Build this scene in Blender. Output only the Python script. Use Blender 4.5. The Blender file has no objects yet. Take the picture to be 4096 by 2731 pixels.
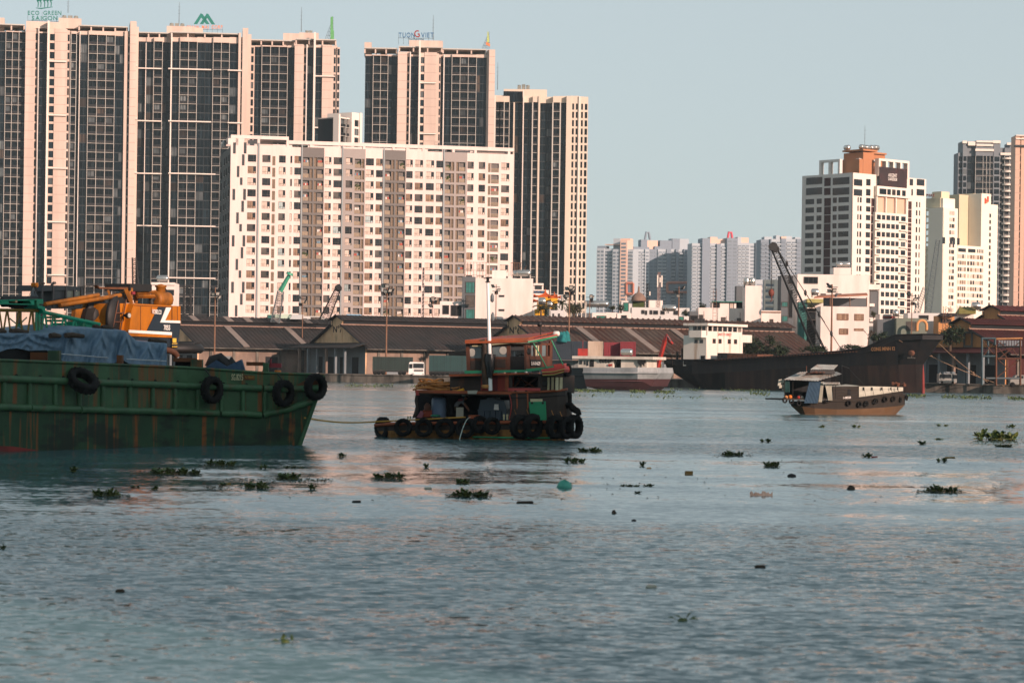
import bpy,math,random
from mathutils import Vector,Matrix
random.seed(7)
SC=bpy.context.scene
COL=SC.collection
R=math.radians
# camera
LENS,SENS=85.0,36.0
FPX=4096*LENS/SENS
ROLL=R(0.8)
HCAM=4.0
HOR=1465.0
cr,sr=math.cos(ROLL),math.sin(ROLL)
cd=bpy.data.cameras.new("camera");cam=bpy.data.objects.new("camera",cd);COL.objects.link(cam)
cd.lens,cd.sensor_width=LENS,SENS
cd.shift_y=(HOR-1365.5)/4096
cd.clip_start,cd.clip_end=0.5,9000
cam.matrix_world=Matrix(((cr,-sr,0,0),(0,0,-1,0),(sr,cr,0,HCAM),(0,0,0,1)))
SC.camera=cam
cd.dof.use_dof=True;cd.dof.focus_distance=260;cd.dof.aperture_fstop=2.0
# sky, sun, exposure
SUN_EL,SUN_AZ=R(16.0),R(138.0)
w=bpy.data.worlds.new("World");SC.world=w;w.use_nodes=True
nt=w.node_tree;nt.nodes.clear()
sky=nt.nodes.new("ShaderNodeTexSky");sky.sky_type='NISHITA';sky.sun_disc=False
sky.sun_elevation=SUN_EL;sky.sun_rotation=SUN_AZ
sky.altitude=0;sky.air_density=1.0;sky.dust_density=0.6;sky.ozone_density=2.5
hs=nt.nodes.new("ShaderNodeHueSaturation");hs.inputs['Saturation'].default_value=0.52
mx=nt.nodes.new("ShaderNodeMix");mx.data_type='RGBA';mx.blend_type='MULTIPLY';mx.inputs[0].default_value=1.0
mx.inputs[7].default_value=(0.97,0.985,0.99,1)
bg=nt.nodes.new("ShaderNodeBackground");bg.inputs[1].default_value=0.093
wo=nt.nodes.new("ShaderNodeOutputWorld")
nt.links.new(sky.outputs[0],hs.inputs['Color']);nt.links.new(hs.outputs[0],mx.inputs[6])
tcw=nt.nodes.new("ShaderNodeTexCoord");sx=nt.nodes.new("ShaderNodeSeparateXYZ");nt.links.new(tcw.outputs['Generated'],sx.inputs[0])
mrw=nt.nodes.new("ShaderNodeMapRange");mrw.interpolation_type='LINEAR'
mrw.inputs[1].default_value=-0.02;mrw.inputs[2].default_value=1.0;mrw.inputs[3].default_value=0.8;mrw.inputs[4].default_value=0.3
nt.links.new(sx.outputs[2],mrw.inputs[0])
mh=nt.nodes.new("ShaderNodeMix");mh.data_type='RGBA';mh.inputs[7].default_value=(3.75,4.35,4.45,1)
nt.links.new(mrw.outputs[0],mh.inputs[0]);nt.links.new(mx.outputs[2],mh.inputs[6])
nt.links.new(mh.outputs[2],bg.inputs[0]);nt.links.new(bg.outputs[0],wo.inputs[0])
sl=bpy.data.lights.new("sun",'SUN');sl.energy=4.3;sl.angle=R(0.5);sl.color=(1.0,0.70,0.58)
so=bpy.data.objects.new("sun",sl);COL.objects.link(so)
sdir=Vector((math.sin(SUN_AZ)*math.cos(SUN_EL),math.cos(SUN_AZ)*math.cos(SUN_EL),math.sin(SUN_EL)))
so.rotation_euler=sdir.to_track_quat('Z','Y').to_euler();so.location=sdir*300
SC.view_settings.view_transform='Standard';SC.view_settings.look='None'
SC.view_settings.exposure=0.6;SC.view_settings.gamma=1.0;SC.view_settings.use_curve_mapping=False
SC.render.engine='CYCLES'
SC.cycles.max_bounces=5;SC.cycles.diffuse_bounces=2;SC.cycles.glossy_bounces=3
SC.cycles.transmission_bounces=2;SC.cycles.volume_bounces=0;SC.cycles.transparent_max_bounces=4
SC.cycles.caustics_reflective=False;SC.cycles.caustics_refractive=False
SC.cycles.use_denoising=True
HAZE_DENSITY=0.00006
# photograph geometry
def ray(px,py):
 u=(px-2048)/FPX;v=(HOR-py)/FPX
 return u*cr-v*sr,u*sr+v*cr
def P(px,py,D):
 k,m=ray(px,py)
 return Vector((k*D,D,HCAM+m*D))
def on_water(px,py,z=0.0):
 k,m=ray(px,py)
 D=(z-HCAM)/m
 return Vector((k*D,D,z))
class Fac:
 """a vertical plane from A (left) to B (right) given by picture columns and depths"""
 def __init__(s,pl,dl,pr,dr,py=1400):
  kl,_=ray(pl,py);kr,_=ray(pr,py)
  s.setup((kl*dl,dl),(kr*dr,dr))
 def setup(s,a,b):
  s.A=Vector((a[0],a[1],0));s.B=Vector((b[0],b[1],0));d=Vector((b[0]-a[0],b[1]-a[1],0))
  s.L=d.length;s.t=d.normalized();s.n=Vector((s.t.y,-s.t.x,0))
  s.ang=math.atan2(s.t.y,s.t.x)
 @classmethod
 def line(cls,a,b):
  f=cls.__new__(cls);f.setup(a,b);return f
 def s_at(s,px,py=1000,off=0.0):
  k,m=ray(px,py);A=s.A+s.n*off
  return(k*A.y-A.x)/(s.t.x-k*s.t.y)
 def pp(s,px,py,off=0.0):
  k,m=ray(px,py);A=s.A+s.n*off
  q=(k*A.y-A.x)/(s.t.x-k*s.t.y)
  D=A.y+q*s.t.y
  return Vector((k*D,D,HCAM+m*D))
 def z(s,px,py,off=0.0):return s.pp(px,py,off).z
 def pt(s,q,off,z):return s.A+s.t*q+s.n*off+Vector((0,0,z))
 # materials
def lin(c):
 return tuple(((x/12.92)if x<=0.04045 else((x+0.055)/1.055)**2.4)for x in c)
def hexc(h):return lin(tuple(int(h[i:i+2],16)/255 for i in(0,2,4)))
MATS={}
def N(nt,typ,**kw):
 n=nt.nodes.new(typ)
 for k,v in kw.items():setattr(n,k,v)
 return n
def mat(name,col,rough=0.6,var=0.12,scale=0.6,metal=0.0,spec=0.4,dirt=None,dirt_amt=0.0,dirt_scale=(1,1,1),bump=0.0,bump_scale=8.0,rand=0.0,coords='Object',edge=(0.45,0.62),dirt2=None,dirt2_amt=0.0,dirt2_scale=(1,1,1)):
 if name in MATS:return MATS[name]
 m=bpy.data.materials.new(name);m.use_nodes=True;t=m.node_tree
 b=t.nodes['Principled BSDF']
 b.inputs['Roughness'].default_value=rough;b.inputs['Metallic'].default_value=metal
 b.inputs['Specular IOR Level'].default_value=spec
 tc=N(t,'ShaderNodeTexCoord');src=tc.outputs[coords]if coords!='Position' else N(t,'ShaderNodeNewGeometry').outputs['Position']
 out=None
 rgb=N(t,'ShaderNodeRGB');rgb.outputs[0].default_value=(*col,1);out=rgb.outputs[0]
 def mixin(fac,a,bcol,mode='MIX'):
  x=N(t,'ShaderNodeMix',data_type='RGBA',blend_type=mode)
  if isinstance(fac,float):x.inputs[0].default_value=fac
  else:t.links.new(fac,x.inputs[0])
  t.links.new(a,x.inputs[6])
  if isinstance(bcol,tuple):x.inputs[7].default_value=(*bcol,1)
  else:t.links.new(bcol,x.inputs[7])
  return x.outputs[2]
 if var>0:
  nz=N(t,'ShaderNodeTexNoise');nz.inputs['Scale'].default_value=scale;nz.inputs['Detail'].default_value=6
  nz.inputs['Roughness'].default_value=0.65
  t.links.new(src,nz.inputs['Vector'])
  mr=N(t,'ShaderNodeMapRange');mr.inputs[1].default_value=0.3;mr.inputs[2].default_value=0.7
  mr.inputs[3].default_value=1-var;mr.inputs[4].default_value=1+var
  t.links.new(nz.outputs[0],mr.inputs[0])
  out=mixin(1.0,out,mr.outputs[0],'MULTIPLY')
 for dcol,damt,dsc in((dirt,dirt_amt,dirt_scale),(dirt2,dirt2_amt,dirt2_scale)):
  if dcol is None:continue
  mp=N(t,'ShaderNodeMapping');mp.inputs['Scale'].default_value=dsc
  t.links.new(src,mp.inputs[0])
  nz=N(t,'ShaderNodeTexNoise');nz.inputs['Scale'].default_value=1.0;nz.inputs['Detail'].default_value=5
  nz.inputs['Roughness'].default_value=0.6
  t.links.new(mp.outputs[0],nz.inputs['Vector'])
  mr=N(t,'ShaderNodeMapRange');mr.inputs[1].default_value=edge[0];mr.inputs[2].default_value=edge[1]
  mr.inputs[3].default_value=0;mr.inputs[4].default_value=damt
  t.links.new(nz.outputs[0],mr.inputs[0])
  out=mixin(mr.outputs[0],out,dcol)
 if rand>0:
  oi=N(t,'ShaderNodeObjectInfo')
  mr=N(t,'ShaderNodeMapRange');mr.inputs[3].default_value=1-rand;mr.inputs[4].default_value=1+rand
  t.links.new(oi.outputs['Random'],mr.inputs[0])
  out=mixin(1.0,out,mr.outputs[0],'MULTIPLY')
 t.links.new(out,b.inputs['Base Color'])
 if bump>0:
  nz=N(t,'ShaderNodeTexNoise');nz.inputs['Scale'].default_value=bump_scale;nz.inputs['Detail'].default_value=5
  t.links.new(src,nz.inputs['Vector'])
  bp=N(t,'ShaderNodeBump');bp.inputs['Strength'].default_value=bump;bp.inputs['Distance'].default_value=0.05
  t.links.new(nz.outputs[0],bp.inputs['Height']);t.links.new(bp.outputs[0],b.inputs['Normal'])
 MATS[name]=m
 return m
 # mesh building
def V(*a):return Vector(a)
ZUP=Vector((0,0,1))
class MB:
 def __init__(s):s.v=[];s.f=[];s.m=[];s.sm=[]
 def _add(s,pts,faces,m=0,smooth=False):
  o=len(s.v);s.v.extend([tuple(p)for p in pts])
  for f in faces:s.f.append(tuple(o+i for i in f));s.m.append(m);s.sm.append(smooth)
  return s
 def quad(s,a,b,c,d,m=0,smooth=False):return s._add((a,b,c,d),((0,1,2,3),),m,smooth)
 def poly(s,pts,m=0):return s._add(pts,(tuple(range(len(pts))),),m)
 def obox(s,o,ax,ay,az,m=0):
  """box from corner o along three vectors"""
  o,ax,ay,az=Vector(o),Vector(ax),Vector(ay),Vector(az)
  p=[o,o+ax,o+ax+ay,o+ay,o+az,o+ax+az,o+ax+ay+az,o+ay+az]
  return s._add(p,((0,3,2,1),(4,5,6,7),(0,1,5,4),(1,2,6,5),(2,3,7,6),(3,0,4,7)),m)
 def box(s,x0,x1,y0,y1,z0,z1,m=0):
  return s.obox((x0,y0,z0),(x1-x0,0,0),(0,y1-y0,0),(0,0,z1-z0),m)
 def fbox(s,F,s0,s1,o0,o1,z0,z1,m=0):
  """box on a facade: along s0..s1, offset o0..o1 (outwards positive), z0..z1"""
  return s.obox(F.pt(s0,o1,z0),F.t*(s1-s0),F.n*(o0-o1),ZUP*(z1-z0),m)
 def prism(s,pts,vec,m=0,smooth=False):
  vec=Vector(vec);n=len(pts);p=[Vector(q)for q in pts];q=[a+vec for a in p]
  s._add(p+q,[tuple(range(n)),tuple(range(2*n-1,n-1,-1))],m)
  s._add(p+q,[(i,(i+n),(i+1)%n+n,(i+1)%n)for i in range(n)],m,smooth)
  return s
 def tube(s,path,r,n=8,m=0,caps=True,smooth=True):
  path=[Vector(p)for p in path];rs=r if isinstance(r,(list,tuple))else[r]*len(path)
  pts=[]
  up=None
  for i,p in enumerate(path):
   d=(path[min(i+1,len(path)-1)]-path[max(i-1,0)]).normalized()
   if up is None:up=ZUP if abs(d.z)<0.9 else Vector((1,0,0))
   a=d.cross(up)
   if a.length<1e-5:a=d.cross(Vector((0.3,1,0.2)))
   a.normalize();b=a.cross(d).normalized();up=b
   for k in range(n):
    an=2*math.pi*k/n
    pts.append(p+a*(rs[i]*math.cos(an))+b*(rs[i]*math.sin(an)))
  fs=[]
  for i in range(len(path)-1):
   for k in range(n):
    k2=(k+1)%n
    fs.append((i*n+k,i*n+k2,(i+1)*n+k2,(i+1)*n+k))
  s._add(pts,fs,m,smooth)
  if caps:
   L=(len(path)-1)*n
   s._add(pts[:n],(tuple(range(n-1,-1,-1)),),m);s._add(pts[L:],(tuple(range(n)),),m)
  return s
 def bar(s,a,b,w,m=0):return s.tube((a,b),w/2,4,m,True,False)
 def lathe(s,o,prof,n=16,m=0,axis=ZUP,smooth=True):
  """profile list of (radius, height) round an axis at o"""
  o=Vector(o);axis=Vector(axis).normalized();a=axis.orthogonal().normalized();b=axis.cross(a)
  pts=[]
  for r,h in prof:
   for k in range(n):
    an=2*math.pi*k/n
    pts.append(o+axis*h+a*(r*math.cos(an))+b*(r*math.sin(an)))
  fs=[(i*n+k,i*n+(k+1)%n,(i+1)*n+(k+1)%n,(i+1)*n+k)for i in range(len(prof)-1)for k in range(n)]
  s._add(pts,fs,m,smooth)
  s._add(pts[:n],(tuple(range(n-1,-1,-1)),),m);s._add(pts[-n:],(tuple(range(n)),),m)
  return s
 def build(s,name,mats,parent=None,smooth=None,kind=None):
  me=bpy.data.meshes.new(name)
  off=wloc(parent)if parent else Vector((0,0,0))
  me.from_pydata([(x-off.x,y-off.y,z-off.z)for x,y,z in s.v],[],s.f)
  mats=mats if isinstance(mats,(list,tuple))else[mats]
  for m in mats:me.materials.append(m)
  me.polygons.foreach_set('material_index',s.m)
  me.polygons.foreach_set('use_smooth',s.sm if smooth is None else[smooth]*len(s.f))
  me.update()
  o=bpy.data.objects.new(name,me);COL.objects.link(o)
  if parent:o.parent=parent
  if kind:o['kind']=kind
  return o
def wloc(o):
 v=Vector(o.location)
 while o.parent:o=o.parent;v=v+Vector(o.location)
 return v
def thing(name,label,cat,loc=(0,0,0),group=None,rz=0.0):
 o=bpy.data.objects.new(name,None);COL.objects.link(o);o.empty_display_size=0.3
 o.location=loc;o.rotation_euler=(0,0,rz);o['label']=label;o['category']=cat
 if group:o['group']=group
 return o
def tag(o,label,cat,group=None):
 o['label']=label;o['category']=cat
 if group:o['group']=group
 return o
def put(name,me,parent,loc,rz=0.0):
 o=bpy.data.objects.new(name,me);COL.objects.link(o);o.parent=parent
 o.location=Vector(loc)-wloc(parent);o.rotation_euler=(0,0,rz)
 return o
def copy_tree(o,parent=None):
 c=o.copy();COL.objects.link(c);c.parent=parent
 for ch in list(o.children):copy_tree(ch,c)
 return c
def local_mesh(mb,name,mats):
 me=bpy.data.meshes.new(name);me.from_pydata(mb.v,[],mb.f)
 for m in(mats if isinstance(mats,(list,tuple))else[mats]):me.materials.append(m)
 me.polygons.foreach_set('material_index',mb.m);me.polygons.foreach_set('use_smooth',mb.sm);me.update()
 return me
def text_mesh(txt,size,depth=0.0,width=None,align='CENTER',shear=0.0):
 """flat letters in the local XZ plane, facing -Y, width fitted"""
 cu=bpy.data.curves.new('t','FONT');cu.body=txt;cu.size=size;cu.extrude=depth/2;cu.align_x=align;cu.shear=shear
 cu.resolution_u=3;cu.offset=size*0.012
 ob=bpy.data.objects.new('t',cu);COL.objects.link(ob)
 dg=bpy.context.evaluated_depsgraph_get();me=bpy.data.meshes.new_from_object(ob.evaluated_get(dg))
 bpy.data.objects.remove(ob);bpy.data.curves.remove(cu)
 xs=[v.co.x for v in me.vertices];k=1.0
 if width and xs:k=width/max(max(xs)-min(xs),1e-6)
 me.transform(Matrix(((k,0,0,0),(0,0,-1,0),(0,1,0,0),(0,0,0,1))))
 return me
def text(name,txt,p,F,height,m,parent,width=None,depth=0.0,slope=0.0,shear=0.0):
 """letters standing on a facade direction, p = middle of the base line"""
 me=text_mesh(txt,height/0.72,depth,width,'CENTER',shear);me.materials.clear();me.materials.append(m)
 if len(me.materials)and me.polygons:me.polygons.foreach_set('material_index',[0]*len(me.polygons))
 o=bpy.data.objects.new(name,me);COL.objects.link(o)
 if parent:o.parent=parent;o.location=Vector(p)-wloc(parent)
 else:o.location=p
 o.rotation_euler=(0,-slope,F.ang)
 return o
 # water, land, haze
LEAN=-0.10
WAVE=(0.95,0.36,0.22)
def water_material():
 m=bpy.data.materials.new("river_water");m.use_nodes=True;t=m.node_tree
 b=t.nodes['Principled BSDF']
 b.inputs['Base Color'].default_value=(0.052,0.115,0.122,1);b.inputs['Roughness'].default_value=0.06
 b.inputs['IOR'].default_value=1.33
 g=N(t,'ShaderNodeNewGeometry').outputs['Position']
 def vm(op,a,bb,sc=None):
  x=N(t,'ShaderNodeVectorMath',operation=op)
  t.links.new(a,x.inputs[0])
  if op=='SCALE':
   if isinstance(bb,float):x.inputs['Scale'].default_value=bb
   else:t.links.new(bb,x.inputs['Scale'])
  elif isinstance(bb,tuple):x.inputs[1].default_value=bb
  elif bb is not None:t.links.new(bb,x.inputs[1])
  return x.outputs[0]
 def noise(sx,sy,scale,det=3,rough=0.5,dist=0.0,out=1):
  mp=N(t,'ShaderNodeMapping');mp.inputs['Scale'].default_value=(sx,sy,1);mp.inputs['Rotation'].default_value=(0,0,0.15)
  t.links.new(g,mp.inputs[0])
  n=N(t,'ShaderNodeTexNoise');n.inputs['Scale'].default_value=scale;n.inputs['Detail'].default_value=det
  n.inputs['Roughness'].default_value=rough;n.inputs['Distortion'].default_value=dist
  t.links.new(mp.outputs[0],n.inputs['Vector']);return n.outputs[out]
 def rng(a,lo,hi,o0,o1):
  x=N(t,'ShaderNodeMapRange');x.interpolation_type='SMOOTHSTEP'
  for i,q in enumerate((lo,hi,o0,o1)):x.inputs[i+1].default_value=q
  t.links.new(a,x.inputs[0]);return x.outputs[0]
 lane=N(t,'ShaderNodeSeparateXYZ');t.links.new(g,lane.inputs[0])
 la=N(t,'ShaderNodeMath',operation='MULTIPLY');la.inputs[1].default_value=-0.27;t.links.new(rng(lane.outputs[1],52,70,0,1),la.inputs[0])
 lb=N(t,'ShaderNodeMath',operation='MULTIPLY');t.links.new(la.outputs[0],lb.inputs[0]);t.links.new(rng(lane.outputs[1],96,118,1,0),lb.inputs[1])
 ad=N(t,'ShaderNodeMath',operation='ADD');t.links.new(noise(0.2,1.0,0.035,3,0.6,0.8,0),ad.inputs[0]);t.links.new(lb.outputs[0],ad.inputs[1])
 patch=rng(ad.outputs[0],0.32,0.60,0.24,1.0)
 rip=vm('SCALE',vm('SUBTRACT',noise(0.55,1.0,6.0,2,0.6,0.4),(0.5,0.5,0.5)),patch)
 mid=vm('SCALE',vm('SUBTRACT',noise(0.5,1.0,1.5,2,0.5,0.2),(0.5,0.5,0.5)),patch)
 swl=vm('SUBTRACT',noise(0.5,1.0,0.2,2),(0.5,0.5,0.5))
 sl_=vm('ADD',vm('SCALE',rip,WAVE[0]),vm('ADD',vm('SCALE',mid,WAVE[1]),vm('SCALE',swl,WAVE[2])))
 ln_=N(t,'ShaderNodeCombineXYZ');ln_.inputs[2].default_value=1.0;t.links.new(rng(patch,0.0,1.0,LEAN*0.38,LEAN),ln_.inputs[1])
 nrm=vm('NORMALIZE',vm('ADD',vm('MULTIPLY',sl_,(1.0,1.0,0.0)),ln_.outputs[0]),None)
 t.links.new(nrm,b.inputs['Normal'])
 return m
wm=water_material()
me=MB();me.quad((-2500,-60,0),(2500,-60,0),(2500,900,0),(-2500,900,0))
o=me.build('river_water',wm);o['kind']='structure'
M_ground=mat('far_ground',hexc('6b6358'),0.9,0.25,0.05)
M_conc=mat('old_concrete',hexc('6a655c'),0.9,0.25,0.4,dirt=hexc('2c2a26'),dirt_amt=0.8,dirt_scale=(0.5,0.5,0.12),bump=0.4,bump_scale=3)
def quay_y(x):return 520-0.45*x
QZ=1.8
g=MB()
xs=(-2500,-700,-60,130,260,2500);ys=[quay_y(-60)+14,quay_y(-60)+14,quay_y(-60),quay_y(130),quay_y(130)+5,quay_y(130)+5]
for i in range(5):
 g.quad((xs[i],ys[i]+0.6,QZ),(xs[i+1],ys[i+1]+0.6,QZ),(xs[i+1],6000,QZ),(xs[i],6000,QZ))
o=g.build('land',M_ground);o['kind']='structure'
g=MB()
for i in range(5):
 a,b_=V(xs[i],ys[i],0),V(xs[i+1],ys[i+1],0)
 g.quad(a+V(0,0,-2),b_+V(0,0,-2),b_+V(0,0,QZ-0.25),a+V(0,0,QZ-0.25))
 a2,b2=a+V(0,-0.25,QZ-0.25),b_+V(0,-0.25,QZ-0.25)
 g.quad(a+V(0,0,QZ-0.25),b_+V(0,0,QZ-0.25),b2,a2)
 g.quad(a2,b2,b2+V(0,0,0.27),a2+V(0,0,0.27))
 g.quad(a2+V(0,0,0.27),b2+V(0,0,0.27),b2+V(0,2.2,0.27),a2+V(0,2.2,0.27))
qo=g.build('quay_wall',M_conc);qo['kind']='structure'
g=MB();g.quad((-2500,-900,1.5),(2500,-900,1.5),(2500,-14,1.5),(-2500,-14,1.5));g.quad((-2500,-14,-2),(2500,-14,-2),(2500,-14,1.5),(-2500,-14,1.5))
o=g.build('near_bank',M_ground);o['kind']='structure'
g=MB();g.box(-900,900,-70,2500,-3.0,175)
hz=bpy.data.materials.new('haze');hz.use_nodes=True;t=hz.node_tree;t.nodes.clear()
pv=t.nodes.new('ShaderNodeVolumePrincipled');pv.inputs['Color'].default_value=(0.72,0.92,1.0,1);pv.inputs['Density'].default_value=HAZE_DENSITY
pv.inputs['Anisotropy'].default_value=0.0
ou=t.nodes.new('ShaderNodeOutputMaterial');t.links.new(pv.outputs[0],ou.inputs['Volume'])
o=g.build('haze',hz);o['kind']='stuff'
# buildings
M_cream=mat('cream_render',hexc('c9b6a8'),0.85,0.06,0.05,dirt=hexc('a08f82'),dirt_amt=0.35,dirt_scale=(0.25,0.25,0.02))
M_joint=mat('wall_joint',hexc('a08c80'),0.9,0.1,0.3)
M_fin=mat('white_fin_paint',hexc('dcd3c8'),0.8,0.05,0.1)
M_frame=mat('pale_frame_paint',hexc('b5b3ab'),0.8,0.06,0.2)
M_spandrel=mat('dark_spandrel',hexc('13181b'),0.6,0.15,0.2)
M_slate=mat('slate_mullion',hexc('2a3133'),0.6,0.1,0.2)
def glass_mat(name,col,rough=0.12,rand=0.5,spec=0.35,curtain=None,cur_amt=0.0):
 if name in MATS:return MATS[name]
 return mat(name,col,rough,0.35,0.35,spec=spec,rand=rand,dirt=curtain,dirt_amt=cur_amt,dirt_scale=(1.6,1.6,0.05),edge=(0.52,0.6),coords='Position')
M_glass=glass_mat('tower_glass',hexc('0a1318'),curtain=hexc('233037'),cur_amt=0.5)
M_glassd=glass_mat('balcony_glass',hexc('090f12'),curtain=hexc('1f282c'),cur_amt=0.5)
M_roofkit=mat('roof_equipment',hexc('7d8078'),0.6,0.3,0.8)
M_steel=mat('sign_steel',hexc('5d6668'),0.5,0.1,1.0)
M_glassc=glass_mat('curtained_glass',hexc('3d4547'),0.4,curtain=hexc('6a7070'),cur_amt=0.7);M_glassw=glass_mat('warm_room_glass',hexc('2b2622'),0.3,curtain=hexc('5c4f44'),cur_amt=0.6)
RG=random.Random(77)
PANE_BUDGET=300
class Panes:
 """window panes of one building: the first ones each an object, the rest one joined part"""
 def __init__(s,root):s.root=root;s.items=[];s.cache={}
 def add(s,F,s0,s1,off,z0,z1,m,name='window',key=None):
  q=RG.random()
  if m is M_glass or m is M_glassd:m=M_glassc if q<0.09 else M_glassw if q<0.12 else m
  s.items.append((F,s0,s1,off,z0,z1,m,name))
 def flush(s):
  it=sorted(s.items,key=lambda q:-(q[2]-q[1])*(q[5]-q[4]))
  joined={}
  for i,(F,s0,s1,off,z0,z1,m,name)in enumerate(it):
   w_,h_=s1-s0,z1-z0
   if i<PANE_BUDGET:
    k=(round(w_,1),round(h_,1),m.name)
    if k not in s.cache:
     b=MB();b.box(-w_/2,w_/2,0,0.08,0,h_)
     b.box(-w_/2,-w_/2+0.07,-0.05,0,0,h_,1);b.box(w_/2-0.07,w_/2,-0.05,0,0,h_,1)
     if w_>2.2:b.box(-0.03,0.03,-0.05,0,0,h_,1)
     s.cache[k]=local_mesh(b,name,[m,M_slate])
    put(name,s.cache[k],s.root,F.pt((s0+s1)/2,off,z0),F.ang)
   else:
    joined.setdefault(m.name,(MB(),m))[0].fbox(F,s0,s1,off-0.08,off,z0,z1)
  for b,m in joined.values():b.build('small_windows',m,s.root,kind='stuff')
def tower(name,label,F,depth,y_top,pitch_px,zb,strips,px_ref,row0,nrow,group=None,roofs=(),cream=None,ledges=()):
 """strips: (px0, px1, kind, offset, columns); rows start with the head of the top window at picture row row0"""
 cream=cream or M_cream
 mid=F.pt(F.L/2,-depth/2,zb)
 T=thing(name,label,'apartment tower',mid,group)
 z0=F.z(px_ref,row0);pit=(F.z(px_ref,row0)-F.z(px_ref,row0+pitch_px*10))/10
 pn=Panes(T)
 wall,fin,span,frame,joint=MB(),MB(),MB(),MB(),MB()
 for st in strips:
  p0,p1,kind,off=st[:4];n=st[4]if len(st)>4 else 1;opt=st[5]if len(st)>5 else{}
  s0,s1=F.s_at(p0,700,off),F.s_at(p1,700,off)
  ztop=F.z((p0+p1)/2,opt.get('top',y_top),off)
  zhead=z0+0.6
  if kind=='W':
   wall.fbox(F,s0,s1,-depth,off,zb,ztop)
   if s1-s0>2:
    for r in range(nrow):joint.fbox(F,s0+0.02,s1-0.02,off+0.004,off+0.02,z0-r*pit+0.5,z0-r*pit+0.62)
  elif kind=='F':
   fin.fbox(F,s0,s1,-2.0,off,zb,ztop)
  elif kind in 'GBC':
   z1=z0+0.35
   if kind=='C':
    rec=off-0.35
    m0,m1=s0+(s1-s0)*opt.get('in0',0.12),s1-(s1-s0)*opt.get('in1',0.12)
    wall.fbox(F,s0,s1,-depth,rec-0.1,zb,ztop)
    wall.fbox(F,s0,m0,rec-0.1,off,zb,ztop);wall.fbox(F,m1,s1,rec-0.1,off,zb,ztop)
    wall.fbox(F,m0,m1,rec-0.1,off,z1-0.35,ztop)
    for r in range(nrow):
     zt=z0-r*pit
     wall.fbox(F,m0,m1,rec-0.1,off,zt-pit+0.02,zt-pit*0.74)
     pn.add(F,m0,m1,rec,zt-pit*0.74,zt,M_glass)
   elif kind=='G':
    span.fbox(F,s0,s1,-depth,off-0.15,zb,z1)
    wall.fbox(F,s0,s1,-depth,off,z1,ztop)
    dw=(s1-s0)/n
    for r in range(nrow):
     zt=z0-r*pit
     span.fbox(F,s0,s1,off-0.15,off+0.04,zt-pit,zt-pit+0.28,1)
     for c in range(n):
      pn.add(F,s0+c*dw+0.06,s0+(c+1)*dw-0.06,off,zt-pit+0.3,zt-0.04,M_glass)
   else:
    rec=off-0.9
    span.fbox(F,s0,s1,-depth,rec-0.15,zb,z1)
    wall.fbox(F,s0,s1,-depth,off,z1,ztop)
    dw=(s1-s0)/n
    bars=opt.get('bars',0.08)
    for c in range(n+1):
     x=s0+c*dw
     frame.fbox(F,x-bars,x+bars,rec,off+0.03,zb,z1)
    for r in range(nrow):
     zt=z0-r*pit
     frame.fbox(F,s0,s1,rec,off,zt-pit-0.0,zt-pit+0.13)
     span.fbox(F,s0+0.1,s1-0.1,off-0.14,off-0.1,zt-pit+0.24,zt-pit+1.05,0)
     for c in range(n):
      pn.add(F,s0+c*dw+0.2,s0+(c+1)*dw-0.2,rec,zt-pit+0.26,zt-0.05,M_glassd)
 for(p0,p1,yy,off)in ledges:
  s0,s1=F.s_at(p0,yy,off),F.s_at(p1,yy,off);z=F.z((p0+p1)/2,yy,off)
  fin.fbox(F,s0,s1,0,off,z-0.2,z+0.2)
 wall.build('wall',cream,T)
 if fin.v:fin.build('fin',M_fin,T)
 if span.v:span.build('spandrel',[M_spandrel,M_slate],T)
 if frame.v:frame.build('balcony_frame',M_frame,T)
 if joint.v:joint.build('floor_joints',M_joint,T,kind='stuff')
 pn.flush()
 for(p0,p1,yt,yb,o0,o1,m)in roofs:
  b=MB();s0,s1=F.s_at(p0,yt,o1),F.s_at(p1,yt,o1)
  b.fbox(F,s0,s1,o0,o1,F.z((p0+p1)/2,yb,o1),F.z((p0+p1)/2,yt,o1));b.build('roof_block',m,T)
 return T
def roof_frame(T,F,p0,p1,ytop,ybase,off,depth,n=4,slab_m=None,kit=True):
 """open steel roof terrace: thin slab on posts, with machines below"""
 s0,s1=F.s_at(p0,ytop,off),F.s_at(p1,ytop,off)
 zt,zb=F.z((p0+p1)/2,ytop,off),F.z((p0+p1)/2,ybase,off)
 b=MB();b.fbox(F,s0,s1,off-depth,off+0.4,zt-0.4,zt);b.build('roof_slab',slab_m or M_frame,T)
 for i in range(n+1):
  x=s0+(s1-s0-0.5)*i/n
  for o0 in(off-0.6,off-depth+0.2):
   b=MB();b.fbox(F,x,x+0.5,o0,o0+0.5,zb,zt-0.4);b.build('roof_post',M_cream,T)
 if kit:
  b=MB();rnd=random.Random(int(p0))
  x=s0+1
  while x<s1-3:
   wd=rnd.uniform(1.2,2.6);hh=(zt-zb)*rnd.uniform(0.35,0.75)
   if rnd.random()<0.75:b.fbox(F,x,x+wd,off-depth*0.7,off-depth*0.7+2.0,zb,zb+hh)
   x+=wd+rnd.uniform(0.1,1.4)
  if b.v:b.build('roof_machines',M_roofkit,T)
def mast(name,label,p,h,r=0.12,group=None,m=None):
 b=MB();p=Vector(p)
 b.tube((p,p+V(0,0,h)),[r,r*0.4],5)
 for k in(0.5,0.65,0.8):b.bar(p+V(-0.5,0,h*k),p+V(0.5,0,h*k),0.06)
 o=b.build(name,m or M_steel);tag(o,label,'antenna',group);return o
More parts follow.
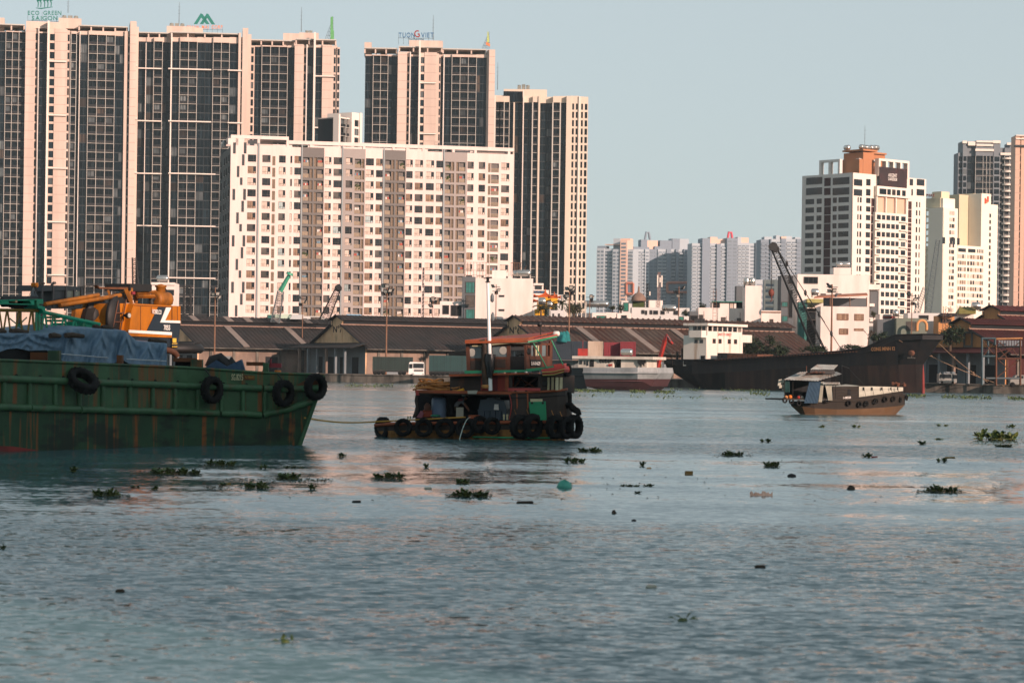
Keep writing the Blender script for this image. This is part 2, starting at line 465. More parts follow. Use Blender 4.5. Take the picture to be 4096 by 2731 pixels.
def roof_sign(name,label,lines,F,off,group=None,post_z=None,extra=None):
 """letters one by one on a steel frame; lines: (text, px0, px1, y_base, y_top, material)"""
 px0=min(l[1]for l in lines);px1=max(l[2]for l in lines);yb=max(l[3]for l in lines)
 base=F.pp((px0+px1)/2,yb,off)
 T=thing(name,label,'roof sign',base,group)
 for txt,a,c,y0,y1,m in lines:
  pa,pc=F.pp(a,y0,off),F.pp(c,y0,off);h=F.pp(a,y1,off).z-pa.z
  wtot=(pc-pa).length
  adv=[]
  for ch in txt:
   if ch==' ':adv.append(0.45);continue
   me=text_mesh(ch,1.0);xs=[v.co.x for v in me.vertices];adv.append(max(xs)-min(xs));bpy.data.meshes.remove(me)
  gap=0.14;tot=sum(adv)+gap*(len(txt)-1);x=0
  for ch,ad in zip(txt,adv):
   if ch!=' ':
    q=pa.lerp(pc,(x+ad/2)/tot)
    text('letter',ch,q,F,h,m,T,width=ad/tot*wtot,depth=0.35)
   x+=ad+gap
 b=MB()
 zt=max(F.pp(l[1],l[4],off).z for l in lines);zb=post_z if post_z is not None else base.z-3
 s0,s1=F.s_at(px0,yb,off),F.s_at(px1,yb,off);n=7
 for i in range(n+1):
  x=s0+(s1-s0)*i/n
  b.bar(F.pt(x,off-0.45,zb),F.pt(x,off-0.45,zt),0.07)
  b.bar(F.pt(x,off-2.6,zb),F.pt(x,off-0.45,zt*0.6+zb*0.4),0.1)
 for z in(base.z-0.2,):b.bar(F.pt(s0,off-0.45,z),F.pt(s1,off-0.45,z),0.12)
 b.build('sign_frame',M_steel,T)
 return T
M_teal=mat('teal_sign',hexc('0f6f62'),0.5,0.1,0.5);M_orange_sign=mat('orange_sign',hexc('cf7a4a'),0.5,0.1,0.5)
M_blue_sign=mat('blue_sign',hexc('2f5f86'),0.5,0.1,0.5);M_red_sign=mat('red_sign',hexc('8c2f2a'),0.5,0.1,0.5)
ZB=QZ
# tower 1
F1=Fac(0,832,560,841)
T1=tower('apartment_tower','leftmost cream and dark glass tower with the green tree sign on its roof',F1,9,125,35.9,ZB,[(-90,16,'G',-1.2,3),(16,95,'B',-0.6,3),(95,134,'W',1.6,1,{'top':112}),(134,147,'C',0.4,1,{'in0':0.05,'in1':0.3,'top':116}),(146,149,'F',1.7,1,{'top':110}),(149,182,'G',-0.5,1,{'top':128}),(182,190,'F',2.2,1,{'top':84}),(190,212,'C',0.8,1,{'in0':0.1,'in1':0.02,'top':116}),(212,262,'W',1.0,1,{'top':116}),(262,272,'C',0.7,1,{'top':122}),(272,277,'W',0.2),(277,299,'B',0.9,1,{'bars':0.1}),(299,311,'G',-1.2,1),(311,314,'F',1.0),(314,347,'G',-0.3,1),(347,453,'B',0.5,3),(453,491,'G',-0.2,2),(491,503,'W',0.7),(503,513,'C',0.3,1,{'in0':0.25}),(513,538,'W',2.0,1,{'top':86}),(538,547,'W',1.0,1,{'top':108})],230,139,31,'river front towers',roofs=[(105,265,88,115,-20,-2,M_cream),(235,326,74,115,-22,-4,M_cream),(0,18,72,125,-14,-6,M_cream)],ledges=[(190,266,246,1.9),(190,266,461,1.9),(190,266,673,1.9),(190,266,888,1.9),(190,266,1100,1.9),(538,549,262,1.9),(538,549,474,1.9),(538,549,690,1.9)])
roof_frame(T1,F1,314,512,104,126,0.3,14,4);roof_frame(T1,F1,-60,100,96,120,-1,14,3)
S1=roof_sign('rooftop_sign','green two-line tower name letters below a row of curled green trees',[('ECO GREEN',111,245,61,44,M_teal),('SAIGON',127,230,82,65,M_teal)],F1,-6,'rooftop name signs',post_z=F1.z(180,92,-6))
for k,px in enumerate((152,163,178,191,204)):
 q=F1.pp(px,30,-6);b=MB();h=(F1.pp(px,2,-6).z-q.z)
 b.tube((q,q+V(0.1,0,h*0.6),q+V(-0.25,0,h)),[0.14,0.2,0.3],6)
 for j in range(4):
  a=j*1.7+k;c=q+V(math.cos(a)*0.35,0,h+0.5+math.sin(a)*0.55)
  b.lathe(c,[(0.02,-0.4),(0.38,-0.15),(0.42,0.15),(0.05,0.42)],7)
 b.build('tree_emblem',M_teal,S1)
b=MB();q0,q1=F1.pp(143,33,-6),F1.pp(211,29,-6);b.tube((q0,q0.lerp(q1,0.3)+V(0,0,-0.3),q1),[0.08,0.22,0.1],6);b.build('emblem_underline',M_teal,S1)
# tower 2
F2=Fac(547,855,1000,860)
T2=tower('apartment_tower','dark glass tower with pale grid frames under the orange lettering and green zigzag emblem',F2,9,150,34.96,ZB,[(530,576,'G',-2.2,1),(576,578.5,'F',-0.4,1,{'top':172}),(578.5,609,'G',-2.2,1),(609,643,'B',-0.7,1),(643,660,'G',-2.4,1),(660,677,'G',-2.9,1),(677,682,'F',1.2,1,{'top':132}),(682,713,'G',0.2,1),(713,782,'B',1.2,2),(782,846,'G',0.2,2),(846,911,'B',1.2,2),(911,947,'G',0.3,1),(947,957,'W',1.5,1,{'top':132}),(957,963,'C',0.4,1,{'in0':0.1,'in1':0.2}),(963,985,'W',1.8,1,{'top':113}),(985,998,'W',0.8,1,{'top':138})],780,174,31,'river front towers',roofs=[(667,780,106,150,-18,-3,M_cream),(780,812,112,150,-18,-6,M_cream)],ledges=[(547,646,274,0.4),(673,845,277,1.9),(911,968,282,2.2),(547,646,484,0.4),(673,845,486,1.9),(911,968,492,2.2),(547,646,694,0.4),(673,862,695,1.9),(547,646,903,0.4),(673,862,904,1.9),(673,862,1112,1.9)])
roof_frame(T2,F2,548,684,130,152,-2.4,14,3);roof_frame(T2,F2,681,958,131,152,0.6,16,4)
S2=roof_sign('rooftop_sign','orange company name letters below a green zigzag peak emblem',[('XUAN MAI CORP',747,890,116,102,M_orange_sign)],F2,-7,'rooftop name signs',post_z=F2.z(820,131,-7))
b=MB()
def zig(pts,th):
 q=[F2.pp(x,y,-7)for x,y in pts];b.prism(q,F2.n*-th)
zig([(775,97),(803,54),(811,58),(838,97),(824,97),(805,71),(789,97)],0.5)
zig([(799,97),(827,55),(834,58),(860,98),(846,98),(829,72),(813,97)],0.62)
b.build('zigzag_emblem',M_teal,S2)
# tower 3
F3=Fac(995,862,1360,865)
T3=tower('apartment_tower','cream and glass tower behind the white block with a green half-finished sign on top',F3,9,183,34.6,ZB,[(992,1012,'C',-1.6,1,{'in0':0.3,'in1':0.2}),(1012,1041,'G',-2,1),(1041,1144,'B',-0.8,3),(1144,1172,'G',-1.8,1),(1172,1208,'W',1.6,1,{'top':178}),(1208,1219,'C',0.6,1,{'in0':0.1,'in1':0.1}),(1219,1223,'F',1.7,1,{'top':178}),(1223,1248,'G',-0.4,1),(1248,1256,'F',2.2,1,{'top':130}),(1256,1283,'G',0.2,1,{'top':181}),(1283,1321,'W',1.0,1,{'top':180}),(1321,1338,'C',0.8,1,{'top':184,'in0':0.45,'in1':0.1}),(1338,1342,'G',0.0,1),(1342,1353,'C',0.5,1,{'top':190})],1270,195,30,'river front towers',roofs=[(1133,1197,134,185,-18,-4,M_cream),(1197,1275,132,185,-16,-5,M_cream)],ledges=[(1256,1340,305,1.9),(1256,1340,511,1.9)])
roof_frame(T3,F3,998,1180,160,181,-1.6,14,4);roof_frame(T3,F3,1182,1346,157,180,0.2,12,3)
M_green_net=mat('green_sign_cloth',hexc('5a9a60'),0.8,0.2,0.8);M_lime=mat('lime_sign',hexc('a9b860'),0.8,0.15,0.8)
def wedge_sign(F,pts,x0,x1,y0,y1,label,m,m2=None,lower=None):
 T=thing('rooftop_frame_sign',label,'roof sign',F.pp((x0+x1)/2,y0,-8),'unfinished roof signs')
 b=MB();q=[F.pp(x,y,-8)for x,y in pts];b.prism(q,F.n*-0.4);b.build('sign_cloth',m,T)
 if lower:b=MB();b.prism([F.pp(x,y,-7.6)for x,y in lower],F.n*-0.4);b.build('sign_panel',m2,T)
 b=MB();tp=F.pp(x1,y1,-9)
 for k in range(6):
  a=F.pp(x0+(x1-x0)*k/5,y0,-9);b.bar(a,tp.lerp(F.pp(x1,y0,-9),k/8),0.12)
  b.bar(F.pp(x0+(x1-x0)*k/6,y0-(y0-y1)*k/6,-9),F.pp(x1,y0-(y0-y1)*k/6,-9),0.1)
 b.build('sign_frame',M_steel,T)
wedge_sign(F3,[(1322,158),(1322,70),(1332,66),(1332,120),(1336,124),(1336,160)],1300,1334,158,70,'narrow green netted scaffold sign on the tower behind the white block',M_green_net)
# tower 4
F4=Fac(1455,880,1975,882)
T4=tower('apartment_tower','cream and glass tower carrying the blue and red name letters',F4,9,219,34.1,ZB,[(1455,1487,'G',-1,1),(1487,1546,'B',0.2,2),(1546,1585,'G',-1.2,1),(1585,1622,'W',1.6,1,{'top':208}),(1622,1633,'C',0.5,1,{'in0':0.1,'in1':0.1,'top':208}),(1633,1637,'F',1.7,1,{'top':208}),(1637,1669,'G',-0.4,1),(1669,1676,'F',2.2,1,{'top':163}),(1676,1692,'C',0.8,1,{'in0':0.05,'in1':0.05,'top':212}),(1692,1741,'W',1.0,1,{'top':210}),(1741,1749,'W',0.5,1,{'top':215}),(1749,1757,'C',0.5,1,{'in0':0.2}),(1757,1768,'G',-1.4,1),(1768,1772,'F',0.8),(1772,1802,'G',-0.3,1),(1802,1900,'B',0.5,3),(1900,1914,'G',-0.2,1),(1914,1941,'G',-0.2,1),(1941,1950,'W',0.8,1,{'top':200}),(1950,1974,'W',2.0,1,{'top':199})],1710,231,30,'river front towers',roofs=[(1637,1772,163,215,-18,-5,M_cream),(1458,1486,170,220,-14,-8,M_cream)],ledges=[(1676,1744,332,1.9),(1676,1744,535,1.9)])
roof_frame(T4,F4,1457,1590,192,215,-0.8,14,3);roof_frame(T4,F4,1595,1770,187,208,0.2,12,3);roof_frame(T4,F4,1770,1945,196,216,-0.2,14,3)
S4=roof_sign('rooftop_sign','blue tower name letters with one tilted red letter and a small slogan line',[('TUON',1594,1659,151,131,M_blue_sign),('VIET',1684,1735,151,131,M_blue_sign)],F4,-7,'rooftop name signs',post_z=F4.z(1660,175,-7))
q=F4.pp(1671,150,-6.6);text('letter','G',q,F4,2.6,M_red_sign,S4,width=1.9,depth=0.4,slope=R(14))
q=F4.pp(1664,161,-7);text('slogan','Your Right Way',q,F4,0.62,M_slate,S4,width=5.6,depth=0.1)
wedge_sign(F4,[(1948,170),(1950,130),(1953,124),(1957,170)],1928,1958,194,128,'lime wedge sign over an orange panel at the tower roof corner',M_lime,M_orange_sign,[(1944,168),(1960,176),(1960,187),(1944,180)])
# tower 5
F5=Fac(1968,907,2352,907)
M_cream2=mat('warm_cream_render',hexc('cabfae'),0.85,0.06,0.05)
T5=tower('apartment_tower','tall dark tower with close white ribs at the right end of the row',F5,5,385,33.1,ZB,[(1968,1978,'F',0.6,1,{'top':384}),(1978,1996,'B',0.3,1,{'bars':0.14}),(1996,2013,'B',0.3,1,{'bars':0.14}),(2013,2034,'B',-0.2,1,{'bars':0.12}),(2034,2050,'G',-0.8,1,{'top':410}),(2050,2056,'W',1.0,1,{'top':410}),(2056,2088,'G',-1.2,2,{'top':408}),(2088,2092,'F',1.0,1,{'top':360}),(2092,2127,'G',-0.8,2),(2127,2150,'B',0.9,1,{'bars':0.22}),(2150,2157,'W',1.4),(2157,2208,'G',-2.0,2,{'top':388}),(2208,2238,'B',0.9,1,{'bars':0.22}),(2238,2262,'G',-0.3,1),(2262,2280,'W',1.8,1,{'top':384}),(2280,2296,'C',1.0,1,{'in0':0.3,'in1':0.2,'top':384}),(2296,2311,'C',1.0,1,{'in0':0.25,'in1':0.25,'top':384}),(2311,2317,'F',1.5,1,{'top':386}),(2317,2332,'C',0.9,1,{'in0':0.25,'in1':0.25,'top':387}),(2332,2349,'C',0.6,1,{'in0':0.2,'in1':0.2,'top':388})],2140,414,25,'river front towers',cream=M_cream2,roofs=[(2015,2188,358,400,-22,-5,M_cream2),(1970,2015,382,400,-12,-1,M_cream2),(2014,2091,366,408,-10,-0.5,M_glass)])
# small unfinished block seen between towers 3 and 4
F5b=Fac(1354,760,1446,770)
T5b=tower('apartment_block','narrow white block with a see-through top floor between two towers',F5b,9,470,35,ZB,[(1352,1359,'F',0.2,1,{'top':456}),(1359,1404,'B',-0.1,2,{'top':476}),(1404,1413,'W',0.8,1,{'top':450}),(1413,1437,'C',0.4,1,{'in0':0.1,'in1':0.2,'top':452}),(1437,1446,'W',0.8,1,{'top':452})],1425,482,12,cream=M_fin)
for px,y0,y1,F,lab in((272,52,-2,F1,'thin antenna rising beside the green tree sign'),(716,100,10,F2,'thin antenna on the roof left of the zigzag emblem'),(1205,128,30,F3,'tall thin antenna on the roof nearest the green scaffold sign'),(1732,160,62,F4,'thin antenna standing behind the blue name letters'),(1990,360,250,F5,'thin antenna on the tower with white ribs')):
 q=F.pp(px,y0,-9);mast('roof_antenna',lab,q,F.pp(px,y1,-9).z-q.z,0.14,'roof antennas on the towers')
def roof_kit(px0,px1,yb,yt,F,off,label,name='roof_fan_unit',n=3):
 b=MB();s0,s1=F.s_at(px0,yb,off),F.s_at(px1,yb,off);z0,z1=F.z(px0,yb,off),F.z(px0,yt,off)
 for i in range(n):
  a=s0+(s1-s0)*i/n;b.fbox(F,a,a+(s1-s0)/n*0.8,off-2,off,z0,z0+(z1-z0)*(0.7+0.3*(i%2)))
  b.lathe(F.pt(a+(s1-s0)/n*0.4,off-1,z0+(z1-z0)*0.7),[(0.6,0),(0.7,0.4),(0.3,0.5)],8)
 o=b.build(name,M_roofkit);tag(o,label,'roof machine','roof machines')
roof_kit(248,318,76,62,F1,-8,'grey fan units on the leftmost tower roof')
roof_kit(678,742,107,93,F2,-6,'grey roof machine left of the orange letters')
roof_kit(1222,1252,134,124,F3,-8,'grey machine at the roof edge of the tower behind the white block',n=2)
roof_kit(2070,2122,360,338,F5,-10,'dark machine on the roof of the ribbed tower',n=3)
# the white apartment block
M_white=mat('white_render',hexc('decdc4'),0.85,0.05,0.08,dirt=hexc('b9aca2'),dirt_amt=0.3,dirt_scale=(0.5,0.5,0.05))
M_grey_l=mat('light_grey_render',hexc('9a928c'),0.85,0.06,0.1)
M_grey_d=mat('dark_grey_render',hexc('6e6a66'),0.85,0.06,0.1)
M_gutter=mat('gutter_grey',hexc('8d9493'),0.6,0.05,0.3)
M_lattice=mat('lattice_brown',hexc('8a7762'),0.8,0.3,3.0)
M_wframe=mat('window_frame_dark',hexc('45403c'),0.6,0.05,1.0)
M_rail=mat('balcony_rail',hexc('93836f'),0.7,0.2,1.5)
CUR=[mat('curtain_cream',hexc('d4c2b3'),0.8,0.25,1.4,dirt=hexc('8d7a6c'),dirt_amt=0.6,dirt_scale=(3.2,3.2,0.05),spec=0.5,rand=0.15),mat('curtain_brown',hexc('8f765f'),0.8,0.25,1.4,dirt=hexc('5b4436'),dirt_amt=0.7,dirt_scale=(3.0,3.0,0.05),spec=0.5,rand=0.25),mat('dark_glass',hexc('24282b'),0.15,0.4,0.5,spec=0.4,rand=0.4),mat('dim_room_glass',hexc('4d4741'),0.3,0.4,0.6,spec=0.4,rand=0.4),mat('blue_curtain',hexc('a8b4b2'),0.8,0.3,1.4,dirt=hexc('6f8584'),dirt_amt=0.7,dirt_scale=(3.0,3.0,0.05),rand=0.2)]
FW=Fac(912,656,2046,673)
W=thing('apartment_block','long white apartment block with grey balcony bays and a white roof frame','apartment block',FW.pt(FW.L/2,-8,QZ))
def zx4(x):return 850+x/2.8
def zx5(x):return 1500+x/2.489
bays=[]
for a,b_,k in((385,480,'w'),(548,640,'w'),(660,695,'l'),(735,810,'w'),(862,884,'n'),(908,980,'w'),(1005,1076,'b'),(1080,1112,'l'),(1128,1162,'l'),(1165,1232,'b'),(1250,1322,'w'),(1347,1438,'w'),(1483,1557,'w'),(1583,1656,'b'),(1660,1690,'l'),(1708,1798,'w'),(1823,1895,'w'),(1925,1991,'b'),(1995,2026,'l'),(2043,2073,'l'),(2077,2145,'b')):
 bays.append((zx4(a),zx4(b_),k))
for a,b_,k in((303,368,'w'),(390,470,'w'),(500,580,'w'),(602,668,'w'),(690,747,'b'),(750,779,'l'),(799,826,'l'),(829,890,'b'),(913,975,'w'),(1025,1090,'w'),(1118,1143,'l'),(1147,1226,'b'),(1250,1330,'w')):
 bays.append((zx5(a),zx5(b_),k))
greys=[(zx4(1000),zx4(1240),M_grey_d),(zx4(1455),zx4(1702),M_grey_l),(zx4(1918),zx4(2155),M_grey_d),(zx5(685),zx5(908),M_grey_l)]
gutters=[(zx4(500),zx4(516)),(zx4(985),zx4(999)),(zx4(1441),zx4(1454)),(zx4(1903),zx4(1917)),(zx5(672),zx5(684))]
PW=3.148;ZW0=FW.z(985,618);NR=15
ztopL,ztopR=FW.z(930,588),FW.z(1960,607)
zroof=(ztopL+ztopR)/2
walls={M_white:MB(),M_grey_d:MB(),M_grey_l:MB()}
def grey_of(px):
 for a,b_,m in greys:
  if a<=px<=b_:return m
 return M_white
DEPW=29
inner=MB();inner.fbox(FW,0.3,FW.L-0.3,-DEPW,-0.45,QZ,zroof-0.6);inner.build('floor_core',M_grey_d,W)
sbounds=[0.0]
edges=sorted([(FW.s_at(a,900),FW.s_at(b_,900),k,grey_of((a+b_)/2))for a,b_,k in bays])
cut=sorted([FW.s_at(x,900)for a,b_,_ in greys for x in(a,b_)])
prev=0.0
def pier(s0,s1):
 pts=[s0]+[c for c in cut if s0<c<s1]+[s1]
 for q0,q1 in zip(pts,pts[1:]):
  mid=(q0+q1)/2;m=M_white
  for a,b_,gm in greys:
   if FW.s_at(a,900)<=mid<=FW.s_at(b_,900):m=gm
  o=0.25 if m is not M_white else 0.0
  walls[m].fbox(FW,q0,q1,-0.45,o,QZ,zroof)
for s0,s1,k,m in edges:
 pier(prev,s0);prev=s1
 o=0.25 if m is not M_white else 0.0
 hgt={'w':1.96,'n':1.96,'l':2.5,'b':2.5}[k];drop={'w':0,'n':0,'l':0.25,'b':0.25}[k]
 zt=ZW0-drop
 walls[m].fbox(FW,s0,s1,-0.45,o,zt,zroof)
 for r in range(NR):
  z1=zt-r*PW-hgt
  walls[m].fbox(FW,s0,s1,-0.45,o,zt-(r+1)*PW,z1)
pier(prev,FW.L)
for m,b in walls.items():b.build('wall',m,W)
for a,b_ in gutters:
 b=MB();b.fbox(FW,FW.s_at(a,900),FW.s_at(b_,900),0.002,0.32,QZ,zroof+0.8);b.build('rain_pipe',M_gutter,W)
wcache={}
rw=random.Random(3)
def win_mesh(w_,h_,k,cm):
 key=(round(w_,1),k,cm.name)
 if key in wcache:return wcache[key]
 b=MB()
 if k=='l':
  b.box(-w_/2,w_/2,0.1,0.2,0,h_,0)
  for i in range(9):
   z=h_*i/9;b.box(-w_/2+0.12,w_/2-0.12,0.04,0.1,z+0.05,z+h_/9-0.06,1)
  b.box(-w_/2,-w_/2+0.12,0.02,0.1,0,h_,1);b.box(w_/2-0.12,w_/2,0.02,0.1,0,h_,1)
  me=local_mesh(b,'lattice_panel',[M_wframe,M_lattice])
 elif k=='b':
  b.box(-w_/2,w_/2,1.2,1.25,0,h_,0)
  b.box(-w_/2,w_/2,0.0,1.2,h_-0.12,h_,3);b.box(-w_/2,w_/2,0,1.2,0,0.1,3)
  n=9
  for i in range(n):x=-w_/2+w_*(i+0.5)/n;b.box(x-0.09,x+0.09,-0.02,0.02,0.1,1.05,2)
  b.box(-w_/2,w_/2,-0.04,0.04,1.05,1.14,2)
  b.box(-w_/2+0.1,w_/2-0.5,0.25,0.3,1.75,1.8,2)
  me=local_mesh(b,'balcony',[cm,M_wframe,M_rail,M_grey_d])
 else:
  b.box(-w_/2,w_/2,0.12,0.2,0,h_,0)
  t_=0.07
  b.box(-w_/2,w_/2,0.02,0.12,0,t_,1);b.box(-w_/2,w_/2,0.02,0.12,h_-t_,h_,1)
  b.box(-w_/2,-w_/2+t_,0.02,0.12,0,h_,1);b.box(w_/2-t_,w_/2,0.02,0.12,0,h_,1)
  if k=='w':
   b.box(w_*0.16,w_*0.16+t_,0.02,0.12,0,h_,1);b.box(-w_/2,w_/2,0.03,0.12,h_*0.3,h_*0.3+t_*0.8,1)
   b.box(w_*0.16,w_/2,0.09,0.12,h_*0.3,h_,2)
  b.box(-w_/2-0.05,w_/2+0.05,-0.08,0.02,-0.1,0.0,3)
  me=local_mesh(b,'window',[cm,M_wframe,CUR[2],M_white])
 wcache[key]=me;return me
nb_l=0;rest=MB()
M_plant=mat('balcony_plants',hexc('3d4a22'),0.9,0.4,3.0)
M_laundry=[mat('laundry_red',hexc('a85347'),0.8,0.2,2),mat('laundry_white',hexc('d5cdc4'),0.8,0.1,2),mat('laundry_blue',hexc('6b8796'),0.8,0.2,2)]
for s0,s1,k,m in edges:
 hgt={'w':1.96,'n':1.96,'l':2.5,'b':2.5}[k];drop=0.25 if k in 'lb' else 0
 pick=[0,0,0,0,0,0,1,1,2,2,3]if k in 'wn' else[2,2,3,1,2]
 for r in range(NR):
  cm=CUR[rw.choice(pick)]if rw.random()>0.04 else CUR[1]
  if k in 'wn' and rw.random()<0.03:cm=CUR[4]
  z=ZW0-drop-r*PW-hgt
  name={'w':'window','n':'window','l':'lattice_panel','b':'balcony'}[k]
  me=win_mesh(s1-s0,hgt,k,CUR[0]if k=='l' else cm)
  if k=='l' and r>10:
   pass
  ob=put(name,me,W,FW.pt((s0+s1)/2,-0.02,z),FW.ang)
  if k=='b':
   q=rw.random()
   if q<0.16:
    b=MB()
    for i in range(14):
     c=FW.pt(rw.uniform(s0+0.1,s1-0.1),rw.uniform(-0.3,0.15),z+rw.uniform(0.3,1.5));d=rw.uniform(0.18,0.4)
     b.obox(c,(d,0.1,0.1),(0.05,d*0.5,0.1),(0.1,0,d))
    b.build('balcony_plants',M_plant,ob.parent)
   elif q<0.4:
    b=MB();x=s0+0.2
    while x<s1-0.5:
     ww=rw.uniform(0.25,0.5);b.fbox(FW,x,x+ww,-0.35,-0.3,z+rw.uniform(0.9,1.3),z+1.78,rw.randrange(3));x+=ww+0.05
    b.build('laundry',M_laundry,W)
b=MB()
for i,r in enumerate(range(-1,15)):
 px={0:971,1:951,2:964}.get(r%4,935);yy=618+r*46.4
 w_,h_=0.75,3.0
 if r%4==3:
  for px2 in(935,978):
   z=FW.z(px2,756+(r-3)*46.4);s=FW.s_at(px2,800);bb=MB();bb.fbox(FW,s-0.36,s+0.36,0.003,0.06,z-3.0,z);bb.build('wall_slot',M_slate,W)
  continue
 if r<0:continue
 z=FW.z(px,yy);s=FW.s_at(px,800);bb=MB();bb.fbox(FW,s-0.34,s+0.34,0.003,0.06,z-(2.0 if r%4==2 else 3.0),z);bb.build('wall_slot',M_slate,W)
gl=V(-FW.t.y,FW.t.x,0)
FS=Fac.line(FW.A+gl*31,FW.A)
b=MB();b.obox(FW.pt(0.0,-0.45,QZ),gl*30.0,FW.t*0.3,ZUP*(zroof-QZ-0.5));b.build('end_wall',mat('end_wall_shade_grey',hexc('5d5f5c'),0.85,0.1,0.1),W)  # shade on the white block's end wall put into this dark grey
for r in range(NR):
 for sfrac,w_ in((0.2,1.4),(0.48,1.0),(0.66,1.3),(0.88,1.2)):
  s=FS.L*sfrac;put('window',win_mesh(w_,1.9,'n',CUR[rw.choice((2,2,3,4))]),W,FS.pt(s,0.18,ZW0-r*PW-1.9),FS.ang)
b=MB();zf0,zf1=FW.z(1000,549),FW.z(1000,541)
zfr=FW.z(2000,579)
def beam(s0,s1,o0,o1,z0,z1,name='roof_beam'):
 b=MB();b.fbox(FW,s0,s1,o0,o1,z0,z1);b.build(name,M_white,W)
sL2=FW.s_at(1155,560)
ztb=FW.z(1000,542)
beam(0,sL2,-1.2,0.05,ztb-0.95,ztb);beam(sL2,FW.L,-1.2,0.05,ztb-2.0,ztb-1.0);beam(0,1.2,-13,-1.2,ztb-0.95,ztb);beam(FW.L-0.8,FW.L,-13,-1.2,ztb-2,ztb-1)
beam(0,FW.L,-13.6,-13,ztb-1.9,ztb-1.05)
for px in(912,943,1030,1146,1240,1366,1452,1570,1625,1690,1770,1810,1898,2032):
 s=FW.s_at(px,570);zt=ztb-0.95 if px<1150 else ztb-2.0
 beam(s,s+(4.4 if px==912 else 0.7),-1.1,0.0,zroof,zt,'roof_post')
for px in(1146,1366,1570,1770,1990):
 s=FW.s_at(px,570);beam(s,s+0.6,-13.5,-12.9,zroof,ztb-1.9,'roof_post')
for(a,c,zz,o0,o1,m)in((999,1098,0.0,-5,-3.2,M_white),(1745,1890,-1.0,-6,-3,M_white),(1990,2010,-1.4,-5,-3.6,M_white),(1930,1950,-1.4,-5,-3.6,M_white),(1958,1978,-1.4,-5,-3.6,M_white)):
 s0,s1=FW.s_at(a,570),FW.s_at(c,570);b=MB();b.fbox(FW,s0,s1,o0,o1,zroof-0.3,ztb-1.0+zz);b.build('roof_room',m,W)
b=MB();s0,s1=FW.s_at(1795,580),FW.s_at(1812,580);b.fbox(FW,s0,s1,-2.99,-2.9,zroof,zroof+2.6);b.build('door',CUR[2],W)
b=MB();b.fbox(FW,FW.s_at(1040,570),FW.s_at(1150,570),-7,-1.2,ztb-1.25,ztb-0.96);b.build('roof_canopy',M_white,W)
b=MB();b.fbox(FW,FW.s_at(1905,590),FW.s_at(2030,590),-8,-1.2,ztb-2.5,ztb-2.02);b.build('roof_canopy',M_white,W)
q=FW.pp(888,588,0);me=text_mesh('Riva Park',2.6,0.2,7.5);me.materials.clear();me.materials.append(M_gutter)
o=bpy.data.objects.new('rooftop_lettering',me);COL.objects.link(o);o.location=FS.pt(FS.L*0.5,0.7,zroof+0.6);o.rotation_euler=(0,0,FS.ang)
tag(o,'script name letters standing on the shaded left roof edge of the white block','roof sign','rooftop name signs')
M_tank=mat('steel_tank',hexc('c9c5bd'),0.22,0.1,2.0,metal=0.9)
M_black=mat('black_iron',hexc('1c1d1d'),0.6,0.2,2.0)
def water_tank(label,p,r,L,F,upright=False,group='steel water tanks on the roofs'):
 T=thing('water_tank',label,'water tank',p,group);p=Vector(p)
 b=MB()
 prof=[(r*0.3,0),(r*0.85,0.06*L),(r,0.14*L),(r,0.86*L),(r*0.85,0.94*L),(r*0.3,L)]
 if upright:b.lathe(p+V(0,0,0.5),prof,14)
 else:b.lathe(p-F.t*L/2+V(0,0,0.5+r),prof,14,axis=F.t)
 b.build('drum',M_tank,T,smooth=True)
 b=MB()
 for s_ in(-0.35,0.35):
  for o_ in(-0.6,0.6):b.bar(p+F.t*(L*s_ if not upright else r*s_*2)+F.n*r*o_,p+F.t*(L*s_ if not upright else r*s_*2)+F.n*r*o_+V(0,0,0.7),0.12)
 b.build('stand',M_black,T)
 return T
s=FW.s_at(1205,590);water_tank('silver tank under the white roof frame of the long block',FW.pt(s,-2.5,zroof-0.6),0.75,4.4,FW)
s=FW.s_at(1745,600);water_tank('silver tank beside the roof room of the long block',FW.pt(s,-2.2,zroof-0.7),0.7,4.0,FW)
b=MB();z=ztb
for px in range(1000,1120,8):q=FW.pt(FW.s_at(px,540),-6,z-1.2);b.bar(q,q+V(0,0,2.0),0.06)
for h in(1.0,2.0):b.bar(FW.pt(FW.s_at(1000,540),-6,z-1.2+h),FW.pt(FW.s_at(1118,540),-6,z-1.2+h),0.07)
b.build('roof_railing',M_steel,W)
b=MB()
for px in range(1755,1900,6):q=FW.pt(FW.s_at(px,566),-6,z-1.3);b.bar(q,q+V(0,0,1.8),0.06)
for h in(1.0,1.8):b.bar(FW.pt(FW.s_at(1755,566),-6,z-1.3+h),FW.pt(FW.s_at(1898,566),-6,z-1.3+h),0.07)
b.build('roof_railing',M_steel,W)
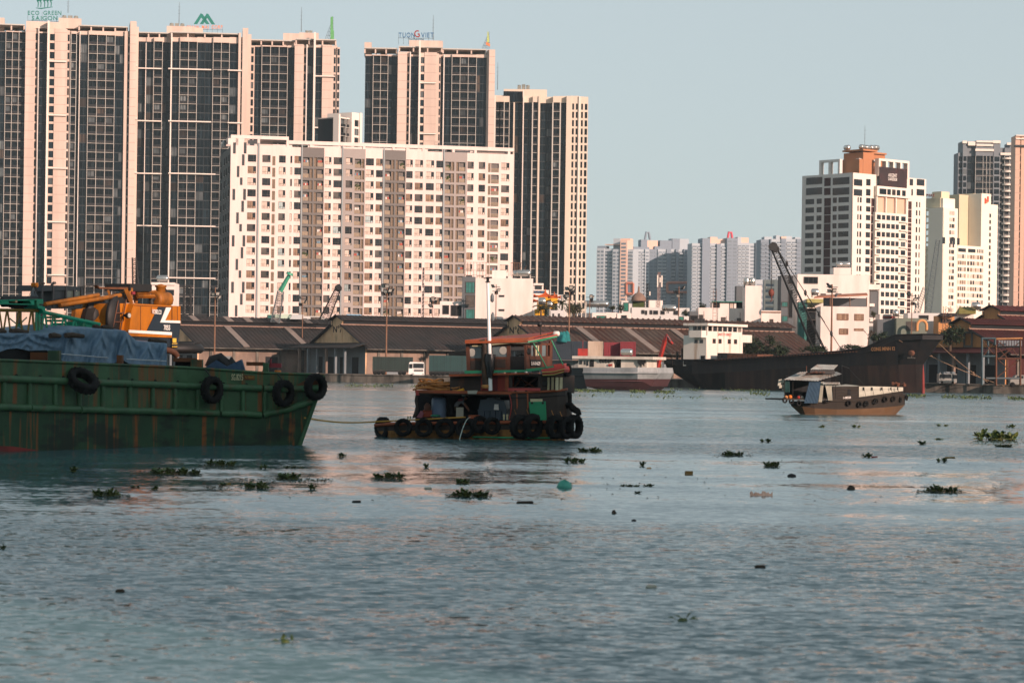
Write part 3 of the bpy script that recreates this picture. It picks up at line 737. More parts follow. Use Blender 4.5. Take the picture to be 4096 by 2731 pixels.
# generic small building: wall box, windows, parapet
def house(name,label,cat,F,px0,px1,y_top,depth,wall_m,wins=(),zb=QZ,group=None,parapet=0.0,off=0.0,win_m=None,slabs=(),frame_m=None):
 s0,s1=F.s_at(px0,y_top,off),F.s_at(px1,y_top,off);zt=F.z((px0+px1)/2,y_top,off)
 T=thing(name,label,cat,F.pt((s0+s1)/2,off-depth/2,zb),group)
 b=MB();b.fbox(F,s0,s1,off-depth,off,zb,zt-parapet)
 if parapet:
  for a in((s0,s1,off-0.25,off),(s0,s1,off-depth,off-depth+0.25),(s0,s0+0.25,off-depth+0.25,off-0.25),(s1-0.25,s1,off-depth+0.25,off-0.25)):
   b.fbox(F,*a,zt-parapet,zt)
 b.build('wall',wall_m,T)
 for wd in wins:
  x0,x1,ya,yb=wd[:4];m=wd[4]if len(wd)>4 else(win_m or CUR[2])
  a,c=F.s_at(x0,ya,off),F.s_at(x1,ya,off);z1,z0=F.z((x0+x1)/2,ya,off),F.z((x0+x1)/2,yb,off)
  if z1-z0<0.1:continue
  fr=MB()
  for q in((a-0.1,a+0.04,z0-0.1,z1+0.1),(c-0.04,c+0.1,z0-0.1,z1+0.1),(a+0.04,c-0.04,z1-0.04,z1+0.1),(a+0.04,c-0.04,z0-0.14,z0+0.04)):
   fr.fbox(F,q[0],q[1],off+0.003,off+0.12,q[2],q[3])
  n=max(1,int((c-a)/1.1))
  for i in range(1,n):x=a+(c-a)*i/n;fr.fbox(F,x-0.04,x+0.04,off+0.06,off+0.1,z0+0.04,z1-0.04)
  f=fr.build('window',frame_m or M_wframe,T)
  g=MB();g.fbox(F,a+0.04,c-0.04,off+0.003,off+0.05,z0+0.04,z1-0.04);g.build('pane',m,f)
 for(x0,x1,ya,yb,oo,m)in slabs:
  b=MB();b.fbox(F,F.s_at(x0,ya,off),F.s_at(x1,ya,off),off+0.003,off+oo,F.z((x0+x1)/2,yb,off),F.z((x0+x1)/2,ya,off));b.build('ledge',m,T)
 return T
 # the tower with the dark roof billboard (right of centre)
def zx3(x):return 3096+x/2.24
def zy3(y):return 500+y/2.24
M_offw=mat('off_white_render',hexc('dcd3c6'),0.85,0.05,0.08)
M_shade=mat('pale_grey_shade_tint',hexc('c9c9c4'),0.85,0.05,0.08)  # pale grey houses; on the white tower, shade put into its left face
M_brownred=mat('oxblood_panel',hexc('3a1a18'),0.7,0.15,0.3)
M_sienna=mat('sienna_render',hexc('a9734f'),0.85,0.08,0.1)
M_beige_in=mat('beige_terrace',hexc('d2ab93'),0.85,0.05,0.1)
c0=P(zx3(700),900,895);cth=R(40)
tl=V(-math.cos(R(50)),math.sin(R(50)),0);tr=V(math.cos(R(40)),math.sin(R(40)),0)
def end_at(px,t,py=900):
 k,m_=ray(px,py);q=(k*c0.y-c0.x)/(t.x-k*t.y);return c0+t*q
FAl=Fac.line(end_at(zx3(247),tl),c0);FAr=Fac.line(c0,end_at(zx3(1358),tr))
A=thing('apartment_tower','white tower right of centre with a dark red billboard and orange roof house','apartment tower',V(c0.x+3,c0.y+12,QZ))
zA=FAl.z(zx3(690),zy3(428));pA=FAl.z(zx3(690),zy3(645))-FAl.z(zx3(690),zy3(722));zA0=FAl.z(zx3(690),zy3(643))
pn=Panes(A);wl,wr,ox=MB(),MB(),MB()
core=MB();core.prism([FAl.pt(0.3,-0.5,QZ),FAr.pt(0.6,-0.6,QZ),FAr.pt(FAr.L-0.3,-0.5,QZ),V((FAl.A+FAr.B-c0).x,(FAl.A+FAr.B-c0).y,QZ)],(0,0,zA-QZ-2));core.build('floor_core',M_shade,A)
def face(F,cols,z_top,z0,pit,n,wb,mats_,rec=0.4,frac=0.62,extra=None):
 """cols: (px0, px1, window material) ; everything between is wall"""
 prev=0.0
 for a,c,m in cols:
  s0,s1=F.s_at(a,900),F.s_at(c,900)
  wb.fbox(F,prev,s0,-rec,0,QZ,z_top);prev=s1
  fr_=frac if m is not M_brownred else 0.95
  wb.fbox(F,s0,s1,-rec,-0.02,z0,z_top)
  for r in range(n):
   zt=z0-r*pit;wb.fbox(F,s0,s1,-rec,-0.02,zt-pit,zt-pit*fr_)
   pn.add(F,s0,s1,-rec+0.12,zt-pit*fr_,zt,m)
 wb.fbox(F,prev,F.L,-rec,0,QZ,z_top)
G=CUR[2]
face(FAl,[(zx3(278),zx3(357),G),(zx3(378),zx3(425),G),(zx3(445),zx3(507),M_brownred),(zx3(522),zx3(560),G),(zx3(572),zx3(668),G)],zA,zA0,pA,14,wl,None)
for i in range(2):
 for a,c in((290,432),(528,675)):
  z1=FAl.z(zx3(a),zy3(476+92*i));pn.add(FAl,FAl.s_at(zx3(a),750),FAl.s_at(zx3(c),750),0.1,z1-2.6,z1,G)
 pn.add(FAl,FAl.s_at(zx3(452),750),FAl.s_at(zx3(507),750),0.1,FAl.z(zx3(480),zy3(548+80*i)),FAl.z(zx3(480),zy3(475+90*i)),M_brownred)
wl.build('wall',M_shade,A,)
zAr=FAr.z(zx3(760),zy3(432));zR0=FAr.z(zx3(760),zy3(647))
face(FAr,[(zx3(745),zx3(757),G),(zx3(766),zx3(783),G),(zx3(822),zx3(862),G),(zx3(868),zx3(908),M_brownred),(zx3(1200),zx3(1232),M_brownred),(zx3(1270),zx3(1284),G),(zx3(1298),zx3(1308),G)],zAr,zR0,pA,14,wr,None)
for i in range(2):
 for a,c in((715,788),(825,862),(1215,1243),(1278,1345)):
  z1=FAr.z(zx3(a),zy3(484+90*i));pn.add(FAr,FAr.s_at(zx3(a),750),FAr.s_at(zx3(c),750),0.1,z1-2.4,z1,G)
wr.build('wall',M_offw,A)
b=MB();s0,s1=FAr.s_at(zx3(912),900,1.5),FAr.s_at(zx3(1190),900,1.5)
zm=FAr.z(zx3(1050),zy3(790),1.5);b.fbox(FAr,s0,s1,0.003,1.2,QZ,zm)
for r in range(13):
 zt=FAr.z(zx3(1050),zy3(812),1.5)-r*pA
 for a,c in((922,955),(968,995),(1008,1040),(1052,1082),(1092,1118),(1140,1178)):
  m=G if 960<a<1130 else M_glass
  pn.add(FAr,FAr.s_at(zx3(a),900,1.3),FAr.s_at(zx3(c),900,1.3),1.32,zt-1.75,zt,m)
 for a,c in((912,958),(1132,1232)):
  bb=b;bb.fbox(FAr,FAr.s_at(zx3(a),900,2),FAr.s_at(zx3(c),900,2),1.2,2.1,zt-2.35,zt-2.1)
b.build('wall',M_offw,A)
pn.flush()
b=MB();s0,s1=FAr.s_at(zx3(915),800,0.3),FAr.s_at(zx3(1190),800,0.3)
b.fbox(FAr,s0,s1,0.003,0.3,zm+0.1,FAr.z(zx3(1050),zy3(655)));b.build('terrace_back',M_beige_in,A)
b=MB()
for a in(918,1000,1090,1184):s=FAr.s_at(zx3(a),800,1.2);b.fbox(FAr,s,s+0.5,0.3,1.3,zm+0.1,FAr.z(zx3(1050),zy3(655)))
b.fbox(FAr,s0-1,s1+1,0.3,1.6,FAr.z(zx3(1050),zy3(650)),FAr.z(zx3(1050),zy3(560)));b.build('terrace_frame',M_offw,A)
pn=Panes(A)
for a in(945,975,1015,1058,1100,1148):pn.add(FAr,FAr.s_at(zx3(a),760,1.6),FAr.s_at(zx3(a+30),760,1.6),1.7,FAr.z(zx3(1050),zy3(632)),FAr.z(zx3(1050),zy3(582)),M_glass)
pn.flush()
b=MB()
zb_=zA-0.5
FAo=Fac.line(FAl.pt(FAl.L*0.35,-9,0),FAl.pt(FAl.L*0.35,-9,0)+FAl.t*10)
def rblock(F,a,c,yt,off,dep,m,name='roof_room',zb0=None):
 s0,s1=F.s_at(zx3(a),zy3(yt),off),F.s_at(zx3(c),zy3(yt),off);bb=MB();bb.fbox(F,s0,s1,off-dep,off,zb0 if zb0 is not None else zb_,F.z(zx3((a+c)/2),zy3(yt),off));return bb.build(name,m,A)
rblock(FAl,590,765,310,-6,8,M_sienna);rblock(FAl,625,800,250,-8,6,M_sienna);rblock(FAr,800,995,250,-8,6,M_sienna);rblock(FAr,760,880,318,-4,5,M_sienna)
zc=FAl.z(zx3(700),zy3(240),-8);bb=MB();bb.fbox(FAl,FAl.s_at(zx3(612),610,-7),FAl.s_at(zx3(800),610,-7),-15,-7,zc,zc+0.6);bb.fbox(FAr,FAr.s_at(zx3(800),610,-7),FAr.s_at(zx3(1010),610,-7),-14,-7,zc,zc+0.6);bb.build('roof_cornice',M_sienna,A)
def frame2(F,a,c,yt,off,n,m,dep=1.0):
 s0,s1=F.s_at(zx3(a),zy3(yt),off),F.s_at(zx3(c),zy3(yt),off);zt=F.z(zx3((a+c)/2),zy3(yt),off);bb=MB()
 bb.fbox(F,s0,s1,off-dep,off,zt-0.9,zt)
 for i in range(n+1):x=s0+(s1-s0-1.0)*i/n;bb.fbox(F,x,x+1.0,off-dep,off,zb_,zt-0.9)
 bb.build('roof_frame',m,A)
frame2(FAl,405,590,312,-3,2,M_shade,1.5);frame2(FAr,760,945,308,-3,1,M_shade,1.5);frame2(FAr,940,1213,312,1.2,4,M_offw,2.0)
Bb=thing('billboard','dark red roof billboard with two lines of small white capitals','billboard',FAr.pp(zx3(1065),zy3(560),1.4))
bb=MB();s0,s1=FAr.s_at(zx3(945),700,1.5),FAr.s_at(zx3(1193),700,1.5);zl,zh=FAr.z(zx3(1070),zy3(560),1.5),FAr.z(zx3(1070),zy3(385),1.5)
for i in range(3):bb=MB();bb.fbox(FAr,s0+(s1-s0)*i/3+0.03,s0+(s1-s0)*(i+1)/3-0.03,1.25,1.5,zl,zh);bb.build('board_panel',mat('billboard_dark',hexc('2a1a1a'),0.6,0.3,0.2,dirt=hexc('471f20'),dirt_amt=0.6,dirt_scale=(0.1,0.1,0.1)),Bb)
M_letter=mat('white_lettering',hexc('d8d4cc'),0.6,0.03,1)
text('lettering','ASCENT',FAr.pp(zx3(1063),zy3(466),1.55),FAr,1.25,M_letter,Bb,width=5.0,depth=0.05)
text('lettering','LAKESIDE',FAr.pp(zx3(1063),zy3(499),1.55),FAr,1.1,M_letter,Bb,width=5.0,depth=0.05)
mast('roof_antenna','thin antenna on the orange roof house',FAr.pp(zx3(812),zy3(240),-9),10,0.12,'roof antennas on the towers')
for i,(a,yy)in enumerate(((655,238),(790,232),(835,238),(880,238),(915,238))):
 F_=FAl if a<780 else FAr
 water_tank(('silver tank at the left end of the orange roof house','foremost silver tank on the orange roof house','second silver tank of the row on the orange roof house','third silver tank of the row on the orange roof house','rightmost silver tank on the orange roof house')[i],F_.pp(zx3(a),zy3(yy),-9),0.95,2.6,F_)
 # the cream block with the H sign, right
M_yel=mat('yellow_render',hexc('cfc4a6'),0.85,0.05,0.05);M_yel2=mat('ochre_render',hexc('c4b899'),0.85,0.06,0.05);M_cw=mat('cream_white',hexc('e6dcc9'),0.85,0.05,0.05)
c0=P(zx3(1515),900,1165)
FYl=Fac.line(end_at(zx3(1300),tl),c0);FYr=Fac.line(c0,end_at(zx3(2005),tr))
Y=thing('apartment_tower','cream yellow stepped tower with a red and orange emblem on its top corner','apartment tower',V(c0.x+10,c0.y+14,QZ))
pn=Panes(Y);yb=MB()
pit=FYl.z(zx3(1515),zy3(1185))-FYl.z(zx3(1515),zy3(1243))
core=MB();core.prism([FYl.pt(0.3,-0.5,QZ),FYr.pt(0.6,-0.6,QZ),FYr.pt(FYr.L-0.3,-0.5,QZ),V((FYl.A+FYr.B-c0).x,(FYl.A+FYr.B-c0).y,QZ)],(0,0,FYr.z(zx3(1700),zy3(1090))-QZ));core.build('floor_core',M_cw,Y)
face(FYl,[(zx3(1360),zx3(1390),G),(zx3(1398),zx3(1410),G),(zx3(1428),zx3(1440),G),(zx3(1462),zx3(1476),G)],FYl.z(zx3(1440),zy3(745)),FYl.z(zx3(1440),zy3(770)),pit,17,yb,None,frac=0.68)
yb.build('wall',M_yel,Y)
yb=MB()
face(FYr,[(zx3(1572),zx3(1590),CUR[3]),(zx3(1598),zx3(1612),CUR[3])],FYr.z(zx3(1570),zy3(745)),FYr.z(zx3(1570),zy3(770)),pit,17,yb,None,frac=0.6)
o=yb.build('wall',M_cw,Y)
def yblock(a,c,yt,off,dep,m,ybm=1090):
 s0,s1=FYr.s_at(zx3(a),zy3(yt),off),FYr.s_at(zx3(c),zy3(yt),off);bb=MB();bb.fbox(FYr,s0,s1,off-dep,off,QZ,FYr.z(zx3((a+c)/2),zy3(yt),off));bb.build('wall',m,Y)
def cut_wall():pass
bpy.data.objects.remove(o)
yblock(1515,1648,745,0,9,M_cw);yblock(1646,1880,1085,0.2,9,M_cw);yblock(1660,1790,628,-8,10,M_yel2);yblock(1788,1865,616,-5,10,M_yel2);yblock(1860,1945,616,0,9,M_cw);yblock(1943,2006,715,0,9,M_cw)
pn2=Panes(Y)
for r in range(17):
 zt=FYr.z(zx3(1590),zy3(772))-r*pit
 for a in(1572,1590,1604):pn2.add(FYr,FYr.s_at(zx3(a),900),FYr.s_at(zx3(a+12),900),0.06,zt-1.9,zt,CUR[rw.choice((0,2,3))])
 zt=FYr.z(zx3(1935),zy3(795))-r*pit
 if r<16:pn2.add(FYr,FYr.s_at(zx3(1928),900),FYr.s_at(zx3(1943),900),0.06,zt-1.9,zt,CUR[rw.choice((2,3))])
 if r<8:zt=FYr.z(zx3(1760),zy3(655))-r*1.6*pit*0.95;pn2.add(FYr,FYr.s_at(zx3(1752),900,-8),FYr.s_at(zx3(1778),900,-8),-7.94,zt-2.0,zt,G)
for r in range(9):
 zt=FYr.z(zx3(1760),zy3(1165))-r*pit
 for a,wd in((1652,14),(1672,12),(1690,14),(1710,12),(1735,18),(1762,18),(1786,14),(1806,12),(1824,16),(1848,16),(1868,10)):
  pn2.add(FYr,FYr.s_at(zx3(a),900,0.2),FYr.s_at(zx3(a+wd),900,0.2),0.26,zt-1.9,zt,CUR[rw.choice((0,0,1,2,3))])
for a,c in((1652,1720),(1740,1806),(1820,1828),(1836,1844),(1852,1860),(1868,1876)):
 pn2.add(FYr,FYr.s_at(zx3(a),950,0.2),FYr.s_at(zx3(c),950,0.2),0.26,FYr.z(zx3(1760),zy3(1142),.2),FYr.z(zx3(1760),zy3(1110),.2),G)
for a in(1510,1575,1600,1640):pn2.add(FYr,FYr.s_at(zx3(a),950),FYr.s_at(zx3(a+22),950),0.08,FYr.z(zx3(1590),zy3(1068)),FYr.z(zx3(1590),zy3(1010)),G)
pn2.flush()
for(F_,a,c,yt,yb_,off,dep,m)in((FYl,1362,1490,660,745,-3,8,M_yel),(FYr,1515,1622,655,745,-3,8,M_cw),(FYl,1420,1500,600,660,-6,6,M_yel),(FYr,1500,1532,600,660,-8,6,M_cw)):
 s0,s1=F_.s_at(zx3(a),zy3(yt),off),F_.s_at(zx3(c),zy3(yt),off);bb=MB();bb.fbox(F_,s0,s1,off-dep,off,F_.z(zx3(a),zy3(yb_),off),F_.z(zx3(a),zy3(yt),off));bb.build('roof_room',m,Y)
bb=MB();s0,s1=FYl.s_at(zx3(1300),900),FYl.s_at(zx3(1515),900)
H_=thing('emblem_sign','red and orange block emblem on the cream tower wall','wall sign',FYr.pp(zx3(1900),zy3(700),0.1))
for k,(a,c,y0,y1,m)in enumerate(((1886,1896,705,655,M_red_sign),(1896,1908,700,668,M_orange_sign),(1908,1919,690,640,M_red_sign),(1890,1915,682,672,M_red_sign))):
 bb=MB();bb.fbox(FYr,FYr.s_at(zx3(a),800),FYr.s_at(zx3(c),800),0.003,0.4+0.02*k,FYr.z(zx3(a),zy3(y0)),FYr.z(zx3(a),zy3(y1)));bb.build('emblem_bar',mat('vermilion',hexc('c8452e'),0.5,0.05,1)if m is M_red_sign else M_orange_sign,H_)
roof_sign('rooftop_sign','red capitals on the roof left of the cream yellow tower',[('PHAT',zx3(1362),zx3(1437),zy3(642),zy3(618),M_red_sign)],FYl,-2,'rooftop name signs')
# far right dark tower and pink slab
FD1=Fac(zx3(1650),1300,zx3(2165),1301)
M_greyd=mat('blue_grey_render',hexc('6f767a'),0.8,0.1,0.05);M_pinkw=mat('pinkish_render',hexc('c9a893'),0.85,0.05,0.05)
T6=tower('apartment_tower','dark grey tower with white crown bands and curved balconies behind the cream tower',FD1,12,zy3(240),26.0,ZB,[(zx3(1648),zx3(1690),'C',-1,1,{'top':zy3(250)}),(zx3(1690),zx3(1728),'C',0.5,2,{'top':zy3(145)}),(zx3(1728),zx3(1805),'G',-1.5,2,{'top':zy3(150)}),(zx3(1805),zx3(1872),'B',0.8,1,{'top':zy3(142)}),(zx3(1872),zx3(1965),'B',0.5,3,{'top':zy3(142)}),(zx3(1965),zx3(2025),'C',0.8,1,{'top':zy3(140)}),(zx3(2025),zx3(2065),'B',0.2,1,{'top':zy3(205)}),(zx3(2065),zx3(2110),'B',1.4,1,{'top':zy3(205)}),(zx3(2110),zx3(2160),'C',0.6,1,{'top':zy3(160)})],zx3(1900),zy3(285),34,cream=M_greyd,roofs=[(zx3(a),zx3(c),zy3(y0),zy3(y1),0.3,1.6,M_offw)for a,c,y0,y1 in((1690,1730,143,165),(1740,1805,150,185),(1815,1965,142,158),(1815,1965,172,190),(1965,2030,140,165),(2088,2160,160,180),(1805,1970,215,235),(2030,2160,250,270))])
b=MB();zr=FD1.z(zx3(2085),zy3(520))
for r in range(28):
 z=FD1.z(zx3(2085),zy3(300))-r*3.49;s=FD1.s_at(zx3(2085),800,1.4)
 b.lathe(FD1.pt(s,1.2,z-0.7),[(2.6,0),(2.7,0.9)],12)
b.build('round_balconies',M_offw,T6,kind='stuff')
FD2=Fac(zx3(2165),1090,zx3(2330),1090)
tower('apartment_tower','pinkish plain tower cut off by the right edge of the view',FD2,9,zy3(95),30.5,ZB,[(zx3(2160),zx3(2200),'W',0.6),(zx3(2200),zx3(2212),'C',0,1),(zx3(2212),zx3(2250),'W',0.4),(zx3(2250),zx3(2262),'C',0,1),(zx3(2262),zx3(2330),'C',0.6,1,{'in0':0.4,'in1':0.3})],zx3(2205),zy3(210),34,cream=M_pinkw,roofs=[(zx3(2170),zx3(2330),zy3(90),zy3(100),-2,1.4,M_offw),(zx3(2170),zx3(2330),zy3(120),zy3(130),-2,1.2,M_offw),(zx3(2165),zx3(2330),zy3(180),zy3(195),-2,1.6,M_slate)])
# far hazy towers
def zxf(x):return 2300+x/2.352
def zyf(y):return 850+y/2.352
M_far_l=mat('far_pale_haze_tint',hexc('a9b3b8'),0.85,0.06,0.02);M_far_d=mat('far_dark_haze_tint',hexc('7d8993'),0.85,0.06,0.02);M_far_w=mat('far_window_haze_tint',hexc('66747e'),0.4,0.2,0.1)  # paled and blued to tint haze into the far towers
M_far_pink=mat('far_pink_render',hexc('d8b8a5'),0.85,0.06,0.02)  # pinkish strips and roof rooms of the far towers
def far_tower(label,D0,D1,px0,px1,strips,blocks,group='hazy towers far behind the roofs',name='apartment_tower'):
 F=Fac(zxf(px0),D0,zxf(px1),D1)
 T=thing(name,label,'apartment tower',F.pt(F.L/2,-10,QZ),group)
 parts={};wn=MB()
 for a,c,yt,m,off,kind in strips:
  s0,s1=F.s_at(zxf(a),1000,off),F.s_at(zxf(c),1000,off);zt=F.z(zxf((a+c)/2),zyf(yt),off)
  parts.setdefault(m.name,(MB(),m))[0].fbox(F,s0,s1,off-16,off,QZ,zt)
  if kind:
   pit=3.05;nn=int((zt-QZ-2)/pit)
   ncol=max(1,round((s1-s0)/4.0))
   for r in range(nn):
    z=zt-2.2-r*pit
    for j in range(ncol):
     x=s0+(s1-s0)*(j+0.5)/ncol;hw=(s1-s0)/ncol*(0.33 if kind==1 else 0.42)
     wn.fbox(F,x-hw,x+hw,off+0.02,off+0.12,z-1.5,z)
     if kind==2:parts[m.name][0].fbox(F,x-hw,x+hw,off+0.13,off+0.9,z-2.3,z-1.3)
 for b,m in parts.values():b.build('wall',m,T)
 if wn.v:wn.build('small_windows',M_far_w,T,kind='stuff')
 for a,c,yt,yb_,m,off in blocks:
  b=MB();b.fbox(F,F.s_at(zxf(a),1000,off),F.s_at(zxf(c),1000,off),off-10,off,F.z(zxf(a),zyf(yb_),off),F.z(zxf(a),zyf(yt),off));b.build('roof_room',m,T)
 return T,F
Ta,Fa=far_tower('leftmost far tower with a pinkish right half',2000,1990,205,548,[(205,275,335,M_far_l,0,1),(275,355,340,M_far_l,-2,2),(355,425,345,M_far_l,2,1),(425,490,260,M_far_pink,3,1),(490,548,345,M_far_l,1,2)],[(210,290,315,335,M_far_d,-2),(280,420,298,306,M_far_pink,-1),(360,515,245,345,M_far_pink,-6),(360,425,245,345,M_far_l,-5)])
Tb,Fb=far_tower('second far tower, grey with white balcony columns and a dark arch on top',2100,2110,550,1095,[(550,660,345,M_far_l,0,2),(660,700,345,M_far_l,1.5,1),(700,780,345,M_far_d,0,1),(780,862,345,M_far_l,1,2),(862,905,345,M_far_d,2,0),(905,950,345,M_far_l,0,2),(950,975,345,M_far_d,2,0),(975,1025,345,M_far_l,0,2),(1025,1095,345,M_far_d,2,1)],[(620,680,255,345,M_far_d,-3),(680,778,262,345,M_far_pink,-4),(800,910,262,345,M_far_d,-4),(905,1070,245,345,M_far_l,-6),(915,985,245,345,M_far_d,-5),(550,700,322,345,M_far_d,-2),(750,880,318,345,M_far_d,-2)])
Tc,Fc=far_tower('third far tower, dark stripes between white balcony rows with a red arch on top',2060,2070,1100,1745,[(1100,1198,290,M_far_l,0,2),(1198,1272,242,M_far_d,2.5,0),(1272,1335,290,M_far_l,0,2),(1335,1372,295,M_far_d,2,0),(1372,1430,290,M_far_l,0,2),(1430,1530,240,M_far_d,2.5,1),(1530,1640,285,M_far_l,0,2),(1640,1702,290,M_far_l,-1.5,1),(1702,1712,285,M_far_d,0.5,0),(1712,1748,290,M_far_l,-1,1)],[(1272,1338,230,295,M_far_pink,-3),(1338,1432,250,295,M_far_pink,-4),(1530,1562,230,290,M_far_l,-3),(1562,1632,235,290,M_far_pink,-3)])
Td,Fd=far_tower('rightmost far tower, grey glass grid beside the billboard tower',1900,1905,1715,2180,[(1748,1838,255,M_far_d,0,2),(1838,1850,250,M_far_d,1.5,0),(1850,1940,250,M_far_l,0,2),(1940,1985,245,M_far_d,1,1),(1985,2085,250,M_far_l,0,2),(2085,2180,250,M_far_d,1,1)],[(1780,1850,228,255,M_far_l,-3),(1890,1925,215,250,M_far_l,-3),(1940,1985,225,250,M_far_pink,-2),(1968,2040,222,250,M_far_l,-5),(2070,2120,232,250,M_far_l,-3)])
M_arch_r=mat('red_arch',hexc('c0404f'),0.6,0.1,0.1)
def arch(F,px,yt,yb_,hw,m,label):
 b=MB();a=F.pp(zxf(px-hw),zyf(yb_),-4);c=F.pp(zxf(px+hw),zyf(yb_),-4);t_=F.pp(zxf(px),zyf(yt),-4)
 path=[a,a.lerp(t_,0.55)+F.t*-0.6,t_-F.t*1.2,t_+F.t*1.2,c.lerp(t_,0.55)+F.t*0.6,c]
 b.tube(path,1.1,6);o=b.build('roof_arch',m);tag(o,label,'roof ornament','arches on the far towers')
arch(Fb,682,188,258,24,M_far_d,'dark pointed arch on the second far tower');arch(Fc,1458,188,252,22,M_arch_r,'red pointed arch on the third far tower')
for T_,F_,(a,c,y0,y1)in((Ta,Fa,(483,546,665,765)),(Tb,Fb,(868,1085,660,750))):
 b=MB();q=[F_.pp(zxf(x),zyf(y),3.2)for x,y in((a,y1),(c,y1),(c,y0),(a,y0))]
 for i in range(4):b.bar(q[i],q[(i+1)%4],2.2)
 b.build('sky_terrace_frame',mat('terracotta_frame',hexc('b8745c'),0.8,0.1,0.1),T_)
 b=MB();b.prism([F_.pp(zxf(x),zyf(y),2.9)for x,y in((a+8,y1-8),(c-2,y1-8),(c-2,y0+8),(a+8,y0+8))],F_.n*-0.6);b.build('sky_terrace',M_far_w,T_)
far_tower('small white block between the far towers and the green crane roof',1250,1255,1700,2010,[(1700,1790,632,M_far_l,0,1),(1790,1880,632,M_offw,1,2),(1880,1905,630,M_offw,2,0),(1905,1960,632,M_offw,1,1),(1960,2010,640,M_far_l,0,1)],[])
# warehouses along the quay
def roof_mat(name,base,dirt,amt,sc):
 m=mat(name,base,0.85,0.2,0.3,spec=0.2,dirt=dirt,dirt_amt=amt,dirt_scale=sc,edge=(0.42,0.6));return m
M_roofgrey=roof_mat('grey_fibre_roof',hexc('2b2b2a'),hexc('38302d'),0.7,(0.15,0.15,0.15))
M_rust=roof_mat('rusty_iron_roof',hexc('413832'),hexc('3c2620'),0.95,(0.35,0.06,0.06))
M_maroon=roof_mat('maroon_iron_roof',hexc('4a2422'),hexc('35201e'),0.6,(0.3,0.05,0.05))
M_skyl=mat('faded_roof_sheet',hexc('786e66'),0.8,0.2,0.4)
M_gable=mat('stained_gable',hexc('d6ae86'),0.9,0.15,0.2,dirt=hexc('4a433b'),dirt_amt=0.85,dirt_scale=(0.22,0.22,0.1),edge=(0.5,0.72))
M_wallp=mat('warehouse_wall',hexc('887567'),0.9,0.12,0.15,dirt=hexc('5a4f48'),dirt_amt=0.7,dirt_scale=(0.2,0.2,0.1))
M_wallg=mat('grey_porch_wall',hexc('6f777a'),0.9,0.2,0.2)
M_flash=mat('ridge_flashing',hexc('9a7f70'),0.7,0.2,0.5)
M_dark=mat('dark_void',hexc('15181a'),0.9,0.1,0.5)
PHI=R(31)
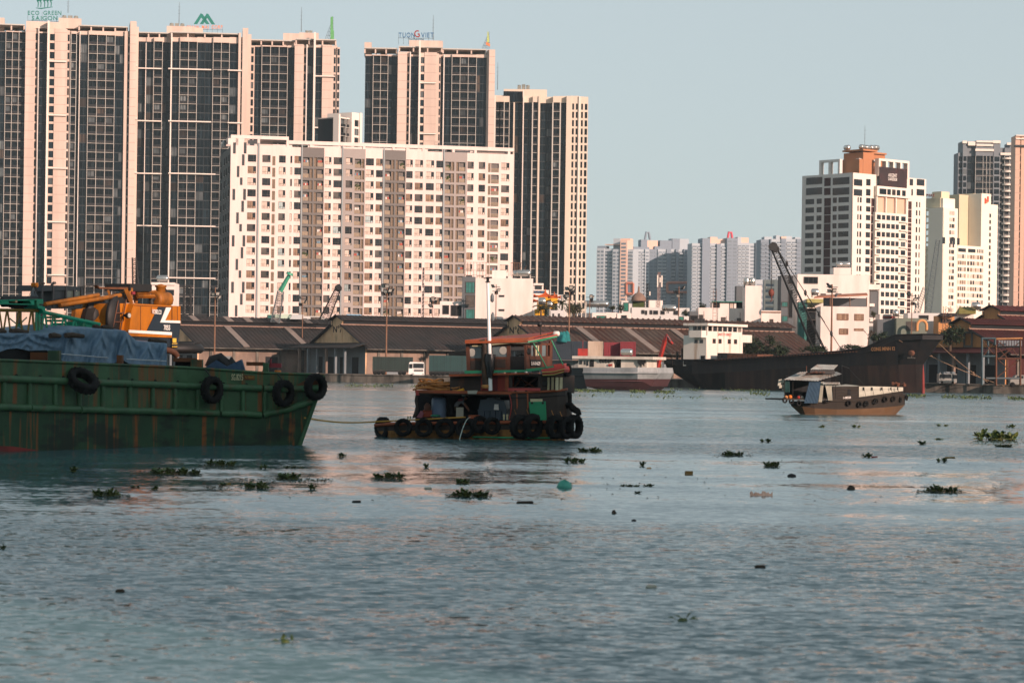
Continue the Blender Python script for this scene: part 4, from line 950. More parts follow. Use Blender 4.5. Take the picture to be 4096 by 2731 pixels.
def warehouse(label,corner_px,D,length,peak_py,eave_py,W_,roof_m,letters=None,strips=(),wall_m=None,ribs=1.2,gable_m=None,porch=True,skylights=(),low_m=None,rib_m=None,rib_w=0.16):
 """gable end faces left, long wall faces right of us; corner = near bottom corner between the two"""
 t=V(math.cos(PHI),math.sin(PHI),0);g=V(-math.sin(PHI),math.cos(PHI),0)
 c=P(corner_px,1400,D);c.z=0
 T=thing('warehouse',label,'warehouse',c+t*length/2+g*W_/2+V(0,0,QZ),'warehouses along the quay')
 Fg=Fac.line(c+g*W_,c);Fl=Fac.line(c,c+t*length)
 zp=P(corner_px,peak_py,D+W_/2*math.cos(PHI)).z;ze=P(corner_px,eave_py,D-2.5).z
 half=W_/2
 def pt(s,w,z):return c+t*s+g*(half-w)+V(0,0,z)
 zm_e,zcl,zlow=zp-1.15,zp-1.3,zp-2.3
 k=(zlow-ze)/(half+2.2-2.6)
 zw=zlow-k*(half-2.6)
 lm=low_m or roof_m
 def sheet(s0,s1,w0,z0,w1,z1,m,name='roof',th=0.12):
  b=MB();n=(pt(s0,w1,z1)-pt(s0,w0,z0)).cross(t).normalized()
  if n.z<0:n=-n
  b.obox(pt(s0,w0,z0),pt(s1,w0,z0)-pt(s0,w0,z0),pt(s0,w1,z1)-pt(s0,w0,z0),n*th,0)
  return b.build(name,m,T),n
 ov=0.7
 for sg in(1,-1):
  o1,n1=sheet(-ov,length+ov,0,zp,3.3*sg,zm_e,roof_m)
  o2,n2=sheet(-ov,length+ov,2.6*sg,zlow,(half+2.2)*sg,ze,lm)
  if sg==1:
   b=MB();s=0
   step=ribs
   while s<length:
    b.bar(pt(s,0.05,zp+0.14),pt(s,3.3,zm_e+0.14),rib_w)
    b.bar(pt(s,2.7,zlow+0.12),pt(s,half+2.2,ze+0.14),rib_w);s+=step
   b.build('roof_ribs',rib_m or lm,T,kind='stuff')
   b=MB();b.bar(pt(-ov,2.7,zlow+0.2),pt(length+ov,2.7,zlow+0.2),0.3);b.build('roof_flashing',M_flash,T)
   b=MB();b.bar(pt(-ov,half+2.25,ze),pt(length+ov,half+2.25,ze),0.22);b.build('gutter',M_conc,T)
   for s0,wd,up in skylights:
    b=MB()
    if up:b.obox(pt(s0,0.1,zp+0.16),t*wd,pt(0,3.3,zm_e)-pt(0,0,zp),n1*0.1)
    else:b.obox(pt(s0,2.9,zlow+0.02),t*wd,(pt(0,half+2.2,ze)-pt(0,2.6,zlow))*0.93,n2*0.25)
    b.build('roof_skylight',M_skyl,T)
 b=MB()
 for w in(2.6,-2.6):
  b.obox(pt(0,w,zlow-0.5),t*length,g*0.2,(0,0,zm_e-zlow+0.45))
 b.build('clerestory',M_dark,T)
 gm=gable_m or M_gable
 b=MB();q=[pt(0,-half,QZ),pt(0,half,QZ),pt(0,half,zw),pt(0,2.6,zlow),pt(0,2.6,zp-0.95),pt(0,0,zp-0.05),pt(0,-2.6,zp-0.95),pt(0,-2.6,zlow),pt(0,-half,zw)]
 b.prism(q,t*0.3);b.build('gable_wall',gm,T)
 for w in(-2.6,2.6):b=MB();b.obox(pt(-0.12,w-0.2,zw),t*0.12,g*0.4,(0,0,zp-1.2-zw));b.build('pilaster',gm,T)
 for s0,s1 in((0.1,-0.05),):
  b=MB();b.tube([pt(-ov,-half-2.2,ze+0.15),pt(-ov,-2.6,zlow+0.15)],0.22,4,0,True,False);b.tube([pt(-ov,half+2.2,ze+0.15),pt(-ov,2.6,zlow+0.15)],0.22,4,0,True,False)
  b.tube([pt(-ov,-3.3,zm_e+0.1),pt(-ov,0,zp+0.12),pt(-ov,3.3,zm_e+0.1)],0.2,4,0,True,False);b.build('verge_board',M_dark,T)
 wm_=wall_m or M_wallp
 b=MB();b.fbox(Fl,0.31,length,-0.4,0,QZ,zw-0.3);b.fbox(Fl,0,length,-W_,-W_+0.3,QZ,zw-0.3);b.build('wall',wm_,T)
 b=MB();s=3.0
 while s<length-2:
  b=MB();b.fbox(Fl,s,s+0.6,0.003,0.25,QZ,zw-0.4);b.build('pilaster',M_conc,T);s+=6.0
 s=6.5;i=0
 while s<length-6:
  b=MB();b.fbox(Fl,s-1.0,s+2.2,0.01,0.06,QZ,QZ+3.7);b.build('sliding_door',M_dark if i%2 else M_wallg,T);s+=12.0;i+=1
 if porch:
  zpo=zw+0.5
  b=MB();b.obox(pt(0.1,-half-2,zpo),t*-5.0+V(0,0,-1.2),g*-(W_+4),(0,0,0.15));b.build('porch_roof',lm,T)
  for j in range(6):
   w=-half+W_*(j+0.5)/6;b=MB();b.obox(pt(-4.3,w-0.3,QZ),t*0.5,g*-0.6,(0,0,zpo-1.1-QZ));b.build('porch_post',M_wallp if j%3==0 else M_wallg,T)
  for j in range(4):
   w=-half+W_*(j+0.8)/4.6;b=MB();b.obox(pt(-0.06,w-1.6,QZ),t*0.05,g*-3.2,(0,0,3.8));b.build('door',M_dark,T)
  b=MB();b.obox(pt(-0.05,-half,QZ),t*0.04,g*-W_,(0,0,zw-QZ-0.2));b.build('porch_wall',M_wallg,T)
 if letters:
  q=pt(-0.06,0.0,zlow-1.6);text('lettering',letters,q,Fg,1.5,M_dark,T,width=4.6,depth=0.02)
 return T,pt,c,t,g,zp,ze
sk=lambda*a:[(x,1.6,u)for x,u in a]
WH8,pt8,*_=warehouse('long grey roofed warehouse left of the N°7 gable, with pale roof strips',790,566,44,1266,1391,26,M_roofgrey,skylights=sk((3,1),(12,1),(17,1),(25,1),(33,1),(11,0),(27,0)),ribs=1.1)
WH7,pt7,*_=warehouse('grey roofed warehouse with N°7 painted on its gable',1462,548,54,1263,1397,28,M_roofgrey,letters='N°7',ribs=1.1)
WH6,pt6,*_=warehouse('rusty roofed warehouse with N°6 painted on its gable',2190,531,76,1266,1408,28,M_rust,letters='N°6',skylights=[(14,1.8,0),(27,1.8,0),(40,1.8,0)],ribs=1.5,rib_w=0.5,rib_m=mat('pale_rusty_ribs',hexc('5c5048'),0.85,0.3,0.4,dirt=hexc('5c4034'),dirt_amt=0.9,dirt_scale=(0.1,0.25,0.25),edge=(0.4,0.6)))
M_gable2=mat('brown_gable',hexc('b5804f'),0.9,0.2,0.2,dirt=hexc('6a543f'),dirt_amt=0.6,dirt_scale=(0.3,0.3,0.1))
WH5,pt5,c5,t5,g5,zp5,ze5=warehouse('maroon roofed warehouse with a brown gable at the right edge',4022,486,60,1277,1418,26,M_maroon,gable_m=M_gable2,ribs=0.9,wall_m=M_maroon)
b=MB();q=pt5(-0.1,0.6,ze5+1.4)
for a in((0,0,0.5,3.4),(2.3,0,0.5,3.4),(0.5,0,1.8,0.5),(0.5,2.9,1.8,0.5)):
 b.obox(q+g5*-a[0]+V(0,0,a[1]),t5*-0.1,g5*-a[2],(0,0,a[3]))
b.build('gable_relief',M_conc,WH5)
WHb,*_=warehouse('second maroon roof rising behind the brown gable',4150,540,60,1226,1370,30,M_maroon,gable_m=M_gable2,ribs=1.5,rib_w=0.35,rib_m=mat('maroon_ribs',hexc('6a3a36'),0.8,0.2,0.5),porch=False,wall_m=M_maroon)
# floodlight poles
M_pole=mat('rusty_pole',hexc('7a5a45'),0.8,0.2,1.0);M_lamp=mat('floodlight_black',hexc('191c1d'),0.5,0.2,2);M_lampg=mat('floodlight_glass',hexc('a9a69c'),0.2,0.1,2,spec=0.6)
def floodlight_pole(label,px,y_top,y_base,D,r=0.22,n=8,seed=0,cluster=1.0,z_base=QZ):
 base=P(px,y_base,D);base.z=z_base;top=P(px,y_top,D)
 T=thing('floodlight_pole',label,'floodlight pole',base,'floodlight poles along the quay')
 b=MB();b.tube((base,V(base.x,base.y,top.z)),[r,r*0.55],8);b.build('pole',M_pole,T)
 top=V(base.x,base.y,top.z)
 for zz in(-0.6,-1.7):
  b=MB();b.bar(top+V(-1.2*cluster,0,zz),top+V(1.2*cluster,0,zz),0.14);b.bar(top+V(0,-0.9*cluster,zz),top+V(0,0.9*cluster,zz),0.12)
  b.build('crossarm',M_lamp,T)
 rn=random.Random(seed)
 for i in range(n):
  a=i*2.4+seed;z=(-0.2,-1.2,-2.0)[i%3]+rn.uniform(-0.2,0.2);rad=rn.uniform(0.6,1.25)*cluster
  d=V(math.cos(a),math.sin(a),-0.55).normalized();c=top+V(math.cos(a)*rad,math.sin(a)*rad,z)
  u=d.cross(ZUP).normalized();w=u.cross(d)
  b=MB();b.prism([c-u*0.32-w*0.28,c+u*0.32-w*0.28,c+u*0.32+w*0.28,c-u*0.32+w*0.28],d*0.1)
  q=c+d*0.1;b.prism([q-u*0.42-w*0.38,q+u*0.42-w*0.38,q+u*0.42+w*0.38,q-u*0.42+w*0.38],d*0.25);o=b.build('floodlight',M_lamp,T)
  g_=MB();q=c+d*0.36;g_.quad(q-u*0.36-w*0.32,q+u*0.36-w*0.32,q+u*0.36+w*0.32,q-u*0.36+w*0.32);g_.build('lens',M_lampg,o)
 return T
floodlight_pole('floodlight pole standing before the long grey roof, left of the white block',858,1150,1395,540,seed=1)
floodlight_pole('floodlight pole with a dense cluster before the N°7 warehouse roof',1545,1138,1382,525,seed=2,n=12)
floodlight_pole('thin floodlight pole in front of the blank white house',1983,1137,1285,590,seed=3,n=4,cluster=0.8,r=0.16)
floodlight_pole('tall floodlight pole right of the temple roof, by the containers',2275,1147,1370,520,seed=4,n=10)
floodlight_pole('small floodlight pole at the end of the ribbed tower',2358,1180,1280,640,seed=5,n=4,cluster=0.8,r=0.15)
floodlight_pole('floodlight pole in front of the far towers with antenna panels',2714,1146,1292,600,seed=6,n=5,cluster=0.9,r=0.2)
floodlight_pole('floodlight pole against the stepped white house',2995,1178,1300,600,seed=7,n=5,cluster=0.8,r=0.15)
floodlight_pole('floodlight pole in front of the white house with brown windows',3325,1137,1405,510,seed=8,n=5,r=0.26)
floodlight_pole('floodlight pole before the billboard tower base',3646,1172,1335,540,seed=9,n=5,cluster=0.9,r=0.16)
floodlight_pole('short floodlight pole behind the long grey roof',1210,1185,1280,585,seed=10,n=3,cluster=0.7,r=0.14)
floodlight_pole('floodlight pole right of the slim antenna at the white block base',1731,1188,1280,600,seed=11,n=6,cluster=0.8,r=0.15)
# slim telecom masts
def telecom(label,px,y_top,y_base,D,panels,m,w_=0.5):
 base=P(px,y_base,D);top=P(px,y_top,D);base.x=top.x
 T=thing('telecom_mast',label,'telecom mast',V(base.x,base.y,QZ),'telecom masts among the roofs')
 b=MB();h=w_/2;A_=[V(base.x+a*h,base.y+c*h,base.z-3)for a,c in((-1,-1),(1,-1),(0,1))];B_=[V(top.x+a*h*0.7,top.y+c*h*0.7,top.z)for a,c in((-1,-1),(1,-1),(0,1))]
 for a,c in zip(A_,B_):b.bar(a,c,0.12)
 n=int((top.z-base.z)/0.7)
 for i in range(n):
  for j in range(3):b.bar(A_[j].lerp(B_[j],i/n),A_[(j+1)%3].lerp(B_[(j+1)%3],(i+1)/n),0.07)
 b.build('lattice',m,T)
 for dx,y0,y1 in panels:
  a=P(px+dx,y1,D);c=P(px+dx,y0,D);b=MB();b.box(a.x-0.16,a.x+0.16,a.y-0.5,a.y-0.3,a.z,c.z);b.bar(V(a.x,a.y-0.3,(a.z+c.z)/2),V(top.x,top.y,(a.z+c.z)/2),0.08);b.build('antenna_panel',M_offw,T)
M_redw=mat('red_white_mast',hexc('a3918a'),0.7,0.3,0.7,dirt=hexc('7d4a3e'),dirt_amt=0.7,dirt_scale=(0.1,0.1,0.5))
telecom('red and white telecom mast with long white antenna panels',2636,1088,1285,640,[(-6,1100,1148),(11,1102,1148),(4,1110,1130)],M_redw,0.8)
telecom('dark telecom mast left of the domed roof',2591,1132,1270,640,[(8,1166,1182)],M_black,0.9)
telecom('slim dark mast before the white block windows',1694,1070,1270,600,[(3,1120,1135),(-3,1150,1165)],M_black,0.5)
telecom('wide lattice mast on the right before the cream tower',3786,1225,1340,560,[],M_pole,2.4)
# houses between the warehouses and the towers
HF=Fac(0,600,4096,600);HG=Fac(0,640,4096,640);HN=Fac(0,575,4096,575)
M_pinkwhite=mat('pinkish_white_house',hexc('e3d8cf'),0.85,0.04,0.1,dirt=hexc('c2b5a9'),dirt_amt=0.4,dirt_scale=(0.3,0.3,0.06))  # pinkish white house walls with greyer streaks
M_tealc=mat('teal_curtain',hexc('2f6f68'),0.7,0.3,1.0,dirt=hexc('1d4743'),dirt_amt=0.8,dirt_scale=(2,2,0.04));M_greydark=mat('dark_grey_wall',hexc('5c6163'),0.85,0.1,0.2)
M_greenc=mat('green_shutter',hexc('1f6e5e'),0.7,0.15,0.5)
def z2(x):return 1850+x/3.92
def z2y(y):return 1040+y/3.92
H1=house('house','big blank white house wall behind the tugboat mast','house',HF,z2(205),z2(1108),z2y(285),9,M_pinkwhite,[(z2(578),z2(652),z2y(555),z2y(572)),(z2(574),z2(652),z2y(775),z2y(793))],parapet=0.4)
H1b=house('house','narrow grey house bay with teal curtains left of the blank white wall','house',Fac(0,599,4096,599),z2(-5),z2(205),z2y(262),8,M_greydark,[(z2(55),z2(190),z2y(345),z2y(515),M_tealc),(z2(55),z2(190),z2y(555),z2y(735),CUR[3]),(z2(55),z2(190),z2y(775),z2y(945),M_tealc)])
b=MB();s0,s1=HF.s_at(z2(465),1080,-2),HF.s_at(z2(685),1080,-2);b.fbox(HF,s0,s1,-6,-2,HF.z(z2(560),z2y(285)),HF.z(z2(560),z2y(160),-2));b.build('roof_room',M_pinkwhite,H1)
water_tank('long silver tank on the blank white house',HF.pp(z2(960),z2y(268),-3)+V(0,0,-0.3),0.8,3.6,HF);water_tank('short silver tank beside the long one on the blank white house',HF.pp(z2(840),z2y(268),-4)+V(0,0,-0.3),0.75,1.8,HF)
b=MB();F_=HF;rn=random.Random(5)
for k in range(9):x=z2(30+k*48);q=HF.pp(x,z2y(285),-2-(k%3));b.bar(q,V(q.x,q.y,HF.z(x,z2y(30),-2)),0.09)
for yy in(35,160,235):b.bar(HF.pp(z2(30),z2y(yy),-2),HF.pp(z2(420),z2y(yy+5),-3),0.08)
for k in range(7):x=z2(760+k*26);q=HF.pp(x,z2y(240),-6);b.bar(q,V(q.x,q.y,HF.z(x,z2y(45),-6)),0.1)
b.bar(HF.pp(z2(755),z2y(45),-6),HF.pp(z2(930),z2y(45),-6),0.14)
for k in range(12):x=z2(720+rn.random()*260);q=HF.pp(x,z2y(260),-5);b.bar(q,q+V(rn.uniform(-1,1),0,rn.uniform(0.5,3)),0.07)
b.build('roof_trellis',M_pole,H1)
H2=house('house','white balconied house stepping down right of the blank white wall','house',HG,z2(1112),z2(1270),z2y(370),8,M_pinkwhite,[(z2(1140),z2(1240),z2y(410),z2y(455))],slabs=[(z2(1112),z2(1272),z2y(365),z2y(395),0.5,M_pinkwhite)])
H2b=house('house','low white house above the temple roof, blue panes in place of its lettering','house',Fac(0,638,4096,638),z2(1110),z2(1355),z2y(470),6,M_pinkwhite,[(z2(1125),z2(1160),z2y(488),z2y(512),M_blue_sign),(z2(1168),z2(1220),z2y(488),z2y(512),M_blue_sign),(z2(1228),z2(1282),z2y(488),z2y(516),M_blue_sign)])  # blue panes stand in for the wall lettering
TP=thing('temple','yellow temple with orange upturned tile roofs behind palms','temple',HF.pp(z2(1300),z2y(850),-6))
M_tile=mat('orange_roof_tile',hexc('b2521f'),0.6,0.2,1.5);M_ywall=mat('saffron_wall',hexc('d19a1e'),0.7,0.1,0.5)
def curved_roof(cx,y_top,y_eave,hw,D,m):
 b=MB();top=P(cx,y_top,D);e=P(cx,y_eave,D);w_=hw/FPX*D;n=4
 prof=[(0.04,1.0),(0.22,0.62),(0.5,0.32),(0.8,0.1),(1.0,0.1)]
 rings=[]
 for fr,hz in prof:
  ring=[]
  for k in range(16):
   a=2*math.pi*k/16;ca,sa=math.cos(a),math.sin(a);mx_=max(abs(ca),abs(sa));x,y=ca/mx_,sa/mx_
   corner=(abs(x)*abs(y))**3
   ring.append(V(e.x+x*w_*fr,e.y+y*w_*fr*0.8,e.z+(top.z-e.z)*hz+corner*fr**3*0.55))
  rings.append(ring)
 pts=[p for r_ in rings for p in r_]
 b._add(pts,[(i*16+k,i*16+(k+1)%16,(i+1)*16+(k+1)%16,(i+1)*16+k)for i in range(4)for k in range(16)],0)
 for k in range(16):b.bar(rings[4][k],rings[4][(k+1)%16],0.25)
 for k in(2,6,10,14):
  for i in range(4):b.bar(rings[i][k]+V(0,0,.1),rings[i+1][k]+V(0,0,.1),0.25)
 b.tube((top,top+V(0,0,1.1)),[0.35,0.05],6)
 return b.build('tile_roof',m,TP)
curved_roof(z2(1300),z2y(520),z2y(595),46,606,M_tile);curved_roof(z2(1310),z2y(600),z2y(670),50,606,M_tile);curved_roof(z2(1440),z2y(565),z2y(605),24,600,M_tile)
b=MB()
for a,c,y0,y1,D in((1190,1400,590,640,606),(1170,1440,665,760,606),(1385,1490,605,680,600),(1130,1280,780,870,597)):
 p,q=P(z2(a),z2y(y1),D),P(z2(c),z2y(y0),D);b.box(p.x,q.x,D-3,D+3,p.z,q.z)
b.build('wall',M_ywall,TP)
water_tank('silver tank in front of the temple',P(z2(1245),z2y(735),588),0.9,1.9,HF);water_tank('small white tank right of the temple tank',P(z2(1370),z2y(770),590),0.7,1.3,HF)
house('house','small pale grey block with two slit windows before the palms','house',HN,z2(1385),z2(1597),z2y(790),6,M_shade,[(z2(1418),z2(1432),z2y(845),z2y(902)),(z2(1506),z2(1522),z2y(845),z2y(902))])
house('house','pale house behind the palms right of the temple','house',HG,z2(1490),z2(1640),z2y(545),6,M_shade,[(z2(1560),z2(1578),z2y(560),z2y(660),M_offw)])
TR=thing('roof_shelter','open shelter with a curved grey sheet roof left of the small floodlight','shelter',P(z2(1770),z2y(720),625))
b=MB();a,c=P(z2(1600),z2y(650),625),P(z2(1930),z2y(645),625);pts=[]
for i in range(9):
 f=i/8;x=a.x+(c.x-a.x)*f;z=a.z+math.sin(f*math.pi)*2.2;pts.append((x,z))
b._add([V(x,622,z)for x,z in pts]+[V(x,630,z+0.3)for x,z in pts],[(i,i+1,i+10,i+9)for i in range(8)]);b.build('sheet_roof',M_roofkit,TR)
b=MB()
for i in range(6):x=a.x+(c.x-a.x)*i/5;b.bar(V(x,623,a.z-5),V(x,623,a.z),0.25)
b.build('posts',M_offw,TR)
house('house','low white building with a green shutter on the warehouse skyline','house',HN,z2(2035),z2(2352),z2y(830),7,M_pinkwhite,[(z2(2110),z2(2250),z2y(878),z2y(925),M_greenc)])
house('house','dark roof deck behind the green shuttered building','house',HG,z2(1720),z2(2260),z2y(830),6,M_greydark,[(z2(1760),z2(1860),z2y(870),z2y(915),M_dark)])
water_tank('left white tank on the skyline roof deck',P(z2(2040),z2y(770),642),0.9,4.4,HF);water_tank('right white tank on the skyline roof deck',P(z2(2135),z2y(770),642),0.9,5.6,HF)
def z3(x):return 2400+x/3.92
def z3y(y):return 1080+y/3.92
house('house','bright white cube house left of the arched villa','house',HF,z3(95),z3(270),z3y(665),6,M_pinkwhite,[])
house('house','cream low house with an arched opening','house',HN,z3(270),z3(495),z3y(675),6,M_pinkwhite,[(z3(340),z3(415),z3y(715),z3y(752))])
HV=house('house','white villa with arched windows and a brown dome behind it','house',HF,z3(500),z3(1405),z3y(590),8,M_shade,[(z3(655),z3(690),z3y(632),z3y(680)),(z3(710),z3(735),z3y(640),z3y(695)),(z3(785),z3(815),z3y(635),z3y(688)),(z3(840),z3(905),z3y(640),z3y(690)),(z3(955),z3(1010),z3y(640),z3y(690)),(z3(1160),z3(1220),z3y(640),z3y(695))])
HV2=house('house','upper villa floor with a green door left under the dome','house',HG,z3(335),z3(720),z3y(485),8,M_shade,[(z3(372),z3(445),z3y(515),z3y(640),M_greenc),(z3(515),z3(700),z3y(500),z3y(590),M_plant)])
b=MB();q=P(z3(605),z3y(485),640);w_=120/3.92/FPX*640
b.lathe(q,[(w_*0.98,0),(w_,0.2),(w_*0.92,0.9),(w_*0.75,1.5),(w_*0.45,2.0),(w_*0.14,2.3),(0.3,2.35),(0.25,3.4),(0.1,4.0)],20);b.build('dome',mat('brown_dome',hexc('7d675a'),0.8,0.2,0.5),HV2,smooth=True)
house('house','plain white roof room right of the dark mast','house',HG,z3(760),z3(985),z3y(475),6,M_pinkwhite,[])
water_tank('left silver tank before the villa arches',P(z3(1030),z3y(680),590),0.8,2.0,HF);water_tank('right silver tank before the villa arches',P(z3(1110),z3y(680),588),0.8,2.6,HF)
house('house','low pale building with a green shutter left of the dark gate','house',HN,z3(955),z3(1395),z3y(722),6,M_shade,[(z3(1240),z3(1310),z3y(735),z3y(785),M_greenc)])
house('house','narrow grey gate house left of the stepped white house','house',HN,z3(1405),z3(1545),z3y(650),6,M_greydark,[(z3(1415),z3(1530),z3y(715),z3y(800),M_dark)])
HS=house('house','wide stepped white house with a tall tank tower','house',HF,z3(1545),z3(2330),z3y(595),9,M_pinkwhite,[(z3(1560),z3(1612),z3y(705),z3y(770),CUR[3]),(z3(1905),z3(1965),z3y(745),z3y(800),CUR[3]),(z3(2150),z3(2205),z3y(760),z3y(800),CUR[3])])
house('house','lean-to roof floor of the stepped white house with a green edge','house',HG,z3(1760),z3(2260),z3y(500),6,M_pinkwhite,[(z3(1780),z3(1875),z3y(515),z3y(600),M_dark),(z3(2035),z3(2095),z3y(510),z3y(605),CUR[0])],slabs=[(z3(1745),z3(2265),z3y(492),z3y(503),1.0,M_greenc)])
house('house','tall plain stair tower of the stepped white house carrying two tanks','house',Fac(0,596,4096,596),z3(2280),3046,z3y(245),7,M_pinkwhite,[])
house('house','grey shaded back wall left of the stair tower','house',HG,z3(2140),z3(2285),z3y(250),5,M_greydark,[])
water_tank('left upright tank on the stair tower',P(2986,1142,598)+V(0,0,-0.5),0.75,2.0,HF,True);water_tank('right upright tank on the stair tower',P(3009,1142,598)+V(0,0,-0.5),0.75,2.0,HF,True)
def z4(x):return 3000+x/3.92
def z4y(y):return 1050+y/3.92
house('house','lower white wing of the stepped house with a tiny window','house',HF,z4(180),z4(487),z4y(755),7,M_pinkwhite,[(z4(315),z4(360),z4y(893),z4y(942),CUR[3])],slabs=[(z4(180),z4(490),z4y(770),z4y(785),0.3,M_pole)])
house('house','dark green netted house behind the black lattice boom','house',HG,z4(490),z4(735),z4y(200),8,M_greydark,[(z4(500),z4(590),z4y(620),z4y(690),M_tealc),(z4(500),z4(590),z4y(840),z4y(920),M_tealc),(z4(610),z4(715),z4y(220),z4y(330),M_dark),(z4(610),z4(720),z4y(430),z4y(860),M_dark)])
HL=house('house','large white house with one wide top window and a tree shadow','house',HF,z4(745),z4(1870),z4y(190),10,M_pinkwhite,[(z4(850),z4(1060),z4y(230),z4y(325),CUR[2]),(z4(1115),z4(1185),z4y(492),z4y(528),CUR[3]),(z4(1362),z4(1430),z4y(492),z4y(515),CUR[3])])
b=MB();s0,s1=HF.s_at(z4(1312),1080),HF.s_at(z4(1585),1080);b.fbox(HF,s0,s1,-7,-0.003,HF.z(z4(1400),z4y(190)),HF.z(z4(1400),z4y(80)));b.build('roof_room',M_pinkwhite,HL)
water_tank('pair of tanks on the large white house, left one',HF.pp(z4(1400),z4y(78),-3)+V(0,0,-0.4),0.7,1.5,HF);water_tank('pair of tanks on the large white house, right one',HF.pp(z4(1490),z4y(78),-3)+V(0,0,-0.4),0.7,2.6,HF)
HM=house('house','white house with brown barred windows behind the floodlight pole','house',HN,z4(1110),z4(1870),z4y(690),9,M_pinkwhite,[(z4(1370),z4(1540),z4y(808),z4y(895),CUR[1]),(z4(1645),z4(1778),z4y(812),z4y(902),CUR[1]),(z4(1405),z4(1535),z4y(1040),z4y(1120),CUR[1]),(z4(1640),z4(1775),z4y(1040),z4y(1062),CUR[1])],frame_m=M_pole)
house('house','recessed wing with a mullioned window left of the brown windows','house',HF,z4(835),z4(1112),z4y(720),6,M_pinkwhite,[(z4(905),z4(1030),z4y(770),z4y(895),CUR[2])])
house('house','dark green netted bay with yellow plants','house',Fac(0,598,4096,598),z4(765),z4(895),z4y(630),6,M_tealc,[])
SHD=thing('roof_shed','open shed with a tiled lean-to roof on the white house with brown windows','shed',P(z4(1500),z4y(690),580))
b=MB();a,c=P(z4(1000),z4y(560),574),P(z4(1845),z4y(520),574);a2,c2=P(z4(1090),z4y(530),582),P(z4(1830),z4y(495),582);b._add([a,c,c2,a2,a+V(0,0,.3),c+V(0,0,.3),c2+V(0,0,.3),a2+V(0,0,.3)],[(0,1,2,3),(4,5,6,7),(0,1,5,4),(2,3,7,6),(1,2,6,5),(0,3,7,4)]);b.build('tile_roof',mat('faded_tile',hexc('a06a50'),0.8,0.3,1.0),SHD)
for x in(1255,1565,1830):b=MB();p=P(z4(x),z4y(690),575);q=P(z4(x),z4y(545),575);b.bar(p,q,0.22);b.build('post',M_pole,SHD)
b=MB();p,q=P(z4(1150),z4y(690),583),P(z4(1835),z4y(560),583);b.box(p.x,q.x,583,583.3,p.z,q.z);b.build('back_wall',M_greydark,SHD)
water_tank('silver tank at the left end of the tiled shed',P(z4(1015),z4y(545),584),0.8,1.9,HF)
house('house','yellow green ledge house under the tiled shed','house',Fac(0,597,4096,597),z4(900),z4(1155),z4y(570),5,mat('lime_wall',hexc('9a955c'),0.8,0.2,0.3),[],zb=HF.z(z4(1000),z4y(635)))
HT=house('house','slim tall house with stacked balconies left of the billboard tower','house',Fac(0,605,4096,605),z4(1860),z4(2035),z4y(350),6,M_shade,[(z4(1885),z4(2010),z4y(450),z4y(850),M_greydark)],slabs=[(z4(1858),z4(2040),z4y(345),z4y(425),1.0,M_pinkwhite),(z4(1865),z4(1945),z4y(645),z4y(690),1.0,M_pinkwhite),(z4(1868),z4(2000),z4y(885),z4y(925),1.0,M_pinkwhite)])
def z5(x):return 3500+x/3.946
def z5y(y):return 1100+y/3.946
for i,(a,c,y0,D,m,lab,wins)in enumerate(((75,350,620,590,M_pinkwhite,'white wall with a red stripe below the billboard tower',[(z5(130),z5(315),z5y(650),z5y(680),M_red_sign)]),(40,340,700,575,M_greydark,'grey green shed right of the white house with brown windows',[]),(340,820,680,572,mat('sage_wall',hexc('6c7468'),0.85,0.15,0.2),'sage green house with a round arch window',[(z5(500),z5(645),z5y(740),z5y(870),CUR[3])]),(520,1105,600,590,M_shade,'long grey roofed house behind the arch',[(z5(700),z5(840),z5y(640),z5y(700),M_dark)]),(1005,1255,640,580,mat('apricot_wall',hexc('c58f5c'),0.85,0.1,0.2),'small apricot gabled house at the foot of the cream tower',[(z5(1040),z5(1120),z5y(690),z5y(750),CUR[2]),(z5(1130),z5(1200),z5y(700),z5y(750),CUR[2])]),(1290,1560,620,600,M_pinkwhite,'pale house under the olive roof',[]))):
 house('house',lab,'house',Fac(0,D,4096,D),z5(a),z5(c),z5y(y0),7,m,wins)
AR=thing('arch','round apricot arch before the grey roofed house','arch',P(z5(740),z5y(870),568))
b=MB();path=[P(z5(740+75*math.cos(a)),z5y(800-85*math.sin(a)),568)for a in[math.pi*k/10 for k in range(11)]];b.tube([P(z5(815),z5y(890),568)]+path+[P(z5(665),z5y(890),568)],0.35,6);b.build('arch_ring',MATS['apricot_wall'],AR)
def gable_roof(parent_name,label,pxa,pxb,y_ridge,y_eave,D,m,dep=6):
 T=thing(parent_name,label,'roof',P((pxa+pxb)/2,y_eave,D));b=MB();a,c=P(pxa,y_eave,D),P(pxb,y_eave,D);zr=P((pxa+pxb)/2,y_ridge,D).z
 b.prism([V(a.x,D-dep/2,a.z),V(a.x,D+dep/2,a.z),V(a.x+(c.x-a.x)*0.15,D,zr)],V(c.x-a.x,0,0));b.build('sheet',m,T)
gable_roof('tile_roof','olive green ribbed roof left of the big maroon roof',z5(1290),z5(1555),z5y(505),z5y(615),598,mat('olive_roof',hexc('77703a'),0.7,0.2,1.0))
gable_roof('tile_roof','dark gabled roof over the apricot house',z5(1000),z5(1260),z5y(600),z5y(650),578,M_roofgrey)
water_tank('grey tank beside the olive roof',P(z5(1590),z5y(575),596),0.9,2.2,HF);water_tank('white tank below the billboard tower',P(z5(330),z5y(690),588),0.8,1.6,HF,True)
def z6(x):return 1000+x/3.92
house('house','pale green and white container like roof rooms at the foot of the white block','house',HF,z6(270),z6(640),z2y(850),6,mat('mint_wall',hexc('b9cdb9'),0.8,0.1,0.3),[(z6(275),z6(385),z2y(868),z2y(935),M_tealc)])
gable_roof('tile_roof','small white roof with a dark arch edge at the foot of the white block',z6(640),z6(815),z2y(855),z2y(930),592,M_shade)
